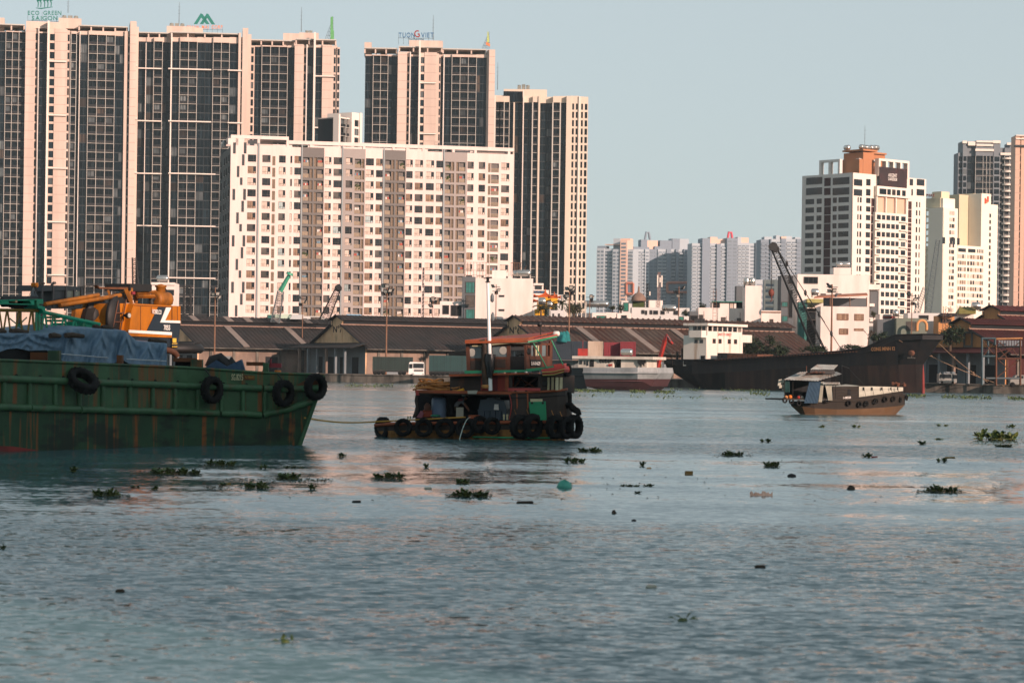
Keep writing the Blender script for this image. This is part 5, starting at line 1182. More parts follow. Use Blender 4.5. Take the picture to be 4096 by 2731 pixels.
house('house','low pale wall house under the grey balcony bay','house',HG,z6(815),z6(1125),z2y(880),6,M_shade,[(z6(960),z6(1110),z2y(900),z2y(945),CUR[3])])
house('house','blue roofed low house above the N°7 gable','house',HG,z6(1510),z6(1730),z2y(850),6,mat('sky_blue_sheet',hexc('7fa9c4'),0.6,0.1,0.3),[])
house('house','cream low wall on the skyline right of the N°7 gable','house',HG,z6(1730),z6(2200),z2y(870),6,M_pinkwhite,[])
house('house','cream flat roofed house with pillars left of the teal curtains','house',HF,1760,1850,1205,6,M_pinkwhite,[(1772,1795,1222,1255,M_dark),(1805,1845,1222,1262,M_dark)])
house('house','pink parapet house behind the yellow crane cylinder','house',Fac(0,590,4096,590),608,699,1132,8,M_pinkwhite,[(635,655,1162,1190),(662,695,1160,1180),(650,690,1195,1215)],slabs=[(606,702,1130,1140,0.4,M_pinkwhite)])
house('house','pink low house at the left edge behind the green lattice boom','house',Fac(0,590,4096,590),-40,38,1190,8,M_pinkwhite,[])
water_tank('silver tank on the pink parapet house',P(650,1132,592)+V(0,0,-0.2),0.8,3.0,HF)
# harbour cranes behind the roofs
def lattice(b,a,c,w0,w1,n,r=0.09,side=V(0,1,0),m=0,chord=None):
 a,c=Vector(a),Vector(c);d=(c-a).normalized();u=d.cross(side).normalized();s_=side
 def corner(f,i):
  w_=w0+(w1-w0)*f;return a.lerp(c,f)+u*w_*(0.5 if i in(0,1)else-0.5)+s_*w_*(0.5 if i in(0,3)else-0.5)
 for i in range(4):b.bar(corner(0,i),corner(1,i),(chord or r)*2,m)
 for k in range(n):
  f0,f1=k/n,(k+1)/n
  for i in range(4):
   j=(i+1)%4
   b.bar(corner(f0,i),corner((f0+f1)/2,j),r*1.3,m);b.bar(corner((f0+f1)/2,j),corner(f1,i),r*1.3,m)
 return corner
GC=thing('mobile_crane','small green crane with a lattice and solid boom before the white block','crane',P(1090,1290,585))
b=MB();lattice(b,P(1100,1290,585),P(1123,1165,585),2.0,1.4,9,0.09);b.build('lattice_boom',M_steel,GC)
b=MB();p,q=P(1121,1165,585),P(1157,1100,585);b.tube((p,q),[0.6,0.45],4,0,True,False);b.tube((q,P(1161,1090,585)),[1.0,0.8],6);b.build('boom_head',mat('crane_green',hexc('3c8f72'),0.5,0.15,1),GC)
b=MB();b.bar(P(1128,1150,585.5),P(1158,1092,585.5),0.12);b.build('cable',M_black,GC)
GC2=thing('mobile_crane','dark slanted lattice jib left of the light grey balcony bay','crane',P(1300,1285,588))
b=MB();lattice(b,P(1293,1290,588),P(1352,1155,588),2.4,1.2,11,0.09);q=P(1353,1153,588);b.lathe(q-V(0,0.5,0),[(0.9,0),(0.9,1.0)],10,axis=V(0,1,0));b.build('jib',M_black,GC2)
LC=thing('crawler_crane','tall black lattice boom leaning over the ship deck','crane',P(3270,1440,500)*1.0)
b=MB();lattice(b,P(3285,1420,500),P(3095,990,500),2.2,1.1,22,0.07,chord=0.12);b.build('boom',M_black,LC)
b=MB();q=P(3092,986,500);b.lathe(q-V(0,0.7,0),[(0.9,0),(0.9,1.4)],12,axis=V(0,1,0));b.lathe(P(3104,997,500)-V(0,.6,0),[(0.7,0),(0.7,1.2)],12,axis=V(0,1,0));b.build('boom_head',M_black,LC)
b=MB();b.bar(P(3106,990,501),P(3380,1420,505),0.16);b.bar(P(3106,992,500),P(3300,1290,505),0.1)
for f in(0.15,0.42,0.62,0.8):c_=P(3106,990,501).lerp(P(3380,1420,505),f);b.lathe(c_-V(0,0,0.7),[(0.05,0),(0.3,0.5),(0.3,0.9),(0.05,1.4)],6)
b.build('pendant_cable',M_black,LC)
b=MB();b.bar(P(3084,995,500),P(3084,1155,500),0.1);b.bar(P(3088,995,500),P(3087,1155,500),0.1);b.build('hoist_rope',M_black,LC)
b=MB();q=P(3085,1180,500);b.lathe(q-V(0,0,0.4),[(0.1,0),(0.5,0.4),(0.65,1.0),(0.3,1.6)],8);b.tube((q+V(0,0,-0.4),q+V(0.2,0,-1.0),q+V(-0.2,0,-1.3)),0.12,5);b.build('hook_block',mat('rust_hook',hexc('6a3427'),0.7,0.2,1),LC)
b=MB();q=P(3290,1440,500);b.box(q.x-3,q.x+5,497,503,QZ,q.z+0.4);b.build('crane_house',M_black,LC)
for i,(xa,ya,xb,yb_,D,lab)in enumerate(((3700,1330,3752,960,620,'thin dark tower crane jib before the cream yellow tower'),(3640,1335,3700,1150,600,'pale thin jib beside the billboard tower'))):
 T=thing('crane_jib',lab,'crane',P(xa,ya,D));b=MB();lattice(b,P(xa,ya,D),P(xb,yb_,D),1.8,0.9,20,0.05);b.build('jib',M_steel,T)
J0=thing('crane_jib','black jib tip between the first two glass towers, above the yellow crane','crane',P(545,1150,600));b=MB();lattice(b,P(545,1200,600),P(537,1030,600),1.6,1.0,10,0.1);b.bar(P(545,1100,600),P(560,1190,600),0.15);b.build('jib',M_black,J0)
J1=thing('crane_jib','dark lattice mast in front of the second tower right of the yellow crane','crane',P(748,1260,600));b=MB();lattice(b,P(748,1280,600),P(750,1140,600),2.0,1.6,9,0.12);b.build('jib',M_black,J1)
# hull lofting from stations
def hull(b,F,stations,B,rows_m,keel=-0.6,deck_drop=0.4,deck_m=0,cap_m=0):
 """stations: list of rows [(px, py, half breadth), ...] from rail to waterline, near side on F, beam 2B away from us"""
 near,far=[],[]
 for st in stations:
  nr,fr=[],[]
  for px,py,hb in st:
   p=F.pp(px,py,-(B-hb));nr.append(p);fr.append(p-F.n*(2*hb))
  nr.append(V(nr[-1].x,nr[-1].y,keel));fr.append(V(fr[-1].x,fr[-1].y,keel));near.append(nr);far.append(fr)
 n,r=len(stations),len(near[0])
 for side,flip in((near,False),(far,True)):
  for i in range(n-1):
   for k in range(r-1):
    q=[side[i][k],side[i][k+1],side[i+1][k+1],side[i+1][k]]
    if flip:q.reverse()
    b.quad(*q,rows_m[min(k,len(rows_m)-1)],True)
 for k in range(r-1):
  b.quad(near[0][k],far[0][k],far[0][k+1],near[0][k+1],rows_m[min(k,len(rows_m)-1)])
  b.quad(near[-1][k],near[-1][k+1],far[-1][k+1],far[-1][k],rows_m[min(k,len(rows_m)-1)])
 d=V(0,0,-deck_drop)
 for i in range(n-1):
  b.quad(near[i][0]+d,near[i+1][0]+d,far[i+1][0]+d,far[i][0]+d,deck_m)
  for side in(near,far):
   b.quad(side[i][0],side[i+1][0],side[i+1][0]+d+V(0,0,0),side[i][0]+d,rows_m[0])
 return near,far
M_hullblack=mat('black_hull_paint',hexc('101214'),0.65,0.2,0.3,spec=0.25,dirt=hexc('251e1a'),dirt_amt=0.5,dirt_scale=(0.8,0.8,0.06))
M_hullbrown=mat('worn_brown_hull',hexc('151413'),0.8,0.2,0.3,spec=0.2,dirt=hexc('30261f'),dirt_amt=0.6,dirt_scale=(0.9,0.9,0.05),dirt2=hexc('3a1d1a'),dirt2_amt=0.2,dirt2_scale=(0.15,0.15,0.15))
M_redpaint=mat('red_primer',hexc('7a2a24'),0.7,0.2,0.4,dirt=hexc('4c1f1b'),dirt_amt=0.6,dirt_scale=(0.6,0.6,0.1))
M_shipwhite=mat('ship_white',hexc('d9d0c4'),0.6,0.06,0.3,dirt=hexc('a5866a'),dirt_amt=0.7,dirt_scale=(0.9,0.9,0.08),edge=(0.55,0.7))
M_rustm=mat('rusted_steel',hexc('5a3a2a'),0.85,0.3,1.0)
M_deck=mat('deck_steel',hexc('3d3633'),0.85,0.2,0.5)
M_redtext=mat('red_lettering',hexc('a83c34'),0.6,0.05,1)
FSh=Fac(2720,489,3690,455);HB=5.5
SH=thing('cargo_ship','black cargo ship with a white bridge astern and a flared bow, moored at the quay','ship',FSh.pt(FSh.L/2,-HB,0))
k=HB/4.5
st=[((2656,1437,2.5),(2668,1475,1.5),(2790,1553,0.3)),((2700,1439,4),(2708,1492,3),(2800,1556,1.0)),((2767,1440,4.5),(2767,1496,4.3),(2810,1557,2.5)),((2900,1437,4.5),(2900,1490,4.5),(2900,1558,4.5)),((3150,1422,4.5),(3150,1473,4.5),(3150,1561,4.5)),((3400,1401,4.5),(3400,1464,4.5),(3400,1564,4.3)),((3462,1389,4.5),(3470,1462,4.2),(3480,1566,3.6)),((3540,1355,4.4),(3545,1461,3.6),(3550,1567,2.6)),((3580,1340,4.2),(3592,1459,3.0),(3602,1568,1.7)),((3690,1337,3.0),(3662,1457,1.2),(3668,1569,0.5)),((3772,1338,0.25),(3692,1456,0.12),(3692,1572,0.1))]
b=MB();near,far=hull(b,FSh,[[(x,y,hb*k)for x,y,hb in q]for q in st],HB,[0,1,1],deck_drop=1.0,deck_m=2);b.build('hull',[M_hullblack,M_hullbrown,M_deck],SH)
b=MB();b.tube([FSh.pp(3690,1450,-HB),FSh.pp(3692,1500,-HB),FSh.pp(3692,1574,-HB)],[0.16,0.28,0.35],6);b.build('stem_bar',M_redpaint,SH)
b=MB();b.tube([q[0]for q in near],0.16,4,0,True,False);b.build('rail_cap',M_hullblack,SH)
b=MB();x=2860
while x<3430:a=FSh.pp(x,1441-(x-2860)*0.058,0.03);b.obox(a,FSh.t*0.35,FSh.n*0.1,(0,0,0.22));x+=12.5
b.build('freeing_ports',M_rustm,SH,kind='stuff')
text('lettering','CONG MINH 12',FSh.pp(3532,1402,0.06)+V(0,0,0),FSh,0.7,M_gable2,SH,width=5.1,depth=0.03,slope=R(2))
b=MB();q=FSh.pp(3643,1412,-1.2);b.lathe(q-FSh.n*0.6,[(0.55,0),(0.55,0.7),(0.3,0.75)],10,axis=FSh.n);b.build('hawse_pipe',M_rustm,SH)
b=MB();q=FSh.pp(3645,1432,-1.4);b.bar(q+FSh.t*-0.8,q+FSh.t*0.8,0.3);b.bar(q,q+V(0,0,1.0),0.2);b.build('anchor',M_conc,SH)
def s3(x):return 2250+x/2.6133
def s3y(y):return 1250+y/2.6133
c=FSh.pp(2824,1437,-0.3);c.z=0
head=FSh.t.copy();beam=-FSh.n
Ff=Fac.line(c,c+beam*(2*HB-0.6));Fs=Fac.line(c-head*5.5,c)
zd=FSh.pp(2824,1440,0).z-1.2
def zf_(y):return Ff.z(2890,y)
WB=Ff.s_at(2971,1380)
b=MB();b.fbox(Ff,0,WB,-5.5,0,zd,zf_(1344));b.build('deckhouse',M_shipwhite,SH)
b=MB();b.fbox(Ff,0.3,WB-0.3,-4.5,0.02,zf_(1344),zf_(1326));b.build('bridge_front',M_shipwhite,SH)
b=MB()
for s in(0.3,WB-0.6):b.fbox(Ff,s,s+0.3,-4.5,0.02,zf_(1326),zf_(1305))
for i in range(6):
 s=Ff.s_at(s3(1570+i*52),1316);b.fbox(Ff,s-0.12,s+0.12,-0.2,0.02,zf_(1326),zf_(1305))
b.fbox(Ff,0.3,WB-0.3,-4.5,-4.3,zf_(1326),zf_(1305));b.build('bridge_mullion',M_shipwhite,SH)
for i in range(5):
 s0,s1=Ff.s_at(s3(1576+i*52),1316),Ff.s_at(s3(1618+i*52),1316);b=MB();b.fbox(Ff,s0,s1,-0.25,-0.15,zf_(1326),zf_(1305));b.build('bridge_window',CUR[2],SH)
for i in range(3):
 s=Fs.L-3.2+i*1.1;b=MB();b.fbox(Fs,s,s+0.7,-0.1,0.03,zf_(1326),zf_(1307));b.build('bridge_window',CUR[2],SH)
b=MB();b.fbox(Ff,-0.6,WB+0.7,-5.2,0.7,zf_(1305),zf_(1295));b.build('bridge_roof',M_shipwhite,SH)
b=MB();b.fbox(Ff,WB,Ff.s_at(3013,1350),-2.5,-0.3,zf_(1367),zf_(1336));b.build('bridge_wing',M_shipwhite,SH)
b=MB();b.fbox(Fs,Fs.s_at(2757,1335,1.8),Fs.L,0,1.8,Fs.z(2790,1350),Fs.z(2790,1322));b.build('bridge_wing',M_shipwhite,SH)
text('lettering','SAFETY-FIRST',Ff.pp(2899,1343,0.05),Ff,0.55,M_redtext,SH,width=Ff.s_at(s3(1770),1340)-Ff.s_at(s3(1625),1340),depth=0.03)
for a in(1572,1633,1730,1795):
 s0,s1=Ff.s_at(s3(a),1365),Ff.s_at(s3(a+24),1365);b=MB();b.fbox(Ff,s0-0.12,s1+0.12,0.003,0.08,Ff.z(2890,s3y(324)),Ff.z(2890,s3y(276)));o=b.build('window',M_rustm,SH);b=MB();b.fbox(Ff,s0,s1,0.08,0.1,Ff.z(2890,s3y(320)),Ff.z(2890,s3y(280)));b.build('pane',M_dark,o)
for px in(2785,2806):s=Fs.s_at(px,1365);b=MB();b.fbox(Fs,s-0.4,s+0.4,0.003,0.05,Fs.z(px,1372),Fs.z(px,1358));b.build('window',CUR[2],SH)
b=MB();s=Fs.s_at(2812,1420);b.fbox(Fs,s-0.5,s+0.5,0.003,0.05,zd,zd+2.1);b.build('door',M_dark,SH)
b=MB()
for i,px in enumerate((2795,2815,2840,2870,2905,2940,2960)):q=Ff.pp(px,1296,-2);b.bar(q,q+V(0,0,(1.2,2.6,1.0,4.5,1.6,1.0,2.4)[i]),0.1)
q=Ff.pp(2800,1296,-3);b.box(q.x-1,q.x+1,q.y,q.y+1.5,q.z,q.z+1.1)
b.bar(Ff.pp(2790,1290,-1),Ff.pp(2965,1290,-1),0.07);b.build('bridge_rigging',M_black,SH)
b=MB();q=Ff.pp(2858,1292,-2.5)
for dx in(-0.35,0.35):b.bar(q+V(dx,0,0),q+V(dx,0,7),0.08)
for i in range(10):b.bar(q+V(-0.35,0,i*0.7),q+V(0.35,0,i*0.7),0.06)
b.build('ladder_mast',M_pole,SH)
Fh=Fac.line(FSh.pp(2868,1430,-1.6),FSh.pp(3030,1425,-1.6))
for i in range(8):
 s0=Fh.L*i/8;b=MB();z0=zd+0.5;b.fbox(Fh,s0+0.06,s0+Fh.L/8-0.06,-6,0,z0,FSh.pp(2950,1416 if i>1 else 1412,-1.6).z);b.build('hatch_panel',M_rustm if i>1 else M_black,SH)
b=MB();rn=random.Random(11)
for i in range(14):q=FSh.pp(rn.uniform(2690,2770),1440,-rn.uniform(1,6));d=rn.uniform(0.4,1.6);b.box(q.x,q.x+d,q.y,q.y+d,zd,zd+rn.uniform(1.0,5.0))
b.build('deck_gear',M_black,SH,kind='stuff')
b=MB()
for i in range(7):q=FSh.pp(2690+i*14,1440,-1.0);b.bar(q+V(0,0,-1),q+V(0,0,3.8),0.09)
for z in(1.4,2.6,3.8):b.bar(FSh.pp(2690,1440,-1)+V(0,0,z),FSh.pp(2774,1440,-1)+V(0,0,z),0.08)
b.bar(FSh.pp(2735,1378,-2),FSh.pp(2765,1430,-2),0.14);b.bar(FSh.pp(2745,1378,-2),FSh.pp(2775,1430,-2),0.14);b.build('stern_railing',M_pole,SH)
for i,(a,c,lab)in enumerate((((3596,1361,-0.5),(4018,1545),'long mooring line from the bow down to the right quay edge'),((3757,1375,-4.5),(3950,1528),'shorter mooring line from the flared bow tip to the quay'))):
 p0=FSh.pp(*a);kx,_=ray(c[0],c[1]);p1=P(c[0],c[1],quay_y(kx*475)-0.5);b=MB()
 pts=[p0.lerp(p1,f)+V(0,0,-math.sin(f*math.pi)*0.5)for f in[j/10 for j in range(11)]];b.tube(pts,0.07,5)
 for f in(3,7):b.lathe(pts[f]-V(0,0,.15),[(0.1,0),(0.2,0.2),(0.1,0.4)],6)
 o=b.build('mooring_line',mat('old_rope',hexc('7d6650'),0.9,0.2,2));tag(o,lab,'rope','mooring lines of the cargo ship')
LA=thing('loader_crane','red folding loader arm between the grey boat and the black ship','crane',P(2632,1470,478))
M_red=mat('red_enamel',hexc('96291f'),0.5,0.15,0.8,dirt=hexc('5f1f18'),dirt_amt=0.4,dirt_scale=(1,1,1))
b=MB();b.tube((P(s3(990),s3y(575),478),P(s3(1070),s3y(300),478)),[0.5,0.42],4,0,True,False);b.build('lower_boom',M_red,LA)
b=MB();b.tube((P(s3(1060),s3y(310),478.6),P(s3(1092),s3y(240),478.6),P(s3(1120),s3y(300),478.6),P(s3(1152),s3y(330),478.6)),[0.45,0.45,0.4,0.25],4,0,True,False);b.build('upper_boom',M_red,LA)
b=MB();b.bar(P(s3(1095),s3y(245),477.5),P(s3(1135),s3y(300),477.5),0.2);b.build('hydraulic_ram',M_steel,LA)
YT=thing('truck','yellow truck cab half hidden between the grey boat and the ship','truck',P(2637,1517,494))
M_ylw=mat('yellow_enamel',hexc('d9a01c'),0.4,0.08,0.6);FK=Fac(0,494,4096,494)
def kb(a,c,y0,y1,o0,o1,m,name):b=MB();b.fbox(FK,FK.s_at(s3(a),1490),FK.s_at(s3(c),1490),o0,o1,FK.z(2640,s3y(y1)),FK.z(2640,s3y(y0)));return b.build(name,m,YT)
kb(935,1035,535,595,-3.5,-0.6,M_ylw,'cab_roof');kb(990,1045,595,640,-2.5,-0.3,M_dark,'windscreen');kb(995,1080,630,665,-3.5,0.2,M_ylw,'bonnet');kb(1000,1075,648,668,0.21,0.3,M_shipwhite,'grille');kb(1005,1070,672,692,0.0,0.25,M_dark,'bumper');kb(1060,1083,665,700,-0.5,0.1,M_ylw,'wing')
# grey boat seen from ahead
FG=Fac(2300,438,2640,432);GB=thing('river_boat','grey boat with red bottom and white cabin in front of the containers','boat',FG.pt(FG.L/2,-4,0))
M_gp=mat('grey_hull_paint',hexc('8b9090'),0.6,0.1,0.4,dirt=hexc('5f6362'),dirt_amt=0.5,dirt_scale=(0.6,0.6,0.1));M_gpd=mat('dark_grey_hull',hexc('3a3f40'),0.7,0.15,0.3)
M_redb=mat('red_bottom_paint',hexc('462a2b'),0.7,0.15,0.4)
rowsG=[(575,(215,785,990),(0,1.2,-2.0)),(630,(215,785,1000),(0.2,1.5,-2.0)),(694,(230,785,968),(-0.4,0.8,-2.4)),(770,(246,690,935),(-0.9,0.0,-2.8)),(818,(420,610,850),(-1.6,-0.8,-3.2))]
b=MB();pr=None
for(y,xs_,of)in rowsG:
 pts=[FG.pp(s3(x),s3y(y),o_)for x,o_ in zip(xs_,of)];ring=[pts[0]-FG.n*9,*pts,pts[2]-FG.n*9]
 if pr:
  m=0 if y<=694 else 1
  for i in range(4):b.quad(pr[i],ring[i],ring[i+1],pr[i+1],m)
 pr=ring
top=[FG.pp(s3(x),s3y(578),o_)for x,o_ in zip((215,785,990),(0,1.2,-2))]
b.poly([top[0],top[1],top[2],top[2]-FG.n*9,top[0]-FG.n*9],0)
b.build('hull',[M_gp,M_redb],GB)
b=MB();b.tube([FG.pp(s3(213),s3y(628),0.25),FG.pp(s3(785),s3y(630),1.55),FG.pp(s3(1002),s3y(630),-2.0)],0.16,5);b.build('rubbing_strake',M_gp,GB)
b=MB();b.tube([FG.pp(s3(285),s3y(712),-0.5),FG.pp(s3(785),s3y(716),0.65),FG.pp(s3(915),s3y(716),-2.2)],0.12,5);b.build('bilge_keel',M_redb,GB)
def gbx(a,c,y0,y1,o0,o1,m,name,parent=GB,mid=2480):b=MB();b.fbox(FG,FG.s_at(s3(a),1440,o1),FG.s_at(s3(c),1440,o1),o0,o1,FG.z(mid,s3y(y1),o1),FG.z(mid,s3y(y0),o1));return b.build(name,m,parent)
M_cab=mat('cabin_off_white',hexc('c9c3b6'),0.7,0.08,0.4,dirt=hexc('8f897d'),dirt_amt=0.5,dirt_scale=(0.5,0.5,0.1))
gbx(165,530,485,578,-7,-1.2,M_cab,'cabin');gbx(612,880,485,578,-7,-1.2,M_cab,'cabin');gbx(530,612,485,578,-7,-3.2,M_dark,'passage');gbx(100,945,458,487,-8,-0.4,M_cab,'cabin_roof')
gbx(285,328,498,570,-1.19,-1.12,M_dark,'door');gbx(175,205,505,545,-1.19,-1.12,CUR[2],'window');gbx(225,240,505,550,-1.19,-1.12,CUR[2],'window');gbx(250,270,505,560,-1.19,-1.12,CUR[2],'window')
for i in range(5):q=FG.pp(s3(398+i*28),s3y(503),-1.0);b=MB();b.lathe(q,[(0.28,0),(0.3,0.1),(0.1,0.15)],8,axis=FG.n);b.build('hanging_pan',M_black,GB)
for x in(490,510):q=FG.pp(s3(x),s3y(548),-1.1);b=MB();b.lathe(q,[(0.22,0),(0.22,0.12)],8,axis=FG.n);b.build('extinguisher',M_red,GB)
b=MB()
for i in range(7):q=FG.pp(s3(785+i*12),s3y(495),-0.9);b.obox(q,FG.t*0.25,FG.n*0.1,(0,0,-0.6-0.25*(i%3)))
b.build('hung_clothes',M_black,GB)
b=MB()
for x in(405,805):q=FG.pp(s3(x),s3y(790),-1);b.bar(q,q+V(0,0,-0.9),0.2)
b.build('skeg',M_redb,GB)
water_tank('big silver tank lying on the grey boat cabin roof',FG.pp(s3(672),s3y(456),-3)+V(0,0,-0.35),0.6,2.3,FG)
b=MB();q=FG.pp(s3(212),s3y(456),-3);b.box(q.x-0.9,q.x+0.9,q.y,q.y+1,q.z,q.z+1.4);b.tube((q+V(0,.5,1.4),q+V(0,.5,2.8)),0.05,4);o=b.build('cabinet',M_red);tag(o,'small red cabinet on the left end of the grey boat roof','cabinet')
DB=thing('hopper_barge','dark low barge lying behind the bow of the grey boat','barge',P(2290,1560,446));FD=Fac(2210,446,2345,446)
b=MB();b.prism([FD.pp(2210,1470),FD.pp(2338,1471),FD.pp(2348,1555),FD.pp(2215,1562)],FD.n*-7);b.build('hull',M_gpd,DB)
b=MB();b.tube([FD.pp(2208,1502,0.1),FD.pp(2342,1500,0.1)],0.15,5);b.build('rubbing_strake',M_gpd,DB)
# shipping containers
def container(label,a,c,y0,y1,D,col,dep=6.0,name='shipping_container',nrib=9,rz=0):
 F=Fac(0,D,4096,D);s0,s1=F.s_at(a,1400),F.s_at(c,1400);z0,z1=F.z((a+c)/2,y1),F.z((a+c)/2,y0)
 T=thing(name,label,'container',F.pt((s0+s1)/2,-dep/2,z0),'containers stacked behind the grey boat')
 b=MB();b.fbox(F,s0+0.1,s1-0.1,-dep,-0.08,z0+0.02,z1-0.1);b.build('body',col,T)
 b=MB()
 for i in range(nrib):x=s0+0.15+(s1-s0-0.3)*(i+0.25)/nrib;b.fbox(F,x,x+(s1-s0-0.3)/nrib*0.5,-0.08,0,z0+0.2,z1-0.2)
 b.build('corrugation',col,T)
 b=MB()
 for q in((s0,s0+0.14,z0,z1),(s1-0.14,s1,z0,z1),(s0+0.14,s1-0.14,z1-0.16,z1),(s0+0.14,s1-0.14,z0,z0+0.16)):b.fbox(F,q[0],q[1],-0.2,0.03,q[2],q[3])
 b.build('corner_frame',col,T)
 return T
M_navy=mat('navy_container',hexc('26323c'),0.6,0.12,0.5);M_beigec=mat('beige_container',hexc('c2b09c'),0.6,0.1,0.5,dirt=hexc('8f7560'),dirt_amt=0.5,dirt_scale=(0.8,0.8,0.1));M_crim=mat('crimson_container',hexc('7c2a32'),0.6,0.12,0.5)
M_greyc=mat('grey_container',hexc('777d7c'),0.65,0.12,0.4)
container('left navy container beside the tug wheelhouse',2208,2290,1364,1440,489,M_navy,nrib=12);container('right navy container next to the beige one',2291,2350,1365,1438,489,M_navy)
container('beige container between the navy and the red ones',2352,2412,1365,1426,489,M_beigec);container('left red container beside the beige one, set back',2416,2480,1369,1427,491,M_crim,nrib=8);container('right red container above the silver tank',2481,2543,1367,1425,489,M_crim)
for i,(a,c,lab)in enumerate(((2208,2290,'grey lower container under the left navy one'),(2291,2350,'grey lower container under the right navy one'),(2352,2412,'grey lower container under the beige one'),(2416,2480,'grey lower container under the left red one'),(2481,2543,'grey lower container under the right red one'))):
 container(lab,a,c,1428 if i>1 else 1441,1508,492,M_greyc)
b=MB();q=P(2253,1364,488)
for i in range(9):a=i*0.7;b.lathe(q+V(math.cos(a)*1.1*(i/9),0.5+0.2*i,-0.2),[(0.7,0),(0.8,0.3),(0.5,1.0+0.12*i),(0.1,1.5+0.1*i)],6)
o=b.build('net_heap',mat('teal_net',hexc('17696a'),0.9,0.3,2.0));tag(o,'teal netting heaped on the left navy container','net')
# trucks before the warehouses
M_truckw=mat('truck_white',hexc('e4e2dc'),0.35,0.05,0.6);M_dgreen=mat('dark_green_container',hexc('24342f'),0.6,0.12,0.5,dirt=hexc('151c1b'),dirt_amt=0.5,dirt_scale=(3,3,0.05));M_dteal=mat('dark_teal_container',hexc('20403f'),0.6,0.12,0.5,dirt=hexc('172827'),dirt_amt=0.5,dirt_scale=(3,3,0.05))
M_rubber=mat('tyre_rubber',hexc('111212'),0.85,0.2,2.0,spec=0.2,dirt=hexc('252422'),dirt_amt=0.6,dirt_scale=(2,2,2))
def semi(label,a,c,y0,y1,D,col,cab=None,group='trucks parked before the warehouses',wheels=()):
 F=Fac(0,D,4096,D);T=thing('truck',label,'truck',P((a+c)/2,1498,D),group)
 s0,s1=F.s_at(a,1450),F.s_at(c,1450);z0,z1=F.z(a,y1),F.z(a,y0)
 b=MB();b.fbox(F,s0,s1,-2.4,-0.06,z0,z1);b.build('container_box',col,T)
 b=MB();n=int((s1-s0)/0.45)
 for i in range(n):x=s0+(s1-s0)*i/n;b.fbox(F,x,x+0.2,-0.06,0,z0+0.1,z1-0.1)
 b.build('corrugation',col,T)
 b=MB();b.fbox(F,s0,s1+(0.8 if cab else 0),-2.2,-0.2,z0-0.35,z0-0.02);b.build('chassis',M_black,T)
 for px in wheels:
  q=F.pp(px,1494,-0.3);q.z=QZ+0.48;b=MB();b.lathe(q-F.n*0.3,[(0.2,0),(0.46,0.02),(0.48,0.15),(0.46,0.3),(0.2,0.32)],14,axis=F.n);b.build('wheel',M_rubber,T)
 if cab:
  ca,cc,cy0,cy1=cab;u0,u1=F.s_at(ca,1470),F.s_at(cc,1470);zz0,zz1=F.z(ca,cy1),F.z(ca,cy0)
  fs=u0+(u1-u0)*0.27
  b=MB();b.prism([F.pt(u0,0.1,zz0),F.pt(u0+0.1,0.1,zz1-0.25),F.pt(u0+0.35,0.1,zz1),F.pt(u1-0.1,0.1,zz1-0.05),F.pt(u1,0.1,zz1-0.5),F.pt(u1,0.1,zz0)],F.n*-2.2);b.build('cab',M_truckw,T)
  for(q0,q1,y_0,y_1,m,nm)in((u0+0.15,fs-0.1,0.48,0.84,CUR[2],'side_window'),(fs+0.1,u1-0.1,0.5,0.88,CUR[2],'windscreen'),(fs+0.25,u1-0.2,0.22,0.3,M_dark,'grille'),(fs+0.25,u1-0.2,0.34,0.4,M_dark,'grille')):
   b=MB();b.fbox(F,q0,q1,0.105,0.16,zz0+(zz1-zz0)*y_0,zz0+(zz1-zz0)*y_1);b.build(nm,m,T)
  b=MB();b.fbox(F,fs,u1+0.05,0.105,0.3,zz0-0.15,zz0+0.3);b.build('bumper',M_truckw,T)
  for q0 in(fs+0.05,u1-0.35):b=MB();b.fbox(F,q0,q0+0.3,0.31,0.35,zz0-0.02,zz0+0.2);b.build('headlight',M_lampg,T)
  b=MB();b.fbox(F,fs-0.25,fs-0.05,0.17,0.35,zz0+(zz1-zz0)*0.5,zz0+(zz1-zz0)*0.85);b.build('mirror',M_black,T)
 return T
semi('white cab truck with a dark green container before the N°7 warehouse',1490,1650,1426,1480,515,M_dgreen,(1634,1697,1447,1496),wheels=(1500,1516,1532,1600,1616,1648,1684))
semi('dark teal container trailer parked behind the tug wheelhouse',1716,1868,1421,1484,514,M_dteal,None,wheels=(1725,1741,1757,1772,1850))
BU=thing('bus','white and grey bus parked inside the porch of the brown gable warehouse','bus',P(3793,1535,480));FU=Fac(0,480,4096,480)
def ub(a,c,y0,y1,o0,o1,m,nm):b=MB();b.fbox(FU,FU.s_at(a,1500),FU.s_at(c,1500),o0,o1,FU.z(3790,y1),FU.z(3790,y0));b.build(nm,m,BU)
M_busg=mat('bus_white',hexc('85857f'),0.4,0.05,0.5)
ub(3756,3828,1495,1530,-2.4,0,M_busg,'body');ub(3759,3805,1497,1512,0.003,0.04,CUR[2],'side_window');ub(3810,3828,1498,1514,0.003,0.05,CUR[2],'windscreen');ub(3775,3822,1486,1495,-2.0,-0.3,M_wallg,'roof_box');ub(3765,3773,1524,1535,-0.5,0.05,M_rubber,'wheel');ub(3808,3816,1524,1535,-0.5,0.05,M_rubber,'wheel')
VN=thing('pickup','pale small truck nose at the right edge under the steel frame','truck',P(4055,1540,470));FV=Fac(0,470,4096,470)
b=MB();b.prism([FV.pp(4040,1536),FV.pp(4042,1518),FV.pp(4056,1512),FV.pp(4064,1500),FV.pp(4100,1500),FV.pp(4100,1536)],FV.n*-2);b.build('body',M_busg,VN)
q=FV.pp(4050,1538,0.05);b=MB();b.lathe(q-FV.n*0.2,[(0.2,0),(0.5,0.02),(0.5,0.25),(0.2,0.27)],14,axis=FV.n);b.build('wheel',M_rubber,VN)
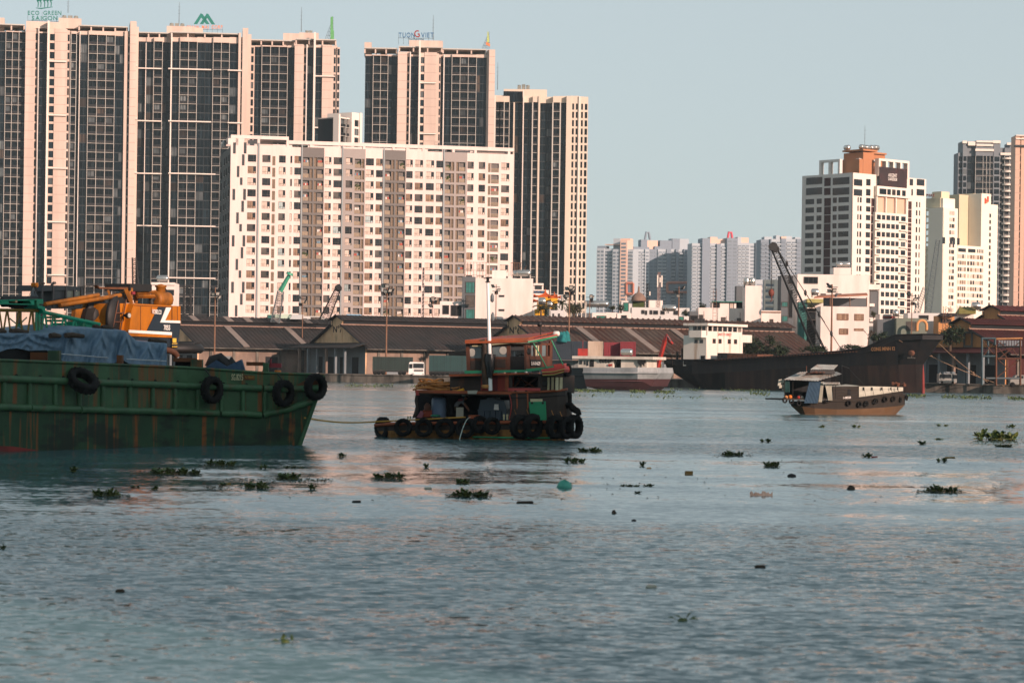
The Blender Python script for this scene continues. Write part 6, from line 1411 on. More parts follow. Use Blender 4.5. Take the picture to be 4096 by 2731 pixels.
b=MB();b.prism([FV.pp(4066,1513,0.02),FV.pp(4068,1503,0.02),FV.pp(4094,1503,0.02),FV.pp(4094,1513,0.02)],FV.n*0.03);b.build('window',CUR[2],VN)
# steel frame on the quay, right
SF=thing('steel_frame','tall rusty steel frame with braces and a platform at the right edge','steel frame',P(4005,1540,468));FF=Fac(0,468,4096,468)
M_bluest=mat('blue_grey_steel',hexc('3f5257'),0.7,0.2,0.8);M_rusto=mat('orange_rust_steel',hexc('63402d'),0.8,0.25,0.8)
def fx(x):return 3600+x/3.919
def fy(y):return 1200+y/3.919
for x,y0,y1,m,o_ in((1285,590,1330,M_bluest,0),(1490,600,700,M_bluest,0),(1505,700,1340,M_rusto,0),(1885,600,1335,M_rustm,0),(1680,920,1330,M_rustm,-4),(1380,640,1000,M_bluest,-4)):
 b=MB();b.bar(FF.pp(fx(x),fy(y1),o_),FF.pp(fx(x),fy(y0),o_),0.42);b.build('leg',m,SF)
for(xa,ya,xb,yb_,m)in((1280,600,1500,600,M_bluest),(1510,610,1920,600,M_gable2),(1510,730,1900,730,M_black),(1530,920,1890,920,M_rustm),(1280,880,1500,880,M_bluest),(1350,1225,1890,1225,M_steel)):
 b=MB();b.bar(FF.pp(fx(xa),fy(ya)),FF.pp(fx(xb),fy(yb_)),0.35);b.build('beam',m,SF)
for(xa,ya,xb,yb_)in((1300,640,1490,880),(1490,640,1300,880),(1530,740,1680,910),(1880,660,1560,910),(1530,930,1700,1080),(1870,940,1520,1210),(1760,760,1860,900),(1540,650,1700,780)):
 b=MB();b.bar(FF.pp(fx(xa),fy(ya),-0.3),FF.pp(fx(xb),fy(yb_),-0.3),0.18);b.build('brace',M_rustm,SF)
for i in range(9):x=1545+i*42;b=MB();b.fbox(FF,FF.s_at(fx(x),1370,-3),FF.s_at(fx(x+30),1370,-3),-3.2,-3,FF.z(4030,fy(715)),FF.z(4030,fy(630)));b.build('louvre_panel',M_greyd,SF)
# small wooden boat, right
FB=Fac(3200,219,3640,225)
def w1(x):return 3100+x/4.055
def w1y(y):return 1430+y/4.055
M_wood=mat('dark_boat_wood',hexc('28231d'),0.85,0.2,0.8,dirt=hexc('2a251f'),dirt_amt=0.6,dirt_scale=(0.6,0.6,3.0));M_orangeh=mat('orange_hull_bottom',hexc('604a35'),0.8,0.2,0.8,dirt=hexc('5a4026'),dirt_amt=0.6,dirt_scale=(0.8,0.8,2.0))
M_tarpw=mat('grey_white_tarp',hexc('a9a798'),0.85,0.15,1.0,bump=0.4,bump_scale=4);M_tin=mat('weathered_tin',hexc('8f948f'),0.6,0.3,1.5,dirt=hexc('6d5240'),dirt_amt=0.6,dirt_scale=(1,1,1));M_bluet=mat('blue_striped_sheet',hexc('31485a'),0.7,0.2,1.0,bump=0.3)
WBt=thing('wooden_boat','small wooden cargo boat with tin roofed stern cabin and tyres along its side','boat',FB.pt(FB.L/2,-1.6,0))
BB=1.6
st=[((425,715,0.9),(440,790,0.85),(487,912,0.4)),((620,712,1.3),(640,822,1.2),(650,915,0.9)),((1000,708,1.55),(1000,838,1.5),(1000,925,1.25)),((1400,700,1.6),(1400,832,1.5),(1400,932,1.3)),((1800,655,1.45),(1790,805,1.3),(1770,934,1.0)),((2000,615,1.0),(1990,785,0.85),(1900,934,0.5)),((2115,590,0.25),(2105,765,0.2),(1950,932,0.1))]
b=MB();nearB,farB=hull(b,FB,[[(w1(x),w1y(y),hb)for x,y,hb in q]for q in st],BB,[0,1,1],deck_drop=0.15,keel=-0.4);b.build('hull',[M_wood,M_orangeh],WBt)
for row,yy in((0,0.0),):
 b=MB();b.tube([q[0]+FB.n*0.03 for q in nearB],0.06,5);b.build('gunwale',M_wood,WBt)
b=MB();zt=lambda x,y,o=0:FB.z(w1(x),w1y(y),o)
cs=[(930,480,700,-0.25),(1360,462,700,-0.2),(1800,470,655,-0.3),(2080,480,600,-0.75)]
for(xa,ya,yb_,oa),(xb,yc,yd,ob_)in zip(cs,cs[1:]):
 b.quad(FB.pp(w1(xa),w1y(yb_),oa),FB.pp(w1(xb),w1y(yd),ob_),FB.pp(w1(xb),w1y(yc),ob_),FB.pp(w1(xa),w1y(ya),oa))
 p,q=FB.pp(w1(xa),w1y(ya),oa),FB.pp(w1(xb),w1y(yc),ob_);b.quad(p,q,q-FB.n*(2.6+ob_),p-FB.n*(2.6+oa))
b.build('hold_side',M_wood,WBt)
for i in range(4):
 b=MB();y0=505+i*50;b.tube([FB.pp(w1(xa),w1y(ya+(yb_-ya)*(i+1)/5),oa+0.03)for xa,ya,yb_,oa in cs],0.02,4);b.build('plank_seam',M_black,WBt)
b=MB();ts=[(1362,468,640,-0.12),(1590,466,610,-0.13),(1830,472,575,-0.22),(2078,482,540,-0.68)]
for(xa,ya,yb_,oa),(xb,yc,yd,ob_)in zip(ts,ts[1:]):
 for j in range(4):
  f0,f1=j/4,(j+1)/4;w0_,w1_=0.03*(j%2),0.03*((j+1)%2)
  b.quad(FB.pp(w1(xa),w1y(ya+(yb_-ya)*f1),oa+w1_),FB.pp(w1(xb),w1y(yc+(yd-yc)*f1),ob_+w1_),FB.pp(w1(xb),w1y(yc+(yd-yc)*f0),ob_+w0_),FB.pp(w1(xa),w1y(ya+(yb_-ya)*f0),oa+w0_),0,True)
b.build('side_tarpaulin',M_tarpw,WBt)
b=MB();p,q=FB.pp(w1(1080),w1y(490),-0.2),FB.pp(w1(1380),w1y(455),-0.2);b.quad(p,q,q-FB.n*2.2+V(0,0,.1),p-FB.n*2.2+V(0,0,.1));b.build('hatch_cover',M_tarpw,WBt)
for x in(1440,1575,1735,1880,1990):b=MB();q=FB.pp(w1(x),w1y(480),0.0);b.lathe(q-V(0,0,0.3),[(0.02,0),(0.07,0.1),(0.06,0.3)],6);b.tube([q,q+V(0.1,0,-0.4),q+V(0.18,-0.02,-0.8)],0.018,4);b.build('lashing',M_black,WBt)
text('lettering','1-08558',FB.pp(w1(1165),w1y(665),-0.15),FB,0.2,M_letter,WBt,width=0.86,depth=0.01,slope=R(3))
b=MB();b.fbox(FB,FB.s_at(w1(1200),1560),FB.s_at(w1(1248),1560),-0.24,-0.2,zt(1220,610),zt(1220,520));b.build('port',M_dark,WBt)
def corr(name,a,b1,c,d,n,m,parent,amp=0.05):
 """corrugated sheet: a-b front edge, d-c back edge"""
 bb=MB();rows=[]
 for e0,e1 in((a,b1),(d,c)):
  row=[]
  for i in range(n*2+1):row.append(Vector(e0).lerp(Vector(e1),i/(n*2))+V(0,0,amp if i%2 else 0))
  rows.append(row)
 bb._add(rows[0]+rows[1],[(i,i+1,i+2+n*2,i+1+n*2)for i in range(n*2)]);bb.build(name,m,parent)
corr('tin_roof',FB.pp(w1(120),w1y(362),0.5),FB.pp(w1(695),w1y(382),0.7),FB.pp(w1(980),w1y(235),-2.2),FB.pp(w1(385),w1y(240),-2.4),12,M_tin,WBt)
corr('tin_roof',FB.pp(w1(695),w1y(382),0.7),FB.pp(w1(1092),w1y(268),-1.2),FB.pp(w1(1010),w1y(232),-2.4),FB.pp(w1(800),w1y(250),-1.6),8,M_tin,WBt)
corr('tin_roof',FB.pp(w1(560),w1y(196),-0.8),FB.pp(w1(945),w1y(200),-0.7),FB.pp(w1(1022),w1y(122),-2.0),FB.pp(w1(680),w1y(115),-2.1),11,M_tin,WBt)
for i,(xa,ya,xb,yb_,o_)in enumerate(((330,290,480,280,0.1),(460,310,660,250,-0.3),(560,270,800,262,-0.5))):corr('patch_sheet',FB.pp(w1(xa),w1y(ya),o_)+V(0,0,.06),FB.pp(w1(xb),w1y(yb_),o_)+V(0,0,.06),FB.pp(w1(xb+50),w1y(yb_-40),o_-1)+V(0,0,.06),FB.pp(w1(xa+70),w1y(ya-40),o_-1)+V(0,0,.06),4,M_rustm if i else M_tin,WBt)
b=MB();b.fbox(FB,FB.s_at(w1(560),1480,-1),FB.s_at(w1(960),1480,-1),-2.2,-0.9,zt(760,262,-1),zt(760,200,-1));b.build('roof_riser',M_black,WBt)
b=MB();b.fbox(FB,FB.s_at(w1(110),1590),FB.s_at(w1(930),1590),-2.6,0.25,zt(500,688),zt(500,664));b.build('stern_platform',M_wood,WBt)
b=MB();b.fbox(FB,FB.s_at(w1(170),1550,-2.5),FB.s_at(w1(900),1550,-2.5),-2.6,-2.5,zt(500,664),zt(500,300));b.build('back_wall',M_dark,WBt)
for x in(150,290,560,780,985):b=MB();b.bar(FB.pp(w1(x),w1y(665),0.1),FB.pp(w1(x),w1y(350),0.1),0.06);b.build('cabin_post',M_wood,WBt)
def hung(name,xa,xb,y0,y1,xa2,xb2,off,m,n=9,amp=0.06):
 bb=MB();pts=[]
 for r_ in range(4):
  for i in range(n*2+1):
   f=i/(n*2);g_=r_/3;x=(xa+(xb-xa)*f)*(1-g_)+(xa2+(xb2-xa2)*f)*g_;pts.append(FB.pp(w1(x),w1y(y0+(y1-y0)*g_),off+amp*(i%2)+0.1*math.sin(g_*3)))
 W_=n*2+1;bb._add(pts,[(r_*W_+i,(r_+1)*W_+i,(r_+1)*W_+i+1,r_*W_+i+1)for r_ in range(3)for i in range(n*2)]);bb.build(name,m,WBt)
hung('blue_curtain',555,745,392,738,470,690,0.35,M_bluet);hung('pale_curtain',745,790,392,720,700,760,0.3,M_tarpw,4);hung('pale_curtain',805,915,420,695,860,930,0.25,M_tarpw,5);hung('tin_awning',760,1050,400,440,775,1060,0.6,M_tin,12);hung('green_curtain',150,235,380,560,150,240,0.0,M_dteal,4)
b=MB();rn=random.Random(4)
b=MB();q0=FB.pp(w1(85),w1y(560),-0.5)
for i in range(10):q=FB.pp(w1(rn.uniform(40,130)),w1y(rn.uniform(390,560)),rn.uniform(-1,0));d=rn.uniform(0.1,0.3);b.obox(q,(d,0,0.05),(0,d,0),(0.03,0,d))
b.build('stern_bundle',M_tarpw,WBt)
for i,(x,y,m,d)in enumerate(((180,640,M_gable2,0.25),(245,620,mat('orange_plastic',hexc('b5651d'),0.5,0.1,2),0.3),(380,655,M_red,0.22),(440,630,M_tarpw,0.2))):
 b=MB();q=FB.pp(w1(x),w1y(664),-0.1);d*=0.7;b.lathe(q,[(d*0.6,0),(d,d*0.5),(d*0.8,d*1.3),(d*0.4,d*1.6)],8);o=b.build('bucket',m);tag(o,('tan pot on the stern platform of the wooden boat','orange pot on the stern platform of the wooden boat','red bundle on the stern platform of the wooden boat','pale bundle beside the blue curtain of the wooden boat')[i],'pot')
b=MB();b.bar(FB.pp(w1(1085),w1y(445),-0.5),FB.pp(w1(1085),w1y(120),-0.5),0.05);b.bar(FB.pp(w1(1085),w1y(135),-0.5),FB.pp(w1(1205),w1y(175),-0.5),0.1);b.bar(FB.pp(w1(1205),w1y(190),-0.5),FB.pp(w1(1450),w1y(445),-0.5),0.03);b.build('derrick',M_black,WBt)
b=MB();b.bar(FB.pp(w1(510),w1y(240),-1),FB.pp(w1(510),w1y(135),-1),0.07);b.build('chimney',M_rusto,WBt)
b=MB()
for i in range(16):q=FB.pp(w1(rn.uniform(1890,2110)),w1y(rn.uniform(415,470)),rn.uniform(-1.6,-0.9));d=rn.uniform(0.08,0.25);b.obox(q,(d,0,0),(0,d,0),(0,0,d))
b.build('bow_gear',M_rustm,WBt,kind='stuff')
# tyres
def tyre_mesh(name,R_,w_,tread=18):
 b=MB();prof=[(R_*0.56,-w_*0.36),(R_*0.62,-w_*0.5),(R_*0.9,-w_*0.5),(R_,-w_*0.36),(R_,w_*0.36),(R_*0.9,w_*0.5),(R_*0.62,w_*0.5),(R_*0.56,w_*0.36),(R_*0.56,-w_*0.36)]
 n=28;pts=[]
 for r,h in prof:
  for k_ in range(n):a=2*math.pi*k_/n;pts.append(V(r*math.cos(a),h,r*math.sin(a)))
 b._add(pts,[(i*n+k_,(i+1)*n+k_,(i+1)*n+(k_+1)%n,i*n+(k_+1)%n)for i in range(len(prof)-1)for k_ in range(n)],0,True)
 for k_ in range(tread):
  a=2*math.pi*k_/tread;u=V(math.cos(a),0,math.sin(a));t_=V(-math.sin(a),0,math.cos(a))
  for s_ in(-1,1):b.obox(u*R_*0.99+V(0,s_*w_*0.12 if s_>0 else-w_*0.42,0)-t_*R_*0.06,u*R_*0.035,V(0,w_*0.3,0),t_*R_*0.12)
 return local_mesh(b,name,M_rubber)
TY={'big':tyre_mesh('tyre',0.66,0.42),'mid':tyre_mesh('tyre',0.48,0.32),'small':tyre_mesh('tyre',0.26,0.15,12),'barge':tyre_mesh('tyre',0.69,0.42)}
def tyre(kind,p,ang,label,group,tilt=0.0,roll=0.0,scale=1.0,rope_to=None):
 o=bpy.data.objects.new('tyre',TY[kind]);COL.objects.link(o);o.location=p;o.rotation_euler=(tilt,roll,ang);o.scale=(scale,)*3
 tag(o,label,'tyre',group)
 return o
lab_s=['hidden behind the pale curtain edge','under the white number','below the left end of the pale tarpaulin','second under the pale tarpaulin','third under the pale tarpaulin','fourth under the pale tarpaulin','fifth under the pale tarpaulin','last before the bow corner','hung on the bow corner','under the stern platform end','second under the stern platform','under the blue curtain']
for i,(x,y)in enumerate(((840,690),(1195,738),(1370,758),(1480,748),(1635,705),(1785,675),(1915,668),(2035,683),(2135,650),(160,690),(265,708),(385,738))):
 of=0.12 if x<1700 else(0.02 if x<1850 else(-0.25 if x<2000 else-0.75 if x<2100 else-1.2))
 tyre('small',FB.pp(w1(x),w1y(y),of),FB.ang+(R(35)if x>2000 else 0),'small tyre on the wooden boat '+lab_s[i],'tyres on the wooden boat')
 # added unseen blocks behind the viewer, placed and sized to shade barge and tug
M_nb=mat('shade_block_render',hexc('b7a899'),0.85,0.08,0.1)
def shade_block(label,x0,x1,y0,y1,h):
 T=thing('apartment_block',label,'apartment block',V((x0+x1)/2,(y0+y1)/2,1.5),'added shading blocks on the near bank')
 b=MB();b.box(x0,x1,y0,y1,1.5,h);b.build('wall',M_nb,T)
 b=MB();b.box(x0-0.6,x1+0.6,y0-0.6,y1+0.6,h,h+1.0);b.build('roof_slab',M_fin,T)
 b=MB()
 for r in range(int((h-4)/3.2)):
  for i in range(int((x1-x0)/4)):xx=x0+1.2+i*4;b.box(xx,xx+1.8,y1+0.01,y1+0.06,3+r*3.2,4.8+r*3.2)
 b.build('small_windows',M_glass,T,kind='stuff')
shade_block('long added block behind the viewpoint, unseen, shading the barge',84,142,-62,-44,67)
shade_block('slightly taller added block next to the long one, unseen, shading the tug',143.5,188,-62,-44,71)
# green barge
M_bgreen=mat('worn_green_paint',hexc('36573a'),0.6,0.3,0.7,spec=0.3,dirt=hexc('74441f'),dirt_amt=0.9,dirt_scale=(2.2,2.2,0.12),edge=(0.52,0.64),dirt2=hexc('1d3327'),dirt2_amt=0.7,dirt2_scale=(0.6,0.6,0.4),bump=0.15,bump_scale=3)
M_blow=mat('grimy_lower_green',hexc('22402a'),0.65,0.35,0.5,spec=0.3,dirt=hexc('7d4820'),dirt_amt=0.95,dirt_scale=(2.6,2.6,0.14),edge=(0.53,0.62),dirt2=hexc('151f19'),dirt2_amt=0.75,dirt2_scale=(0.35,0.35,0.9),bump=0.3,bump_scale=1.2)
M_bgreen2=mat('tube_green_paint',hexc('34593a'),0.55,0.25,1.2,dirt=hexc('4d3a26'),dirt_amt=0.7,dirt_scale=(1.4,1.4,1.4),edge=(0.54,0.66),bump=0.3,bump_scale=3)
M_rustpatch=mat('barge_rust',hexc('5d3a22'),0.85,0.3,1.5)
sec=[(-200,101.5,1434,1506,1620,1810),(50,105,1442,1516,1629,1803),(400,110,1456,1530,1640,1795),(750,115.5,1470,1543,1648,1783),(1052,117.5,1491,1553,1658,1784),(1160,117.9,1495,1556,1633,1786),(1225,118.1,1497,1554,1612,1788),(1292,118.2,1500,1550,1598,1790)]
NV=V(-0.64,0.77,0)
BG=thing('barge','long green rusty cargo barge filling the left side of the river','barge',P(500,1790,115)+NV*4)
near=[]
def shift(px,i,row):
 if row<3:return px
 return{7:1195,6:1165,5:1125}.get(i,px)
for i,(px,D,*ys)in enumerate(sec):
 col=[P(shift(px,i,r),y,D)for r,y in enumerate(ys)]
 if i==7:col[2]=P(1262,1600,D)
 col.append(V(col[3].x,col[3].y,-0.6)+(V(-0.4,0,0)if i==7 else V(0,0,0)));near.append(col)
b=MB()
for i in range(len(near)-1):
 for k in range(4):b.quad(near[i][k],near[i][k+1],near[i+1][k+1],near[i+1][k],2 if k>1 else 0)
BWB=8.5
far=[[p+NV*BWB for p in c]for c in near]
for i in range(len(near)-1):
 for k in range(4):b.quad(far[i][k],far[i+1][k],far[i+1][k+1],far[i][k+1],0)
 d0,d1=V(0,0,-0.95),V(0,0,-0.95)
 b.quad(near[i][0]+d0,near[i+1][0]+d1,far[i+1][0]+d1,far[i][0]+d0,1)
 q=NV*0.18
 b.quad(near[i][0]+q,near[i][0]+q+d0,near[i+1][0]+q+d1,near[i+1][0]+q,0);b.quad(near[i][0],near[i][0]+q,near[i+1][0]+q,near[i+1][0],0)
for k in range(4):b.quad(near[-1][k],near[-1][k+1],far[-1][k+1],far[-1][k],0)
b.build('hull',[M_bgreen,M_deck,M_blow],BG)
b=MB();q=[near[0][3],near[1][3],P(160,1801,106.5)];b.poly([V(*q[0])+V(0,-0.03,-0.02),V(*q[1])+V(0,-.03,-0.02),V(*q[2])+V(0,-0.03,0.0),V(*q[1])+V(0,-.03,0.2),V(*q[0])+V(0,-.03,0.35)]);b.build('red_boot_stripe',M_redpaint,BG)
def side(px,f,lift=0.03):
 """point on the barge side: f = 0 rail, 1 upper tube, 2 lower tube, 3 waterline"""
 for i in range(len(sec)-1):
  if sec[i][0]<=px<=sec[i+1][0]:break
 u=(px-sec[i][0])/(sec[i+1][0]-sec[i][0]);k=min(int(f),2);g_=f-k
 a=near[i][k].lerp(near[i+1][k],u);c=near[i][k+1].lerp(near[i+1][k+1],u)
 t_=(near[i+1][0]-near[i][0]).normalized();n_=V(t_.y,-t_.x,0)
 return a.lerp(c,g_)+n_*lift
pxs=list(range(-190,1290,20))
rb=random.Random(21)
for k,r in((1,0.17),(2,0.17)):
 segs=[(-190,110),(110,310),(310,510),(510,690),(690,880),(880,1052),(1052,1290)]
 for a,c in segs:
  b=MB();path=[side(x,k,0.08+(rb.uniform(-0.03,0.03)if k==2 else rb.uniform(-.008,.008)))+V(0,0,rb.uniform(-0.02,0.02)if k==2 else 0)for x in range(a,c+1,20)]
  b.tube(path,r,10);b.build('fender_tube',M_bgreen2,BG)
for px in(10,112,213,311,407,512,603,694,789,882,969,1058):
 b=MB();b.tube([side(px,1.1,0.04),side(px,1.95,0.04)],0.12,8);b.build('fender_rib',M_bgreen2,BG)
for px in range(-150,1150,92):
 b=MB();b.lathe(side(px+30,0.82,0.0),[(0.09,0),(0.09,0.03)],8,axis=V(0.7,-0.7,0));b.build('scupper',M_dark,BG)
b=MB();b.tube([c[0]for c in near],0.07,5);b.tube([near[-1][0],far[-1][0]],0.07,5);b.build('rail_cap',M_bgreen,BG)
b=MB();b.tube([near[-1][0],near[-1][1],near[-1][2],near[-1][3]],0.12,6);b.build('bow_edge',M_bgreen2,BG)
b=MB();b.quad(side(1165,0.95,0.035),side(1290,0.9,0.035),side(1285,0.12,0.035),side(1240,0.2,0.035));b.build('rust_patch',M_rustpatch,BG)
FBg=Fac.line((near[3][0].x,near[3][0].y),(near[4][0].x,near[4][0].y))
M_paintw=mat('cream_paint_marks',hexc('b9b48e'),0.7,0.2,3)
p_,q_=side(921,0.4,0.05),side(970,0.4,0.05)
text('lettering','SG.8215',side(946,0.55,0.05),FBg,0.3,M_paintw,BG,width=(q_-p_).length*0.95,depth=0.01)
b=MB();b.quad(side(975,0.5,0.045),side(1017,0.5,0.045),side(1017,0.2,0.045),side(975,0.2,0.045));b.build('nameplate',M_rustpatch,BG)
text('lettering','N. 7803/KD',side(996,0.42,0.06),FBg,0.13,mat('faded_yellow_paint',hexc('a07a35'),0.8,0.2,2),BG,width=(side(1014,.4)-side(978,.4)).length,depth=0.005)
def deckpost(px,w_px,y0,y1,D,m,name='bollard',dep=0.5):
 a,c=P(px,y1,D),P(px+w_px,y0,D);b=MB();b.box(a.x,c.x,D,D+dep,a.z,c.z);b.build(name,m,BG)
deckpost(191,46,1402,1450,107.8,M_bgreen);deckpost(466,22,1420,1462,111.6,M_rustpatch);deckpost(762,46,1438,1474,116.3,M_bgreen);deckpost(693,90,1432,1446,116.6,M_rustpatch,'deck_beam');deckpost(700,70,1446,1476,117,M_dark,'coaming_gap');deckpost(1051,22,1451,1492,118.2,M_bgreen);deckpost(985,70,1448,1462,118.4,M_rustpatch,'deck_beam');deckpost(120,70,1410,1448,108.4,M_rustpatch,'coaming_gap')
b=MB();FT_=Fac(-200,103.6,690,117.0)
b.fbox(FT_,0,FT_.L,-5.5,-0.4,2.8,4.5);b.build('hold_coaming',M_dark,BG)
b=MB();b.tube([P(840,1470,119.5),P(852,1440,119.5),P(880,1432,119.5),P(900,1452,119.5),P(912,1470,119.5)],0.28,7);b.tube([P(915,1470,119.5),P(925,1440,119.5),P(942,1470,119.5)],0.2,7);b.build('coiled_hose',M_black,BG)
for i,pts in enumerate((((820,1470),(865,1440),(905,1465),(905,1476),(820,1476)),((905,1466),(965,1437),(978,1480),(905,1480)))):
 b=MB();b.prism([P(x,y,119.0-i*0.3)for x,y in pts],V(0,0.5,0));o=b.build('tarpaulin',mat('blue_tarp_small',hexc('35506b'),0.7,0.2,1.5,bump=0.4));tag(o,('crumpled blue sheet left among the hoses on the barge bow','crumpled blue sheet right of the hoses on the barge bow')[i],'tarpaulin')
b=MB();b.lathe(P(1111,1494,118.6),[(0.16,0),(0.17,0.15),(0.12,0.17)],10);o=b.build('bucket',MATS['orange_plastic']);tag(o,'small orange bucket on the barge bow rail','bucket')
b=MB();q=P(1075,1470,119);b.obox(q,(0.6,0,0),(0,0.5,0),(0,0,0.22));b.tube((q+V(.1,0,.2),q+V(.1,0,.45)),0.05,5);o=b.build('engine',M_crim);tag(o,'small red engine behind the last deck post of the barge','engine')
for i,(px,f,lab)in enumerate(((834,1.12,'tyre on the barge side left of the white registration'),(1127,1.2,'tyre on the barge near the bow, second from the right'),(1261,0.9,'tyre on the very bow tip of the barge'))):
 t_=(near[4][0]-near[3][0]);ang=(R(54),R(52),R(48))[i]
 tyre('barge',side(px,f,0.4),ang,lab,'tyres on the green barge',roll=i*0.5,scale=0.93)
 p0=side(px-18,0.02,0.1);p1=side(px-2,f,0.42)+V(0,0,0.55);b=MB();b.tube((p0,p0.lerp(p1,0.5)+V(0.05,-0.05,-0.05),p1),0.03,5);o=b.build('chain',M_black);tag(o,'black chain holding the '+lab,'chain','tyre chains on the green barge')
tyre('barge',side(294,0.95,0.5),math.atan2(0.7,0.7),'tilted tyre hanging flat on the left barge side','tyres on the green barge',tilt=R(-48),roll=R(0),scale=1.05)
b=MB();q=side(347,1.35,0.15);b.tube([q+V(math.cos(a)*0.12,0,math.sin(a)*0.16)for a in[k_*math.pi/6 for k_ in range(12)]],0.02,4);o=b.build('rope_ring',mat('pale_rope',hexc('9fa08a'),0.9,0.1,2));tag(o,'small pale rope ring below the tilted tyre','rope')
# blue tarpaulin over the hold
def zA(x,y):return x/2.091,1100+y/2.091
M_tarp=mat('blue_tarpaulin',hexc('587388'),0.5,0.18,1.2,spec=0.4,bump=0.5,bump_scale=5)
topc=[(-420,480),(0,490),(190,488),(420,492),(500,485),(590,452),(660,440),(850,449),(1055,464),(1110,515),(1145,548),(1240,560),(1385,570)]
botc=[(-420,640),(0,642),(60,620),(140,612),(240,632),(390,628),(470,680),(520,718),(700,738),(960,735),(1010,700),(1080,742),(1130,746),(1300,765),(1440,772)]
def interp(tab,x):
 for(a,ya),(c,yc)in zip(tab,tab[1:]):
  if a<=x<=c:return ya+(yc-ya)*(x-a)/(c-a)
 return tab[-1][1]if x>tab[-1][0]else tab[0][1]
peaks=[(-60,0.3),(230,0.25),(590,1.0),(850,1.0),(1060,1.0),(1240,0.9),(1388,1.0)]
nu,nv=220,36
pts=[]
for i in range(nu+1):
 x=-420+(1396+420)*i/nu
 yt,yb_=interp(topc,x),interp(botc,x+(40 if x>1380 else 0))
 for j in range(nv+1):
  g_=j/nv
  if g_<0.2:
   off=-0.3-(0.2-g_)*14;gy=0.0
  else:
   off=-0.3;gy=(g_-0.2)/0.8
  nd=min(peaks,key=lambda p:abs(p[0]-x));d=0
  for pk,am in peaks:
   u=(x-pk)/(26+60*gy);d+=am*0.34*math.exp(-u*u)*(0.25+gy)
   for s_ in(-1,1):
    u2=(x-pk-s_*75*gy)/(14+18*gy);d+=am*0.12*math.exp(-u2*u2)*min(1,gy*2)
  lo=max([p[0]for p in peaks if p[0]<=x]or[-420]);hi=min([p[0]for p in peaks if p[0]>x]or[1400]);span_=max(hi-lo,1);cu=(x-lo)/span_
  sw=gy-0.55*(1-(2*cu-1)**2)
  d+=0.055*math.sin(sw*13)*math.exp(-((gy-0.45)/0.4)**2)*min(1,span_/160)+0.04*math.sin(x*0.11+gy*7)
  px,py=zA(x,yt+(yb_-yt)*gy)
  p=FT_.pp(px,py,off+(d if g_>=0.2 else d*g_*2))
  if g_<0.2:p=FT_.pp(px,zA(0,yt)[1],-0.3);p=p-FT_.n*((0.2-g_)*22)+V(0,0,0.15*math.sin((0.2-g_)*15))
  pts.append(p)
b=MB();W_=nv+1
b._add(pts,[(i*W_+j,i*W_+j+1,(i+1)*W_+j+1,(i+1)*W_+j)for i in range(nu)for j in range(nv)],0,True)
for j in range(8,nv):b.quad(pts[nu*W_+j],pts[nu*W_+j+1],pts[nu*W_+j+1]-FT_.n*3,pts[nu*W_+j]-FT_.n*3)
TPn=b.build('tarpaulin',M_tarp);tag(TPn,'large blue tarpaulin draped over the barge hold','tarpaulin')
for(a,c)in(((495,658),(905,692)),((1060,703),(1390,720))):
 b=MB();b.tube([FT_.pp(*zA(a[0]+(c[0]-a[0])*k_/12,a[1]+(c[1]-a[1])*k_/12),0.32)for k_ in range(13)],0.025,4);o=b.build('rope',mat('white_rope',hexc('b5bcc0'),0.8,0.05,1));tag(o,'white rope across the '+('middle' if a[0]<600 else 'right end')+' of the blue tarpaulin','rope')
M_log=mat('old_log',hexc('3f352c'),0.9,0.3,3.0,bump=0.4)
for i,(xa,ya,xb,yb_,lab)in enumerate(((420,508,502,510,'short log lying on the blue tarpaulin'),(550,505,698,512,'bent thicker log on the blue tarpaulin peak'),(785,436,832,440,'log end on the tarpaulin top before the green boom tip'),(850,442,940,448,'flat log on the tarpaulin top under the crane ladder'),(1250,550,1385,560,'dark log at the right end of the tarpaulin'),(-20,470,45,474,'log at the left edge on the tarpaulin'),(90,470,230,480,'log leaning under the green lattice boom'))):
 o_=0.25 if i<2 else-0.6
 p,q=FT_.pp(*zA(xa,ya),o_),FT_.pp(*zA(xb,yb_),o_);b=MB();b.tube((p,p.lerp(q,0.4)+V(0,0,0.03),q),[0.12,0.13,0.09],8);o=b.build('log',M_log);tag(o,lab,'log','logs weighing down the tarpaulin')
 # yellow crawler crane on the barge
def zD(x,y):return 350+x/5.2275,1120+y/5.2275
M_cy=mat('crane_orange_yellow',hexc('a9640f'),0.5,0.12,0.8,spec=0.35,dirt=hexc('6e4715'),dirt_amt=0.5,dirt_scale=(1.0,1.0,0.4),edge=(0.52,0.7))
M_cy2=mat('rusty_crane_orange',hexc('8a5515'),0.6,0.2,1.2,dirt=hexc('4f3418'),dirt_amt=0.7,dirt_scale=(1.5,1.5,1.5));M_cnavy=mat('crane_navy',hexc('1c2730'),0.5,0.1,0.8);M_cwhite=mat('crane_white_stripe',hexc('dedcd4'),0.5,0.05,1)
FC=Fac(400,117.5,722,123.0)
CR=thing('crawler_crane','orange yellow crawler crane with navy band and white stripe on the barge','crane',FC.pp(600,1390,-1.5))
def cp(x,y,off=0.0):return FC.pp(*zD(x,y),off)
def slab(pts,m,name,o0=0.0,th=2.6):b=MB();b.prism([cp(x,y,o0)for x,y in pts],FC.n*-th);return b.build(name,m,CR)
slab([(860,1170),(920,640),(975,490),(1765,535),(1765,1205)],M_cy,'engine_house')
slab([(345,1050),(440,490),(890,488),(905,640),(850,1060)],M_cy,'front_housing',-0.35,2.2)
slab([(1767,538),(1945,548),(1945,900),(1767,890)],M_cy,'counterweight_top',0.02,2.7)
slab([(1767,895),(1945,905),(1890,1410),(1765,1400)],M_cnavy,'counterweight',0.0,2.7)
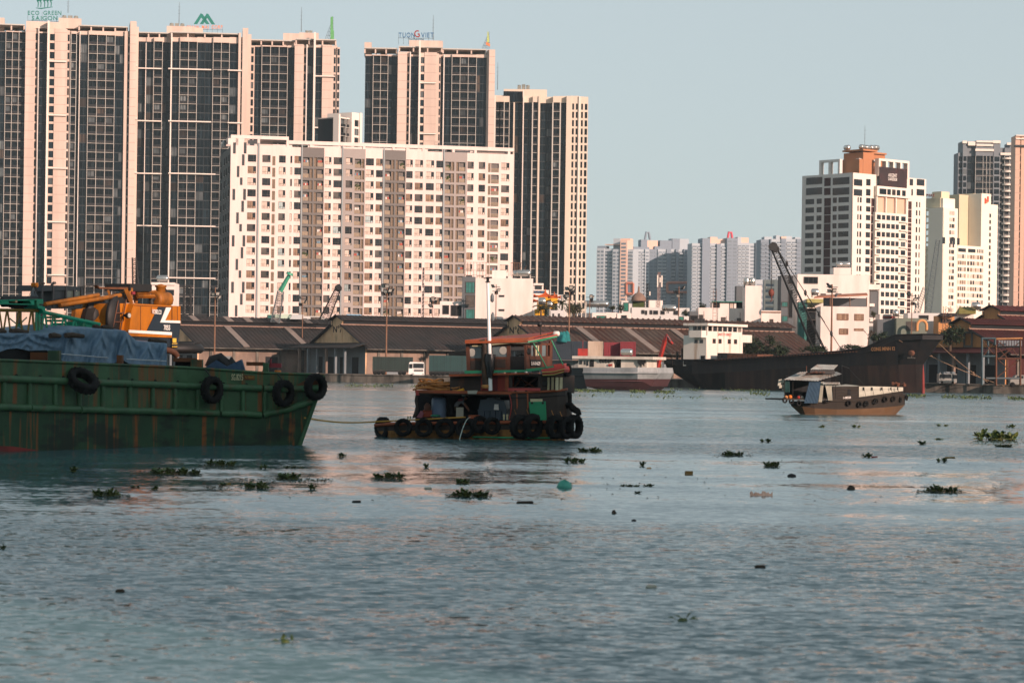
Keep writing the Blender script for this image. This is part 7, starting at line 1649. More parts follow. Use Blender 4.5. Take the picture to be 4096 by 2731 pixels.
slab([(880,1175),(1765,1207),(1765,1400),(1500,1390),(1000,1310)],M_cnavy,'undercarriage',-0.1,2.4)
slab([(1480,566),(1640,572),(1520,880),(1767,895),(1765,1090),(1245,1060)],M_cnavy,'navy_band',0.035,0.03)
slab([(1652,572),(1752,577),(1625,842),(1942,852),(1942,900),(1524,885)],M_cwhite,'white_chevron',0.06,0.035)
slab([(870,1042),(1764,1090),(1764,1150),(866,1100)],M_cwhite,'white_stripe',0.06,0.05)
for x0,y0,x1,y1 in((1112,545,1112,1050),(1335,560,1335,700),(1770,540,1770,890),(1880,545,1880,900),(975,525,1765,565)):
 b=MB();b.bar(cp(x0,y0,0.045),cp(x1,y1,0.045),0.025);b.build('panel_seam',M_rustm,CR)
text('lettering','KOBELCO',cp(1452,708,0.075),FC,0.22,M_cwhite,CR,width=(cp(1545,700)-cp(1358,690)).length,depth=0.01,slope=R(-2))
text('lettering','7055',cp(1660,1045,0.075),FC,0.26,M_cwhite,CR,width=(cp(1728,1000)-cp(1595,1000)).length,depth=0.01)
slab([(1783,1215),(1860,1217),(1858,1305),(1783,1303)],mat('warning_yellow',hexc('c9a23a'),0.6,0.1,1),'warning_label',0.03,0.02)
for i in range(4):slab([(1770+i*28,1340),(1784+i*28,1320),(1800+i*28,1320),(1786+i*28,1340)],MATS['warning_yellow'],'hazard_mark',0.03,0.02);slab([(1770+i*28,1405),(1784+i*28,1382),(1800+i*28,1382),(1786+i*28,1405)],MATS['warning_yellow'],'hazard_mark',0.03,0.02)
b=MB()
for xa,ya,xb,yb_ in((640,430,525,1040),(810,400,690,1050)):b.bar(cp(xa,ya,-0.2),cp(xb,yb_,-0.2),0.07)
for xa,ya,xb,yb_ in((600,688,762,690),(560,875,722,880)):b.bar(cp(xa,ya,-0.2),cp(xb,yb_,-0.2),0.06)
b.build('ladder',M_rustm,CR)
b=MB();q=cp(835,740,0.1);b.lathe(q,[(0.06,-0.2),(0.15,0.0),(0.15,0.1)],8,axis=FC.n);o=b.build('work_lamp',M_black,CR);b=MB();b.lathe(q+FC.n*0.11,[(0.12,0),(0.11,0.03)],8,axis=FC.n);b.build('lens',M_lampg,o)
b=MB();b.lathe(cp(150,800,-1.6),[(0.2,0),(1.15,0.02),(1.15,0.2),(0.8,0.22),(0.8,1.1),(1.15,1.12),(1.15,1.3),(0.2,1.32)],20,axis=FC.n+FC.t*0.25);b.build('winch_drum',M_black,CR)
slab([(-260,800),(-240,430),(-60,380),(330,430),(340,900),(150,1020),(-250,960)],M_cy2,'winch_frame',-1.4,0.25)
slab([(-60,800),(0,600),(300,560),(340,700),(330,910),(0,880)],M_black,'winch_opening',-1.1,0.25)
for xa,ya,xb,yb_,w_,o_ in((880,480,890,160,0.3,-0.8),(700,470,740,250,0.28,-0.9),(640,470,820,200,0.22,-1.6),(800,190,920,480,0.26,-0.5),(430,215,520,470,0.16,-0.6),(1010,480,1000,240,0.2,-1.4)):
 b=MB();b.bar(cp(xa,ya,o_),cp(xb,yb_,o_),w_);b.build('gantry_leg',M_cy2,CR)
b=MB();b.prism([cp(210,110,-0.8),cp(250,180,-0.8),cp(880,200,-0.8),cp(890,150,-0.8),cp(255,150,-0.8)],FC.n*-0.25);b.build('gantry_beam',M_rustpatch,CR)
b=MB();b.obox(cp(885,225,-0.7),cp(1335,240,-0.7)-cp(885,225,-0.7),FC.n*-1.6,(0,0,0.36));b.build('gantry_platform',M_black,CR)
b=MB();b.bar(cp(1030,290,-0.9),cp(1430,240,-0.9),0.16);b.bar(cp(1040,340,-0.9),cp(1400,340,-0.9),0.2);b.build('gantry_stay',M_cy2,CR)
b=MB();b.prism([cp(720,270,-0.8),cp(860,260,-0.8),cp(860,400,-0.8),cp(740,420,-0.8)],FC.n*-0.5);b.build('pulley_block',M_black,CR)
b=MB();b.prism([cp(940,240,-0.6),cp(1000,240,-0.6),cp(1000,300,-0.6),cp(940,300,-0.6)],FC.n*-0.4);b.build('red_box',M_crim,CR)
for(xa,ya,xb,yb_,r)in((-890,505,230,312,0.1),(-580,530,690,318,0.11)):
 b=MB();b.tube((cp(xa,ya,-0.4),cp(xb,yb_,-0.4)),r,8);b.build('boom_hoist_strut',M_cy2,CR)
b=MB();b.tube((cp(-880,575,-0.6),cp(-580,532,-0.6)),0.06,6);b.build('cylinder_rod',M_steel,CR)
b=MB();b.lathe(cp(1405,395,-1.2),[(0.25,0),(0.36,0.02),(0.4,0.15),(0.4,0.95),(0.36,1.1),(0.25,1.12)],16,axis=FC.t);b.build('air_cleaner',M_cy2,CR,smooth=True)
b=MB();b.lathe(cp(1530,330,-1.2),[(0.24,0),(0.24,0.42),(0.3,0.45),(0.3,0.52),(0.05,0.6)],12);b.build('air_intake',M_cy2,CR)
b=MB();b.tube((cp(1640,480,-1.2),cp(1650,300,-1.2),cp(1600,190,-1.2)),0.12,7);b.tube((cp(1330,500,-1.3),cp(1320,410,-1.3),cp(1400,380,-1.3)),0.16,7);b.build('exhaust',M_black,CR)
b=MB()
for i in range(7):b.bar(cp(-880,300+i*22,-1.2),cp(240,60+i*26,-1.2),0.025)
b.build('wire_ropes',M_black,CR)
def cA(x,y,off=0):return FC.pp(x/5.2275,1120+y/5.2275,off)
M_cab2=mat('cab_dark_blue',hexc('161d22'),0.4,0.1,1)
CB=[(870,480),(870,230),(905,110),(1250,105),(1400,130),(1705,155),(1705,560),(870,600)]
b=MB()
for(xa,ya,xb,yb_)in((880,600,880,200),(1110,560,1110,130),(1380,560,1380,130),(1700,560,1700,150),(1550,560,1550,200)):b.bar(cA(xa,ya,-0.5),cA(xb,yb_,-0.5),0.12)
b.prism([cA(860,235,-0.5),cA(905,108,-0.5),cA(1400,118,-0.5),cA(1710,152,-0.5),cA(1710,225,-0.5),cA(1400,215,-0.5)],FC.n*-1.6)
b.prism([cA(870,600,-0.5),cA(870,470,-0.5),cA(1710,420,-0.5),cA(1710,600,-0.5)],FC.n*-1.6)
b.prism([cA(1110,470,-0.6),cA(1110,210,-0.6),cA(1380,210,-0.6),cA(1380,470,-0.6)],FC.n*-1.4)
b.build('cab',M_cab2,CR)
b=MB();b.prism([cA(1385,420,-0.55),cA(1385,225,-0.55),cA(1700,232,-0.55),cA(1700,420,-0.55)],FC.n*-0.05);b.build('cab_window',mat('smoky_glass',hexc('39423f'),0.15,0.2,1,spec=0.5),CR)
b=MB();b.tube((cA(850,110,-0.5),cA(835,60,-0.5),cA(930,70,-0.5)),0.05,5);b.build('mirror',M_black,CR)
b=MB();q=cA(1120,60,-1.2);b.tube((cA(1080,110,-1),q,cA(1150,60,-1)),0.07,5);b.build('rotating_lamp',M_black,CR)
b=MB();b.lathe(cp(1690,1530,-1.5),[(0.3,0),(1.7,0.02),(1.9,0.2),(1.7,0.5),(0.3,0.52)],24);b.build('slewing_ring',M_black,CR)
b=MB();b.tube([cp(1330+340*math.cos(a)+200,1600-150*math.sin(a),0.3)for a in[k_*math.pi/12 for k_ in range(13)]],0.16,6);b.build('crawler_track',M_rustm,CR)
# green lattice boom section lying before the crane
M_jade=mat('jade_paint',hexc('1f9a74'),0.5,0.2,1.2,dirt=hexc('5a5a2c'),dirt_amt=0.6,dirt_scale=(1,1,1),edge=(0.54,0.66));M_oldyel=mat('old_yellow_tube',hexc('7d6428'),0.7,0.25,1.2)
FJ=Fac(-100,107.5,440,114.5)
def jp(x,y,off=0):return FJ.pp(x/5.2275,1120+y/5.2275,off)
JB=thing('boom_section','jade green lattice boom with a tapered end, lying before the crane','crane boom',jp(600,1130))
for o_ in(-0.2,-1.7):
 b=MB();b.tube((jp(-300,625,o_),jp(790,640,o_)),0.09,6);b.build('top_chord',M_oldyel if o_>-1 else M_jade,JB)
 b=MB();b.tube((jp(810,650,o_),jp(2080,930,o_)),0.1,6);b.tube((jp(800,1120,o_),jp(2000,1080,o_)),0.09,6);b.build('taper_chord',M_jade,JB)
 for x in(-20,150,400,660):
  b=MB();b.bar(jp(x-10,660,o_),jp(x-80,1090,o_),0.09);b.bar(jp(x+10,660,o_),jp(x+70,1090,o_),0.09);b.build('lacing',M_oldyel if o_>-1 else M_jade,JB)
 for x,y in((930,690),(1125,735),(1340,785),(1560,840),(1770,890)):
  b=MB();b.bar(jp(x-12,y,o_),jp(x-70,1110,o_),0.1);b.bar(jp(x+12,y,o_),jp(x+65,1110,o_),0.1);b.build('lacing',M_jade,JB)
b=MB();b.bar(jp(815,650,-0.2),jp(815,1120,-0.2),0.14);b.bar(jp(760,650,-0.2),jp(745,1120,-0.2),0.12);b.build('end_frame',M_jade,JB)
b=MB();b.prism([jp(1790,870,-0.2),jp(2085,935,-0.2),jp(2085,1060,-0.2),jp(1830,1060,-0.2)],FJ.n*-1.4);b.build('boom_foot_plate',M_jade,JB)
for k_ in range(5):b=MB();y=760+k_*70;b.bar(jp(840+k_*120,y+20,-1.8),jp(1250+k_*90,y+20,-1.8),0.1);b.build('rear_lacing',M_jade,JB)
for xa,ya,xb,yb_ in((820,850,1160,1090),(200,800,520,1060),(560,780,330,1000)):b=MB();b.bar(jp(xa,ya,-1),jp(xb,yb_,-1),0.07);b.build('diagonal',M_jade,JB)
GF=thing('spreader_frame','jade green box frame resting on top of the lattice boom at the left edge','lifting frame',jp(450,600))
for pts,m in(([(20,415),(770,400),(770,425),(20,440)],M_jade),([(30,485),(720,500),(720,520),(30,505)],M_jade),([(770,395),(905,405),(905,500),(820,500),(790,560),(770,500)],M_jade),([(600,405),(720,405),(720,500),(660,500)],M_jade),([(20,420),(185,420),(185,490),(40,490)],M_jade),([(790,520),(860,530),(940,570),(965,660),(910,670),(870,600),(800,590)],M_jade),([(325,410),(365,410),(365,470),(325,470)],M_gable)):
 b=MB();b.prism([jp(x,y,0.1)for x,y in pts],FJ.n*-1.2);b.build('frame_member',m,GF)
b=MB();b.bar(jp(30,450,-0.6),jp(760,450,-0.6),0.5);b.build('inner_beam',M_black,GF)
RP=thing('scrap_pile','rusty rods between the green frame and the lattice boom','rods',jp(400,620));
for i in range(7):b=MB();b.bar(jp(150+i*40,545+(i%3)*16,-0.3-0.1*i),jp(420+i*20,590-(i%2)*30,-0.3-0.1*i),0.07);b.build('rod',M_rusto if i%2 else M_black,RP)
HK=thing('hook_block','yellow hook block and chains rising behind the green frame','hook',jp(760,380))
b=MB();b.bar(jp(590,370,-1.4),jp(720,80,-1.4),0.03);b.bar(jp(800,380,-1.4),jp(745,150,-1.4),0.05);b.bar(jp(700,370,-1.4),jp(760,120,-1.4),0.05);b.build('chain',M_black,HK)
b=MB();b.prism([jp(740,60,-1.4),jp(800,55,-1.4),jp(808,130,-1.4),jp(770,160,-1.4),jp(745,130,-1.4)],FJ.n*-0.3);b.build('block',M_cy,HK)
b=MB();
for i in range(8):b.bar(jp(620+i*25,360,-1.3),jp(700+i*10,150+i*15,-1.5),0.03)
b.build('net',M_steel,HK)
# the wooden tugboat
FT=Fac(1490,133.3,2290,130.9);TB_=1.8
M_tdark=mat('tug_dark_wood',hexc('352c26'),0.7,0.25,1.2,dirt=hexc('5a3a24'),dirt_amt=0.6,dirt_scale=(1.6,1.6,0.25),edge=(0.55,0.7))
M_tbrown=mat('tug_varnished_wood',hexc('573323'),0.6,0.25,1.5,dirt=hexc('3d2a20'),dirt_amt=0.6,dirt_scale=(2,2,0.4))
M_tred=mat('tug_red_paint',hexc('8f3325'),0.6,0.2,1.2,dirt=hexc('5a2a1c'),dirt_amt=0.5,dirt_scale=(1.5,1.5,0.5));M_torange=mat('tug_orange_paint',hexc('934a29'),0.6,0.2,1.2,dirt=hexc('6b3d22'),dirt_amt=0.5,dirt_scale=(1.5,1.5,1.0))
M_tgreen=mat('tug_green_paint',hexc('2f8560'),0.55,0.15,1.2);M_tplank=mat('raw_hull_planks',hexc('aa7842'),0.8,0.3,1.2,dirt=hexc('4a3422'),dirt_amt=0.8,dirt_scale=(2.0,2.0,0.4))
M_tpink=mat('faded_red_paint',hexc('a8423c'),0.6,0.15,1.5);M_tcream=mat('cream_trim',hexc('b9b08c'),0.7,0.1,2);M_tgreenp=mat('green_board',hexc('1f8358'),0.5,0.12,0.8)
TG=thing('tugboat','wooden tugboat with an orange roofed wheelhouse and a tall white mast, in mid river','boat',FT.pt(FT.L/2,-TB_,0))
def T1_(x,y):return 1450+x/3.136,1300+y/3.136
def T2_(x,y):return 1850+x/3.136,1300+y/3.136
def tb(a,c,y0,y1,o0,o1,m,name,parent=None,F=None):
 F=F or FT;s0,s1=F.s_at(a,(y0+y1)/2,o1),F.s_at(c,(y0+y1)/2,o1);mid=(a+c)/2
 b=MB();b.fbox(F,s0,s1,o0,o1,F.z(mid,y1,o1),F.z(mid,y0,o1));return b.build(name,m,parent or TG)
def tp(pts,o,th,m,name,F=None):
 F=F or FT;b=MB();b.prism([F.pp(x,y,o)for x,y in pts],F.n*-th);return b.build(name,m,TG)
st=[((1502,1697,0.8),(1502,1725,.7),(1512,1752,.5)),((1560,1692,1.5),(1560,1722,1.5),(1565,1753,1.3)),((1800,1688,1.8),(1800,1720,1.8),(1800,1754,1.6)),((2040,1685,1.8),(2040,1718,1.8),(2040,1756,1.6)),((2150,1683,1.7),(2150,1718,1.6),(2148,1757,1.35)),((2230,1681,1.2),(2226,1718,1.05),(2218,1757,.7)),((2288,1679,.2),(2275,1718,.15),(2255,1757,.1))]
b=MB();nT,fT=hull(b,FT,st,TB_,[0,1,1],keel=-0.5,deck_drop=0.05,deck_m=2);b.build('hull',[M_tdark,M_tplank,M_torange],TG)
b=MB();b.tube([q[0]+FT.n*0.06+V(0,0,-0.05)for q in nT],0.1,6);b.build('rubbing_strake',M_torange,TG)
b=MB();b.tube([FT.pp(x,y,-(TB_-hb)+0.03)for x,y,hb in((1890,1747,1.62),(2040,1750,1.62),(2148,1751,1.4),(2218,1751,.75))],0.05,4);b.build('boot_stripe',mat('bright_green_stripe',hexc('3bb07a'),0.5,0.1,1),TG)
ub_=[((2035,1570,1.8),(2038,1630,1.8),(2042,1684,1.8)),((2100,1568,1.8),(2100,1628,1.78),(2100,1682,1.76)),((2170,1566,1.65),(2170,1626,1.6),(2168,1681,1.55)),((2228,1562,1.25),(2230,1620,1.2),(2228,1680,1.15)),((2260,1558,.75),(2264,1616,.7),(2268,1680,.55)),((2268,1556,.2),(2278,1612,.15),(2288,1678,.1))]
b=MB();nU,fU=[],[]
for q in ub_:
 nr=[FT.pp(x,y,-(TB_-hb))for x,y,hb in q];fr=[p-FT.n*2*hb for p,(x,y,hb)in zip(nr,q)];nU.append(nr);fU.append(fr)
for sd in(nU,fU):
 for i in range(len(ub_)-1):
  for k_ in range(2):b.quad(sd[i][k_],sd[i][k_+1],sd[i+1][k_+1],sd[i+1][k_],0,True)
for i in range(len(ub_)-1):b.quad(nU[i][0],nU[i+1][0],fU[i+1][0],fU[i][0],1)
b.quad(nU[0][0],nU[0][2],fU[0][2],fU[0][0])
b.quad(nU[-1][0],nU[-1][2],fU[-1][2],fU[-1][0])
b.build('bow_bulwark',[M_tdark,M_torange],TG)
b=MB();b.tube([q[0]+FT.n*0.02 for q in nU],0.07,6);b.build('bulwark_cap',M_torange,TG)
b=MB();b.tube([q[0].lerp(q[1],0.36)+FT.n*0.02 for q in nU],0.03,4);b.build('plank_seam',M_black,TG)
for i,x in enumerate((2068,2111)):tp([(x-4,1572),(x+2,1572),(x+3,1625),(x-1,1640)],0.02,0.02,M_torange,'rust_streak')
tp([T2_(830,962),T2_(1042,955),T2_(1055,1192),T2_(955,1192),T2_(945,1150),T2_(900,1105),T2_(848,1108)],0.1,0.06,M_tgreenp,'green_board')
tp([T2_(850,925),T2_(1000,925),T2_(1002,962),T2_(852,965)],0.09,0.05,M_tcream,'pale_plank')
for x in(872,1008):q=FT.pp(*T2_(x,975),0.11);b=MB();b.lathe(q,[(0.07,0),(0.06,0.03)],8,axis=FT.n);b.build('bolt',M_black,TG)
tb(1662,2042,1574,1690,-3.5,-3.3,M_dark,'back_wall');tb(1660,2045,1563,1574,-3.6,0.1,M_torange,'stern_deck');tb(1670,2045,1574,1580,-3.4,0.0,M_tdark,'deck_beam')
tp([(1662,1574),(1672,1574),(1668,1600),(1672,1630),(1668,1650),(1656,1672),(1648,1672),(1658,1645),(1662,1625),(1658,1602)],0.02,0.2,M_tdark,'stern_post')
tp([(2028,1574),(2042,1574),(2044,1690),(2034,1690),(2040,1640),(2042,1610),(2038,1590)],0.03,0.25,M_tdark,'bulkhead_edge')
b=MB();b.tube([FT.pp(*T2_(x,y),0.06)for x,y in((585,860),(605,930),(615,1000),(605,1100),(585,1180))],0.025,4);b.build('red_edge',M_tpink,TG)
tb(1664,1674,1562,1580,-0.2,0.11,M_tpink,'deck_corner')
tp([T2_(62,822),T2_(190,818),T2_(175,862),T2_(66,862)],0.13,0.02,M_tarpw,'hung_cloth');tp([T1_(1245,865),T1_(1290,865),T1_(1290,890),T1_(1245,890)],-0.3,0.02,M_tarpw,'hung_cloth')
tb(1800,1925,1497,1563,-3.0,-0.5,M_tdark,'lower_cabin_aft');tp([(1795,1497),(2110,1490),(2110,1497),(1797,1506)],0.05,3.4,M_torange,'cabin_deck_edge')
tb(1923,1930,1497,1563,-0.5,-0.3,M_tred,'cabin_post');tb(1930,2020,1492,1563,-2.8,-0.45,M_tred,'engine_casing');tb(2020,2034,1494,1563,-0.6,-0.3,M_torange,'casing_post')
tb(1972,1990,1500,1563,-0.44,-0.4,mat('dark_red_locker',hexc('5f1c22'),0.6,0.1,1),'locker')
tb(2034,2166,1494,1504,-3.0,-0.3,M_tdark,'opening_lintel');tb(2034,2166,1548,1556,-3.0,-0.35,M_tdark,'opening_sill');tb(2034,2048,1504,1548,-0.5,-0.35,M_tdark,'opening_jamb');tb(2152,2168,1500,1556,-0.5,-0.33,M_tdark,'opening_jamb');tb(2034,2166,1504,1556,-3.2,-3.1,M_dark,'far_wall')
for xa,ya,xb,yb_ in((2070,1508,2140,1550),(2095,1548,2150,1510),(2060,1548,2085,1510)):b=MB();b.bar(FT.pp(xa,ya,-1.0),FT.pp(xb,yb_,-1.0),0.09);b.build('brace',M_tbrown,TG)
tp([(2030,1552),(2160,1552),(2160,1563),(2032,1564)],0.06,0.12,M_tpink,'red_plank')
for x in(2057,2100):tb(x,x+9,1561,1565,0.0,0.08,M_black,'plank_notch')
FTf0=FT.pp(2160,1530,-0.3);FTf0.z=0
Fq=Fac.line(FTf0,FTf0+V(0.86,0.5,0)*1.0+FT.t*0.35)
q1=Fq.B;Fq2=Fac.line(q1,q1+V(0.45,0.9,0)*1.6)
for F_,L_ in((Fq,Fq.L),(Fq2,Fq2.L)):
 b=MB();z0,z1=F_.z(2210,1566),F_.z(2210,1500);b.fbox(F_,0,L_,-0.15,0,z0-0.1,z1);b.build('front_cabin_wall',M_tdark,TG)
for x0,x1 in((2189,2197),(2205,2214),(2221,2231),(2237,2247)):
 F_=Fq if x1<2228 else Fq2;s0,s1=F_.s_at(x0,1530),F_.s_at(x1,1530);b=MB();b.fbox(F_,s0,s1,0.003,0.05,F_.z(x0,1560),F_.z(x0,1509));b.build('window',M_tcream,TG)
q=Fq.pp(2180,1533,0.01);b=MB();b.lathe(q,[(0.16,0),(0.17,0.03),(0.13,0.04)],12,axis=Fq.n);b.build('porthole',M_black,TG)
def visor(pts,m,name,o=0.1,th=1.6):return tp(pts,o,th,m,name)
visor([T2_(985,555),T2_(1000,600),T2_(1150,600),T2_(1280,560),T2_(1275,515),T2_(1135,530)],M_tpink,'visor');visor([T2_(1000,600),T2_(1003,632),T2_(1160,625),T2_(1275,590),T2_(1280,562),T2_(1150,602)],M_tred,'visor_fascia',0.12)
b=MB();b.tube([FT.pp(*T2_(x,y),0.16)for x,y in((1000,592),(1150,585),(1280,552))],0.03,4);b.tube([FT.pp(*T2_(x,y),0.16)for x,y in((1003,630),(1150,622),(1272,585))],0.03,4);b.build('yellow_trim',mat('yellow_trim',hexc('b3a25a'),0.6,0.1,2),TG)
visor([T2_(1130,495),T2_(1270,480),T2_(1280,520),T2_(1135,530)],M_tpink,'foredeck',-0.3,1.6)
zs0,zs1=1480,1370
tp([(1858,1482),(2102,1479),(2102,1487),(1858,1494)],0.12,0.12,M_tgreen,'green_sill')
for a,c,lean in((1867,1882,-4),(1925,1934,0),(1962,1967,0),(2027,2036,0),(2036,2041,0),(2098,2106,-2)):tp([(a,1482),(c,1482),(c+lean,1374),(a+lean,1374)],-0.05,0.14,M_tbrown,'wheelhouse_post')
for a,c,y0,y1,m in((1882,1926,1433,1443,M_tbrown),(1882,1926,1443,1478,M_tdark),(1882,1926,1472,1482,M_tbrown),(1967,2028,1427,1480,M_tbrown),(1975,2022,1436,1470,M_tdark),(1882,2030,1374,1384,M_tbrown),(2036,2100,1374,1380,M_tbrown),(2041,2098,1425,1481,M_dark)):
 tb(a,c,y0,y1,-0.14 if m is not M_dark else-1.6,-0.06 if m is not M_tdark else-0.03,m,'wheelhouse_panel')
M_wglass=mat('wheelhouse_glass',hexc('5c686a'),0.1,0.15,2,spec=0.6)
for a,c in((1883,1925),(1968,2027)):tb(a,c,1384,1432 if a<1900 else 1427,-0.1,-0.09,M_wglass,'window')
for x,y in((1886,1410),(2012,1402)):q=FT.pp(x,y,-0.07);b=MB();b.lathe(q,[(0.22,0),(0.2,0.01)],14,axis=FT.n);b.build('round_mirror',M_lampg,TG)
for a,c,y0,y1 in((1870,1880,1374,1480),(1930,1938,1374,1480),(2020,2030,1374,1480),(1880,2095,1430,1480),(1880,2095,1374,1384)):tb(a,c,y0,y1,-2.5,-2.4,M_tbrown,'far_side_panel')
b=MB();q=FT.pp(2085,1440,-1.2);b.tube([q+V(math.cos(a)*0.3,-0.05,math.sin(a)*0.3)for a in[k_*math.pi/7 for k_ in range(15)]],0.03,5)
for k_ in range(4):a=k_*math.pi/4;b.bar(q+V(math.cos(a)*0.4,0,math.sin(a)*0.4),q-V(math.cos(a)*0.4,0,math.sin(a)*0.4),0.04)
b.build('steering_wheel',M_black,TG)
w0_=FT.pp(2103,1430,-0.05);w0_.z=0
FW1=Fac.line(w0_,w0_+V(0.58,0.81,0)*2.75)
def wf(a,c,y0,y1,o0,o1,m,name):return tb(a,c,y0,y1,o0,o1,m,name,F=FW1)
for a,c,y0,y1,m in((2103,2125,1374,1482,M_tbrown),(2125,2208,1424,1482,M_tbrown),(2125,2208,1372,1380,M_tbrown),(2136,2141,1380,1424,M_tbrown),(2157,2168,1380,1424,M_tbrown),(2186,2190,1372,1480,M_tbrown),(2200,2210,1364,1478,M_tbrown)):wf(a,c,y0,y1,-0.1,0.0,m,'front_panel')
for a,c in((2125,2136),(2141,2157),(2168,2186)):wf(a,c,1380,1424,-0.08,-0.05,M_wglass,'front_window')
wf(2190,2200,1380,1462,-0.2,-0.12,M_dark,'front_door')
for x in(2143,2152):wf(x,x+4,1382,1422,-0.04,-0.02,M_tcream,'curtain_strip')
q=FW1.pp(2115,1405,0.01);b=MB();b.lathe(q,[(0.18,0),(0.19,0.03),(0.15,0.04)],12,axis=FW1.n);b.build('porthole',M_black,TG)
s_=FW1.s_at(2143,1452);bb=MB();bb.fbox(FW1,FW1.s_at(2121,1452),FW1.s_at(2164,1452),0.003,0.04,FW1.z(2143,1466),FW1.z(2143,1438));bb.build('name_board',M_black,TG)
text('lettering','LA-04629',FW1.pp(2143,1460,0.06),FW1,0.2,M_letter,TG,width=FW1.s_at(2161,1452)-FW1.s_at(2125,1452),depth=0.01)
tp([T2_(795,552),T2_(985,530),T2_(1135,512),T2_(1137,540),T2_(980,565),T2_(800,585)],0.02,0.3,M_tgreen,'green_front_sill')
b=MB()
def rp(x,y,o):return FT.pp(*T2_(x,y),o)
b.prism([rp(30,205,0.35),rp(815,185,0.35),rp(815,215,0.35),rp(30,232,0.35)],FT.n*-0.15);b.build('roof_fascia',M_torange,TG)
for i in range(4):
 f0,f1=i/4,(i+1)/4
 A_,B_,C_,D_=rp(30,205,0.2),rp(830,180,0.2),rp(1150,100,-2.6),rp(300,172,-2.8)
 a,bq,cq,dq=A_.lerp(D_,f0),B_.lerp(C_,f0),B_.lerp(C_,f1*0.97 if f1<1 else 1),A_.lerp(D_,f1*0.97 if f1<1 else 1)
 b=MB();b._add([a,bq,cq,dq,a+V(0,0,.08),bq+V(0,0,.08),cq+V(0,0,.08),dq+V(0,0,.08)],[(0,1,2,3),(4,5,6,7),(0,1,5,4),(1,2,6,5),(2,3,7,6),(3,0,4,7)]);b.build('roof_plank',M_torange if i%2==0 else M_tred,TG)
b=MB();b.prism([rp(815,190,0.36),rp(1188,112,-0.6),rp(1188,140,-0.6),rp(980,195,0.0),rp(820,218,0.36)],FT.n*-0.3);b.build('roof_front_edge',M_tred,TG)
b=MB();b.prism([rp(820,200,0.4),rp(1000,172,0.0),rp(1188,132,-0.55),rp(1186,152,-0.55),rp(1000,198,0.0),rp(822,219,0.4)],FT.n*-0.06);b.build('green_roof_trim',M_tgreen,TG)
b=MB();q=rp(1172,108,-0.8);b.lathe(q-FT.t*0.15,[(0.06,0),(0.14,0.05),(0.14,0.3),(0.08,0.35)],10,axis=FT.t);b.build('searchlight',M_letter,TG)
b=MB();b.tube((rp(370,245,0.2),rp(800,205,0.25)),0.04,6);b.tube((rp(120,262,0.05),rp(240,262,0.05)),0.05,6);b.build('roof_pole',M_tcream,TG)
b=MB();q=FT.pp(2163,1350,-1.2);b.tube((q,FT.pp(2162,1308,-1.2)),0.035,6);b.lathe(FT.pp(2159,1308,-1.2),[(0.02,0),(0.13,0.06),(0.15,0.16),(0.12,0.26),(0.02,0.32)],12);b.build('horn',M_black,TG)
tp([T2_(370,175),T2_(490,140),T2_(495,155),T2_(380,190)],-1.5,0.6,M_tred,'roof_hatch')
b=MB();b.tube([FT.pp(*T2_(x,y),0.15)for x,y in((215,212),(258,206),(278,250),(275,500),(292,765))],[0.12,0.17,0.17,0.18,0.17],10);b.build('exhaust_pipe',mat('scorched_pipe',hexc('4a3826'),0.7,0.3,1.5,dirt=hexc('1d1814'),dirt_amt=0.8,dirt_scale=(1.5,1.5,0.6)),TG)
b=MB();q=FT.pp(*T2_(292,768),0.15);b.lathe(q-V(0,0,.1),[(0.2,0),(0.24,0.08),(0.24,0.15),(0.15,0.2)],10);b.build('exhaust_collar',M_tplank,TG)
M_mast=mat('white_mast_paint',hexc('e6e6e2'),0.5,0.05,0.6)
b=MB();b.tube((FT.pp(1962,1562,0.2),FT.pp(1957,1340,0.2),FT.pp(1951,1128,0.2)),[0.11,0.1,0.075],10);b.build('mast',M_mast,TG)
b=MB();q=FT.pp(1951,1130,0.2);b.lathe(q,[(0.14,0),(0.14,0.05),(0.08,0.06),(0.08,0.3),(0.03,0.3)],8);b.build('mast_cap',M_black,TG)
b=MB();b.bar(FT.pp(1935,1113,0.2),FT.pp(1968,1111,0.2),0.06);b.build('mast_spreader',M_black,TG)
b=MB();b.tube([FT.pp(*T2_(x,y),0.22)for x,y in((350,362),(345,430),(352,540),(335,660))],[0.28,0.3,0.24,0.14],9);b.build('mast_wrapping',mat('black_plastic_wrap',hexc('131517'),0.3,0.3,3,spec=0.6,bump=0.6,bump_scale=9),TG)
b=MB();b.tube([FT.pp(*T2_(x,y),0.3)for x,y in((350,640),(375,655),(360,668),(372,672))],0.03,5);b.build('mast_lashing',M_log,TG)
for i,y in enumerate((1195,1270)):q=FT.pp(1960+i*2,y,0.2);b=MB();b.lathe(q+V(0.12,0,-.2),[(0.02,0),(0.1,0.08),(0.1,0.35),(0.03,0.5)],8);b.build('mast_lamp',M_steel,TG)
for(a,c)in(((890,228),(1065,548)),((1115,190),(1262,500))):b=MB();b.bar(FT.pp(*T2_(*a),0.1),FT.pp(*T2_(*c),0.1),0.07);b.build('green_stay',M_tgreen,TG)
for x in(520,562):b=MB();b.bar(FT.pp(*T2_(x,1190),0.05),FT.pp(*T2_(x,1118),0.05),0.09);b.bar(FT.pp(*T2_(x-14,1135),0.05),FT.pp(*T2_(x+14,1135),0.05),0.05);b.build('cleat',M_tcream,TG)
for x in(570,600):b=MB();b.bar(FT.pp(*T1_(x,1178),-0.3),FT.pp(*T1_(x,1140),-0.3),0.08);b.build('bollard',M_tcream,TG)
tb(1474+400,1474+438,1660,1674,-0.4,0.1,M_torange,'water_outlet_block')
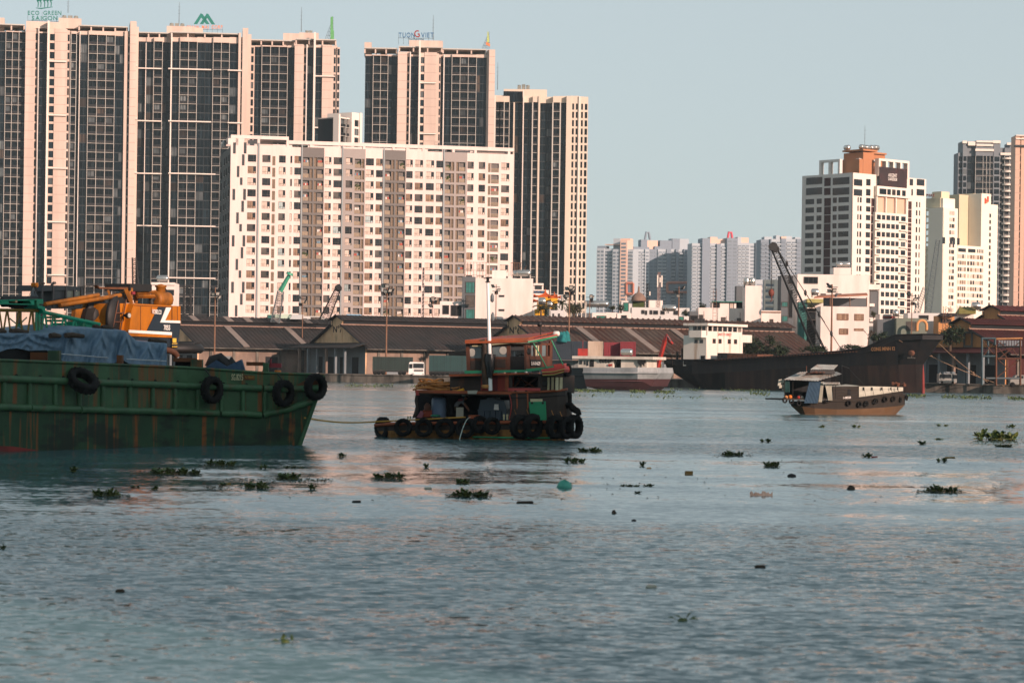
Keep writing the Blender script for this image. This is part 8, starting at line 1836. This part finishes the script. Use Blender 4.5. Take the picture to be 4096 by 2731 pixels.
for x,y in((2057,1637),(2107,1637),(2206,1640),(2240,1645)):b=MB();b.tube((FT.pp(x,y,0.05),FT.pp(x+4,y+12,0.08),FT.pp(x+8,y+20,0.1)),0.02,4);b.build('tyre_lashing',M_tplank,TG)
# loose things on board
def rope_coil():
 b=MB();rc=random.Random(2)
 for k_ in range(13):
  cx=1740+rc.uniform(-25,50);rx,ry=rc.uniform(35,75),rc.uniform(0.25,0.5);zt=k_*0.032
  if k_>8:cx=1720+rc.uniform(-10,20);rx=rc.uniform(25,45)
  c0_=FT.pp(cx,1563,-1.3);s_=rx/72
  b.tube([c0_+V(math.cos(a)*s_,math.sin(a)*s_*0.8,0.1+zt+(0.05+0.012*k_)*math.sin(a+k_*1.9)+0.03*math.sin(a*3+k_))for a in[j*2*math.pi/22 for j in range(23)]],0.05,5,0,False)
 b.tube([FT.pp(1790,1548,-0.6),FT.pp(1815,1553,-0.5),FT.pp(1840,1548,-0.5),FT.pp(1836,1562,-0.4),FT.pp(1810,1562,-0.4)],0.05,5)
 return b.build('rope_coil',mat('manila_rope',hexc('a8743f'),0.9,0.3,4.0))
tag(rope_coil(),'thick brown rope coiled on the tug stern deck','rope')
b=MB();b.tube((FT.pp(1830,1566,-0.2),FT.pp(1856,1558,-0.2)),0.1,6);o=b.build('fuel_pipe',mat('amber_yellow',hexc('c8901e'),0.5,0.1,1));tag(o,'short yellow pipe end beside the coiled rope on the tug','pipe')
q=FT.pp(1755,1672,-1.2);b=MB();b.lathe(q,[(0.36,0),(0.4,0.08),(0.42,0.5),(0.4,1.0),(0.36,1.12),(0.3,1.14)],18);o=b.build('barrel',mat('blue_grey_plastic',hexc('5d6f86'),0.5,0.1,1));tag(o,'blue grey plastic barrel standing on the tug stern','barrel')
wt=thing('plastic_tank','dark blue ribbed plastic tank in the tug engine space','tank',FT.pp(1970,1676,-1.5));M_tk=mat('dark_blue_plastic',hexc('2b3c49'),0.4,0.1,1.2,spec=0.5)
tq=[(2,1215-0)]
b=MB()
def tk(x,y):return T2_(x,y)
prof=[(200,1065),(225,935),(300,930),(310,910),(400,912),(405,930),(520,945),(555,1060)]
b.prism([FT.pp(*tk(x,y),-0.9)for x,y in prof],FT.n*-1.4);b.build('upper_shell',M_tk,wt)
b=MB();b.prism([FT.pp(*tk(x,y),-0.95)for x,y in((190,1068),(555,1063),(545,1190),(210,1200))],FT.n*-1.3);b.build('lower_shell',M_tk,wt)
b=MB();b.prism([FT.pp(*tk(x,y),-0.85)for x,y in((188,1058),(558,1054),(558,1070),(188,1074))],FT.n*-1.5);b.build('rim',M_tk,wt)
for x in(270,340,410,480):b=MB();b.bar(FT.pp(*tk(x,1080),-0.93),FT.pp(*tk(x-4,1185),-0.93),0.1);b.build('rib',M_tk,wt)
b=MB();b.prism([FT.pp(*tk(x,y),-0.82)for x,y in((400,990),(450,992),(455,1065),(392,1060))],FT.n*-0.03);b.build('white_label',M_letter,wt)
b=MB();q=FT.pp(*T1_(815,1150),-0.9);b.box(q.x-0.25,q.x+0.25,q.y,q.y+0.4,q.z,q.z+0.38);o=b.build('crate',mat('orange_crate',hexc('8d3a1f'),0.7,0.15,2));tag(o,'orange red crate left of the barrel on the tug','crate')
b=MB();q=FT.pp(*T1_(815,1068),-0.9);b.lathe(q,[(0.18,0),(0.2,0.2),(0.12,0.35),(0.05,0.42)],8);o=b.build('sack',M_rustm);tag(o,'brown sack on the orange crate of the tug','sack')
b=MB();b.prism([FT.pp(*T1_(x,y),-0.7)for x,y in((675,1158),(730,1075),(765,1105),(745,1160))],FT.n*-0.4);o=b.build('cloth',mat('pink_cloth',hexc('8f5a66'),0.8,0.2,2));tag(o,'pink cloth bundle at the left end of the tug engine space','cloth')
b=MB();q=FT.pp(*T1_(915,1150),-0.6);b.lathe(q,[(0.1,0),(0.3,0.02),(0.27,0.1),(0.15,0.13)],12);o=b.build('basin',mat('green_plastic',hexc('1d6b50'),0.5,0.1,2));tag(o,'green upturned basin before the barrel on the tug','basin')
# person bending forward at the engine space
def person(at_):
 pts={'pel':V(-0.28,0.05,0.5),'sp':V(-0.15,0.02,0.78),'ch':V(0.06,0,0.92),'nk':V(0.2,-0.02,0.97),'hd':V(0.3,-0.04,1.04),'hd2':V(0.36,-0.05,1.12),'hl':V(-0.26,-0.1,0.46),'kl':V(0.06,-0.16,0.44),'al':V(0.0,-0.15,0.08),'fl':V(0.16,-0.17,0.03),'hr':V(-0.26,0.18,0.46),'kr':V(0.04,0.24,0.42),'ar':V(-0.04,0.22,0.08),'fr':V(0.12,0.24,0.03),'sl':V(0.1,-0.2,0.88),'el':V(0.3,-0.24,0.66),'wl':V(0.42,-0.16,0.46),'sr':V(0.1,0.18,0.88),'er':V(0.32,0.22,0.66),'wr':V(0.46,0.12,0.48)}
 rad={'pel':.15,'sp':.14,'ch':.15,'nk':.06,'hd':.095,'hd2':.09,'hl':.1,'kl':.075,'al':.05,'fl':.045,'hr':.1,'kr':.075,'ar':.05,'fr':.045,'sl':.08,'el':.055,'wl':.04,'sr':.08,'er':.055,'wr':.04}
 ed=[('pel','sp'),('sp','ch'),('ch','nk'),('nk','hd'),('hd','hd2'),('pel','hl'),('hl','kl'),('kl','al'),('al','fl'),('pel','hr'),('hr','kr'),('kr','ar'),('ar','fr'),('ch','sl'),('sl','el'),('el','wl'),('ch','sr'),('sr','er'),('er','wr')]
 for sd in('l','r'):
  wpt=pts['w'+sd];dr=(wpt-pts['e'+sd]).normalized()
  for k_ in range(5):
   nm='f%d%s'%(k_,sd);ln=(0.06,0.09,0.095,0.09,0.075)[k_];pts[nm]=wpt+dr*ln+V(0,(k_-2)*0.018,-0.01);rad[nm]=.011;ed.append(('w'+sd,nm))
   pts[nm+'b']=pts[nm]+dr*ln*0.4+V(-0.02,0,-0.025);rad[nm+'b']=.009;ed.append((nm,nm+'b'))
 keys=list(pts);me=bpy.data.meshes.new('person');me.from_pydata([tuple(pts[k_])for k_ in keys],[(keys.index(a),keys.index(c))for a,c in ed],[])
 o=bpy.data.objects.new('person',me);COL.objects.link(o)
 md=o.modifiers.new('skin','SKIN');
 for i,k_ in enumerate(keys):me.skin_vertices[0].data[i].radius=(rad[k_],rad[k_]);me.skin_vertices[0].data[i].use_root=(k_=='pel')
 s2=o.modifiers.new('sub','SUBSURF');s2.levels=1;s2.render_levels=1
 dg=bpy.context.evaluated_depsgraph_get();m2=bpy.data.meshes.new_from_object(o.evaluated_get(dg));bpy.data.objects.remove(o)
 skin=mat('skin',hexc('8a5d45'),0.6,0.1,5);shirt=mat('grey_shirt',hexc('77797c'),0.8,0.1,3);trous=mat('dark_trousers',hexc('4a4136'),0.8,0.15,3)
 for m in(skin,shirt,trous):m2.materials.append(m)
 for p in m2.polygons:
  c=p.center;p.material_index=2 if(c.z<0.6 and c.x<0.22 and not(c.x>0.2 and c.z>0.3))else(1 if c.x<0.22 and c.z<1.02 else 0);p.use_smooth=True
 body=bpy.data.objects.new('person',m2);COL.objects.link(body);body.location=at_
 tag(body,'person in a grey shirt and tan hat bending forward in the tug engine space','person')
 hp=at_+V(0.36,-0.05,1.2)
 b=MB();b.lathe(hp+V(-0.02,0,-0.02),[(0.19,0),(0.17,0.02),(0.1,0.03),(0.09,0.1),(0.04,0.13)],14,axis=V(0.35,0,1));b.build('hat',mat('tan_straw',hexc('7d6244'),0.85,0.2,6),body)
 b=MB()
 for sy in(-0.04,0.04):b.lathe(at_+V(0.44,-0.06+sy,1.12),[(0.012,0),(0.012,0.01)],6,axis=V(1,0,-.3))
 b.lathe(at_+V(0.44,-0.05,1.07),[(0.02,0),(0.012,0.04)],6,axis=V(1,0,-.4));b.bar(at_+V(0.43,-0.08,1.02),at_+V(0.43,-0.02,1.02),0.012);b.build('face',mat('dark_features',hexc('2b1c16'),0.6,0.05,4),body)
 b=MB();b.prism([at_+V(-0.12,-0.3,1.0),at_+V(0.12,-0.3,1.06),at_+V(0.14,-0.3,0.92),at_+V(-0.1,-0.3,0.88)],V(0,0.3,0));b.build('red_cloth',M_crim,body)
person(FT.pp(1840,1672,-1.4)+V(0,0,0.05))
b=MB();q=FT.pp(*T1_(1215,1150),-1.0);b.box(q.x-0.18,q.x+0.22,q.y-0.1,q.y+0.2,q.z,q.z+0.52);o=b.build('carton',M_tarpw);tag(o,'tan carton standing in front of the bending person','carton')
# tyres round the tug
tt=[(1532,1712,'mid',1.28,-0.9,'leftmost tyre on the tug stern corner',-40),(1613,1709,'mid',1.02,0.2,'second tyre from the stern of the tug',0),(1695,1710,'mid',1.04,0.2,'third tug tyre from the stern, with a green rim mark',0),(1780,1711,'mid',1.12,0.22,'fourth tug tyre from the stern, under the barrel',0),(1862,1711,'mid',1.12,0.22,'fifth tug tyre from the stern, under the water jet',0),(1919,1697,'mid',0.98,0.3,'tilted narrow tyre below the blue tank',42),(1968,1703,'mid',0.98,0.3,'second narrow tyre below the blue tank',38),(2082,1707,'big',1.0,0.3,'large treaded tyre left of the green board foot',54),(2132,1703,'big',0.97,0.28,'large treaded tyre overlapping the green board',57),(2222,1707,'big',0.98,0.0,'large tyre at the tug bow, first of the bow group',58),(2262,1711,'big',0.93,-0.6,'large tyre at the tug bow, middle of the bow group',66),(2298,1706,'big',0.98,-1.3,'outermost tyre on the tug stem',68)]
for i,(x,y,k_,sc_,of,lab,rz)in enumerate(tt):tyre(k_,FT.pp(x,y,of),FT.ang+R(rz),lab,'tyres around the tug',roll=i*0.6,scale=sc_)
tyre('mid',FT.pp(2268,1480,-1.2),R(60),'tyre hung at the upper deck visor of the tug','tyres around the tug',scale=0.75)
b=MB();b.tube([FT.pp(*T2_(x,y),-1.2)for x,y in((1300,1010),(1345,1000),(1390,1050),(1450,1085),(1475,1130))],[0.16,0.2,0.2,0.18,0.1],10);o=b.build('bow_fender',M_rubber);tag(o,'rolled black rubber fender over the tug bow tyres','fender')
b=MB();q=FT.pp(2276,1600,-1.6);b.lathe(q,[(0.1,-0.4),(0.16,-0.2),(0.16,0.3),(0.1,0.45)],8);o=b.build('side_fender',M_rubber);tag(o,'dark round fender high on the tug stem','fender')
b=MB();p0=side(1253,2.35,0.12);p1=FT.pp(1490,1687,-0.4);p2=FT.pp(1862,1668,-0.1)
b.tube([p0.lerp(p1,f)+V(0,0,-0.12*math.sin(f*math.pi))for f in[k_/12 for k_ in range(13)]]+[p1.lerp(p2,f)for f in(0.3,0.6,1.0)],0.045,6);o=b.build('tow_rope',mat('yellow_rope',hexc('b38a3c'),0.9,0.2,3));tag(o,'yellow tow rope stretched from the barge bow to the tug stern','rope')
b=MB();pa,pb=FT.pp(1882,1668,0.25),FT.pp(1838,1756,1.0);pb.z=0.0
b.tube([V(pa.x+(pb.x-pa.x)*f,pa.y+(pb.y-pa.y)*f,pa.z*(1-f*f))for f in[k_/8 for k_ in range(9)]],[0.012,0.014,0.016,0.018,0.02,0.022,0.024,0.026,0.03],6);o=b.build('water_jet',mat('foamy_water',hexc('b9c8bd'),0.3,0.3,6));tag(o,'thin jet of cooling water falling from the tug side','water jet')
# floating plants and debris
M_leaf=mat('hyacinth_leaf',hexc('42562a'),0.55,0.45,3.0,spec=0.4,dirt=hexc('5b5a26'),dirt_amt=0.6,dirt_scale=(4,4,4));M_leafd=mat('dark_weed',hexc('2b3420'),0.7,0.4,3.0)
M_stem=mat('hyacinth_stem',hexc('4a4a26'),0.8,0.3,4)
def leaf(b,p,d,w_,ln,m=0,curl=0.2):
 d=d.normalized();sd=d.cross(ZUP);sd=sd.normalized()if sd.length>1e-3 else V(1,0,0);up=sd.cross(d)
 q=[p,p+d*ln*0.35+sd*w_*0.5,p+d*ln*0.8+sd*w_*0.4-up*curl*ln*0.3,p+d*ln-up*curl*ln*0.5,p+d*ln*0.8-sd*w_*0.4-up*curl*ln*0.3,p+d*ln*0.35-sd*w_*0.5]
 c=p+d*ln*0.55+up*0.02
 b._add(q+[c],[(0,1,6),(1,2,6),(2,3,6),(3,4,6),(4,5,6),(5,0,6)],m)
def clump_mesh(seed,L,H,n):
 rn=random.Random(seed);b=MB()
 cents=[(rn.uniform(-0.42,0.42)*L,rn.uniform(-0.15,0.15)*L,rn.uniform(0.4,1.0))for _ in range(max(2,n//9))]
 for i in range(n):
  cx,cy,hh=rn.choice(cents);a=rn.uniform(0,6.28);base=V(cx+rn.gauss(0,0.05)*L,cy+rn.gauss(0,0.05)*L,0.0)
  el=rn.uniform(0.25,1.3);st_=H*hh*rn.uniform(0.2,0.75);tip=base+V(math.cos(a)*st_*0.6,math.sin(a)*st_*0.6,st_)
  b.tube((base,tip),[0.012,0.008],3,1,False,False)
  leaf(b,tip,V(math.cos(a)*math.cos(el),math.sin(a)*math.cos(el),math.sin(el)),rn.uniform(0.09,0.15),rn.uniform(0.1,0.17),0)
 for i in range(n//2):
  cx,cy,hh=rn.choice(cents);a=rn.uniform(0,6.28);leaf(b,V(cx+rn.gauss(0,0.08)*L,cy+rn.gauss(0,0.06)*L,0.03),V(math.cos(a),math.sin(a),0.08),0.1,0.16,0)
 return local_mesh(b,'water_hyacinth',[M_leaf,M_stem])
big=[clump_mesh(s,1.0,0.24,85)for s in range(3)];sm=[clump_mesh(10+s,0.55,0.18,26)for s in range(5)]
CL=[(645,1897,130,'broad water hyacinth raft under the barge middle'),(749,1898,110,'flat hyacinth raft trailing right of the broad raft'),(880,1862,108,'hyacinth clump close to the barge waterline'),(1150,1918,120,'long hyacinth clump left of the pink reflections'),(1028,1954,98,'hyacinth clump with an upright shoot, left centre'),(1254,1957,52,'compact round leaved clump below the long clump'),(889,1940,62,'clump carrying a small yellow scrap'),(427,1984,110,'low clump alone on the left water'),(1559,1915,112,'loose clump right of the pink reflections'),(1847,1934,72,'peaked clump below the tug bow'),(1877,1987,150,'wide dark clump, lowest of the centre ones'),(1703,1870,40,'small clump below the tug stern'),(1359,1827,52,'thin clump beside the barge bow'),(1054,1875,44,'small clump below the barge rust streaks'),(1172,1872,70,'small clump below the barge bow'),(8,2195,42,'clump cut by the left edge'),(296,1888,60,'faint clump in the barge reflection'),(627,1958,40,'little clump right of a few floating leaves'),(540,1950,50,'little clump under the broad raft'),(2362,1808,95,'hyacinth clump to the right of the tug bow'),(2296,1851,78,'low clump at the right end of the tug reflection'),(2571,1863,42,'little clump left of the brown carton'),(2928,1823,85,'clump with a trailing tail, right centre'),(3063,1768,55,'single peaked clump, highest of the right centre'),(3089,1867,82,'dense clump above the dark round float'),(3462,1829,60,'leaf clump attached to the red scrap'),(3982,1762,160,'tall hyacinth island near the right edge'),(4017,1787,90,'flat weed trail just below the tall island'),(3764,1968,120,'dark low clump in the right reflections'),(2518,1945,70,'thin weed strand, left of a pair'),(2588,1945,62,'thin weed strand, right of a pair'),(2553,1972,50,'thin weed strand below the pair'),(3294,1710,40,'tiny clump left in the far ripple band'),(3424,1710,42,'tiny clump right in the far ripple band'),(3768,1705,42,'tiny clump in the band near the tall island'),(4038,1710,52,'tiny clump high at the right edge'),(3686,1778,60,'sparse clump left of the tall island'),(3747,1759,50,'sparse stems left of the tall island'),(3768,1848,52,'brownish clump below the tall island')]
rp_=random.Random(8)
for i,(px,py,wpx,lab)in enumerate(CL):
 p=on_water(px,py);sc_=wpx/FPX*p.y
 me=big[i%3]if wpx>66 else sm[i%5];s0=sc_/(1.0 if wpx>66 else 0.6)
 o=bpy.data.objects.new('water_hyacinth',me);COL.objects.link(o);o.location=p;o.rotation_euler=(0,0,rp_.choice((0,math.pi))+rp_.uniform(-0.2,0.2))
 zs=(1.0 if wpx!=160 else 1.5)*max(0.75,min(1.3,1.0/s0))if wpx not in(70,62,50,90)else 0.5
 o.scale=(s0,s0,s0*zs);tag(o,lab,'water plant','clumps of water hyacinth on the river')
def debris(name,label,px,py,mb,m,cat='debris',group=None,scale=1.0):
 o=mb.build(name,m);p=on_water(px,py);o.location=p;o.scale=(scale,)*3;tag(o,label,cat,group);return o
def lump(sx,sy,sz,seed,jag=0.15,n=12):
 b=MB();rn=random.Random(seed);prof=[(0.05,0.95),(0.5,0.85),(0.85,0.5),(1.0,0.05),(0.9,-0.2)];pts=[]
 for r,h in prof:
  for k_ in range(n):a=2*math.pi*k_/n;j=1+rn.uniform(-jag,jag);pts.append(V(math.cos(a)*r*sx*j,math.sin(a)*r*sy*j,h*sz*(1+rn.uniform(-jag,jag))))
 b._add(pts,[(i*n+k_,(i+1)*n+k_,(i+1)*n+(k_+1)%n,i*n+(k_+1)%n)for i in range(4)for k_ in range(n)]+[tuple(range(n))],0,True);return b
debris('plastic_bag','teal plastic bag floating below the tug bow',2257,1950,lump(0.26,0.2,0.27,1),mat('teal_plastic',hexc('3f9a86'),0.35,0.15,4,spec=0.5),'plastic bag')
b=MB();b.obox((-0.14,-0.08,-0.03),(0.28,0.03,0),(-0.02,0.16,0),(0.01,0,0.16));debris('carton','small brown carton floating in the middle right',2756,1897,b,mat('wet_cardboard',hexc('8a6a3c'),0.8,0.2,5),'carton')
debris('float','dark round float on the right centre water',3167,1906,lump(0.18,0.13,0.12,3),M_black,'float');debris('coconut','brown coconut husk left of the right dark clump',3405,1957,lump(0.15,0.13,0.15,4),M_log,'coconut');debris('coconut','dark coconut alone low in the middle',2456,2053,lump(0.07,0.07,0.1,5),M_log,'coconut');debris('wood_block','tiny dark block right of the lone coconut',2536,2083,lump(0.07,0.06,0.05,6),M_black,'wood')
b=MB();rn=random.Random(9);n=16
pts=[V(-0.36+0.72*k_/n,rn.uniform(-.05,.05),0.05+rn.uniform(0,0.12))for k_ in range(n+1)]
b._add(pts+[V(p.x,-0.12,-0.02)for p in pts]+[V(p.x*0.9,0.14,0.0)for p in pts],[(k_,k_+1,n+2+k_,n+1+k_)for k_ in range(n)]+[(k_+1,k_,2*n+2+k_,2*n+3+k_)for k_ in range(n)]);debris('foam_slab','pinkish torn foam slab on the right centre water',3044,1982,b,mat('pink_foam',hexc('d8b09a'),0.8,0.15,5),'foam')
b=MB();b.obox((-0.05,-0.05,0),(0.28,0,0.02),(0,0.12,0),(0,0,0.06));debris('plastic_scrap','red scrap floating beside a leaf clump',3490,1830,b,M_red,'plastic scrap')
for px,py,L_,lab,m in((2100,2012,0.5,'brown stick floating under the wide dark clump',M_log),(1426,2009,0.26,'dark oval float left of centre',M_black),(1712,1955,0.25,'pale can floating below the tug',M_tarpw),(2605,2350,0.2,'faint pale stick in the lower water',M_tarpw),(2596,1874,0.2,'pinkish scrap left of the brown carton',M_gable),(3800,1832,0.5,'yellow brown strip near the tall island',M_oldyel),(912,1938,0.2,'yellow scrap in the clump below the barge',M_oldyel),(3040,2270,0.22,'small dark twig in the lower right water',M_log),(480,2368,0.16,'small dark leaf in the lower left water',M_log)):
 b=MB();b.lathe((-L_/2,0,0.015),[(0.02,0),(0.045,0.04),(0.045,L_-0.04),(0.02,L_)],7,axis=V(1,0.1,0.03));debris('floating_stick',lab,px,py,b,m,'stick')
def leafbit(label,px,py,seed,L_,up):
 rn=random.Random(seed);b=MB();b.lathe((-L_*0.3,0,0),[(0.02,0),(0.05,0.06),(0.04,L_*0.5),(0.02,L_*0.6)],7,axis=V(1,0.1,0.05))
 for k_ in range(5):leaf(b,V(rn.uniform(-0.1,0.1),0,0.02),V(rn.uniform(-1,1),rn.uniform(-.4,.4),rn.uniform(0.1,up)),0.05,L_*rn.uniform(0.5,0.8))
 debris('leaf_bundle',label,px,py,b,M_leaf,'leaf')
leafbit('floating leaf with an upright tip in the lower right water',2730,2482,2,0.26,0.9);leafbit('curled leaf floating in the lower left water',1141,2568,3,0.2,0.5)
b=MB();rn=random.Random(14)
for i in range(260):
 px,py=rn.uniform(700,4096),1750+260*rn.random()**1.3
 p=on_water(px,py,0.0);a=rn.uniform(0,3);s_=rn.uniform(0.03,0.1);leaf(b,p+V(0,0,0.015),V(math.cos(a),math.sin(a),rn.uniform(0,.5)),s_*0.7,s_*1.6)
for x0,x1,yc,n_ in((520,800,1898,150),(790,960,1868,90),(900,1330,1922,170),(820,1100,1952,90),(1480,1640,1918,60),(1780,1960,1985,80),(380,520,1985,50),(3880,4096,1770,120),(2850,3010,1824,60),(3660,3860,1968,70)):
 for i in range(n_):
  px=rn.uniform(x0,x1);py=yc+rn.gauss(0,4);p=on_water(px,py);a=rn.uniform(0,6.28);s_=rn.uniform(0.05,0.12);leaf(b,p+V(0,0,0.02),V(math.cos(a),math.sin(a),rn.uniform(0,.35)),s_*0.8,s_*1.5)
b.build('floating_leaf_bits',M_leafd,None,kind='stuff')
b=MB()
def carpet(x0,x1,y0,y1,n,big_=0.35):
 for i in range(n):
  px=rn.uniform(x0,x1);f=(px-x0)/(x1-x0);py=y0+(y1-y0)*f+rn.gauss(0,2.5);p=on_water(px,py)
  if math.sin(px*0.05)+math.sin(px*0.021+2)<-0.6:continue
  a=rn.uniform(0,6.28);el=rn.uniform(0.1,1.2);leaf(b,p+V(0,0,rn.uniform(0,0.25)),V(math.cos(a)*math.cos(el),math.sin(a)*math.cos(el),math.sin(el)),big_*0.7,big_*rn.uniform(0.8,1.6))
carpet(1240,1700,1543,1550,420,0.3);carpet(2250,2700,1566,1573,900,0.3);carpet(2680,3500,1560,1576,500,0.3);carpet(3630,4096,1588,1600,700,0.3);carpet(3000,3130,1578,1584,150,0.3);carpet(1000,1250,1540,1544,120,.3);carpet(2300,3000,1585,1600,160,.25)
b.build('water_weeds',M_leaf,None,kind='stuff')
# trees and bushes on the bank
M_fol=mat('dark_foliage',hexc('2c3a24'),0.7,0.45,0.8,spec=0.3);M_fol2=mat('warm_foliage',hexc('45472a'),0.7,0.45,0.8,spec=0.3);M_bark=mat('bark',hexc('4a3d30'),0.9,0.2,2)
def tree(name,label,cx,cy,base_y,D,rx,ry,n,m,cat='tree',group='trees and bushes along the bank',seed=1,leafsz=0.5):
 rn=random.Random(seed);c=P(cx,cy,D);base=P(cx,base_y,D);base.z=max(QZ,base.z);k_=D/FPX;wx,wz=rx*k_,ry*k_
 T=thing(name,label,cat,base,group)
 b=MB();b.tube((base,base.lerp(c,0.6),c),[wx*0.09+0.1,wx*0.06+0.07,0.05],7)
 for i in range(6):a=i*1.05;b.tube((base.lerp(c,0.5+0.06*i),c+V(math.cos(a)*wx*0.6,math.sin(a)*wx*0.5,wz*0.3*math.sin(i*2))),[0.1,0.03],5)
 b.build('trunk',M_bark,T)
 b=MB();cl=[]
 for i in range(26):
  while True:
   q=V(rn.uniform(-1,1),rn.uniform(-1,1),rn.uniform(-1,1))
   if 0.2<q.length<1:break
  cl.append((V(q.x*wx*0.8,q.y*wx*0.7,q.z*wz*0.8),rn.uniform(0.18,0.34)))
 for i in range(n):
  o_,r_=rn.choice(cl);d=V(rn.gauss(0,1),rn.gauss(0,1),rn.gauss(0,1)).normalized();p=c+o_+V(d.x*r_*wx,d.y*r_*wx,d.z*r_*wz)*rn.uniform(0.6,1.1)
  leaf(b,p,V(rn.uniform(-1,1),rn.uniform(-1,1),rn.uniform(-0.8,0.6)),leafsz*0.6,leafsz*rn.uniform(0.7,1.3))
 b.build('crown',m,T);return T
tree('tree','dark bushy tree behind the white ship bridge',3040,1385,1440,515,85,58,2600,M_fol,seed=1)
tree('tree','dark tree right of the bigger one behind the ship deck',3120,1400,1440,512,45,38,1000,M_fol,seed=2)
tree('bush','bush growing on the slope between the bow and the brown gable',3800,1335,1420,495,62,45,1500,M_fol,'bush',seed=3)
tree('bush','smaller bush above the ship bow flare',3860,1300,1420,500,45,28,800,M_fol2,'bush',seed=4)
tree('bush','low bush along the ship deck below the floodlight pole',3250,1395,1425,500,60,16,600,M_fol,'bush',seed=5)
tree('bush','low bush right of the floodlight pole above the ship deck',3400,1392,1420,500,55,18,600,M_fol,'bush',seed=6)
tree('bush','hedge behind the bare tree above the ship',3530,1350,1390,520,60,24,800,M_fol,'bush',seed=7)
tree('tree','warm lit hedge right of the temple',2295,1232,1270,612,40,24,900,M_fol2,seed=8)
tree('bush','dark bush between the temple and the palms',2175,1245,1275,598,28,26,600,M_fol,'bush',seed=9)
tree('bush','round bush on the villa roof deck',2450,1230,1255,625,14,10,200,M_fol2,'bush',seed=10,leafsz=0.4);tree('bush','second bush on the villa roof deck, before the green door',2485,1232,1255,622,18,14,250,M_fol,'bush',seed=11,leafsz=0.4)
tree('bush','dark bush at the right end of the villa',2745,1250,1270,600,22,14,300,M_fol,'bush',seed=12,leafsz=0.4);tree('bush','dark bush left of the stepped white house',2812,1222,1240,620,20,14,250,M_fol,'bush',seed=13,leafsz=0.4)
tree('bush','small hanging bush in the slim tall house balcony',3495,1255,1275,603,12,12,200,M_fol2,'bush',seed=14,leafsz=0.4);tree('bush','green plants in the netted bay',3245,1222,1235,596,16,10,180,M_fol2,'bush',seed=15,leafsz=0.4)
def palm(label,px,py,base_y,D,seed,L_=2.2):
 rn=random.Random(seed);c=P(px,py,D);base=P(px,base_y,D);T=thing('palm_tree',label,'palm tree',base,'palms by the temple')
 b=MB();b.tube((base,c),[0.25,0.16],7);b.build('trunk',M_bark,T)
 for i in range(11):
  a=i*0.6;el=rn.uniform(0.2,1.2);b=MB();pr=c
  for s_ in range(5):
   d=V(math.cos(a)*math.cos(el),math.sin(a)*math.cos(el),math.sin(el));nx=pr+d*L_/5;sd=d.cross(ZUP).normalized()*0.32*(1-s_/6)
   b.quad(pr,nx,nx+sd-V(0,0,.15),pr+sd-V(0,0,.15));b.quad(pr,nx,nx-sd-V(0,0,.15),pr-sd-V(0,0,.15));pr=nx;el-=0.38
  b.build('frond',M_fol2 if i%3 else M_fol,T)
palm('palm right of the temple with drooping fronds',z2(1560),z2y(690),z2y(900),598,1,3.2);palm('palm directly in front of the temple',z2(1230),z2y(760),z2y(900),592,2,2.6);palm('second palm below the temple tank',z2(1420),z2y(740),z2y(900),594,3,2.4)
BT=thing('bare_tree','leafless tree above the ship foredeck','tree',P(3470,1390,518));b=MB();rn=random.Random(6)
def branch(p,d,ln,r,k_):
 q=p+d*ln;b.tube((p,q),[r,r*0.65],5,0,False)
 if k_>0:
  for _ in range(3):branch(q,(d+V(rn.uniform(-.9,.9),rn.uniform(-.6,.6),rn.uniform(-.1,.5))).normalized(),ln*0.65,r*0.6,k_-1)
branch(P(3472,1390,518),V(0.05,0,1).normalized(),1.6,0.18,4);b.build('branches',M_bark,BT)
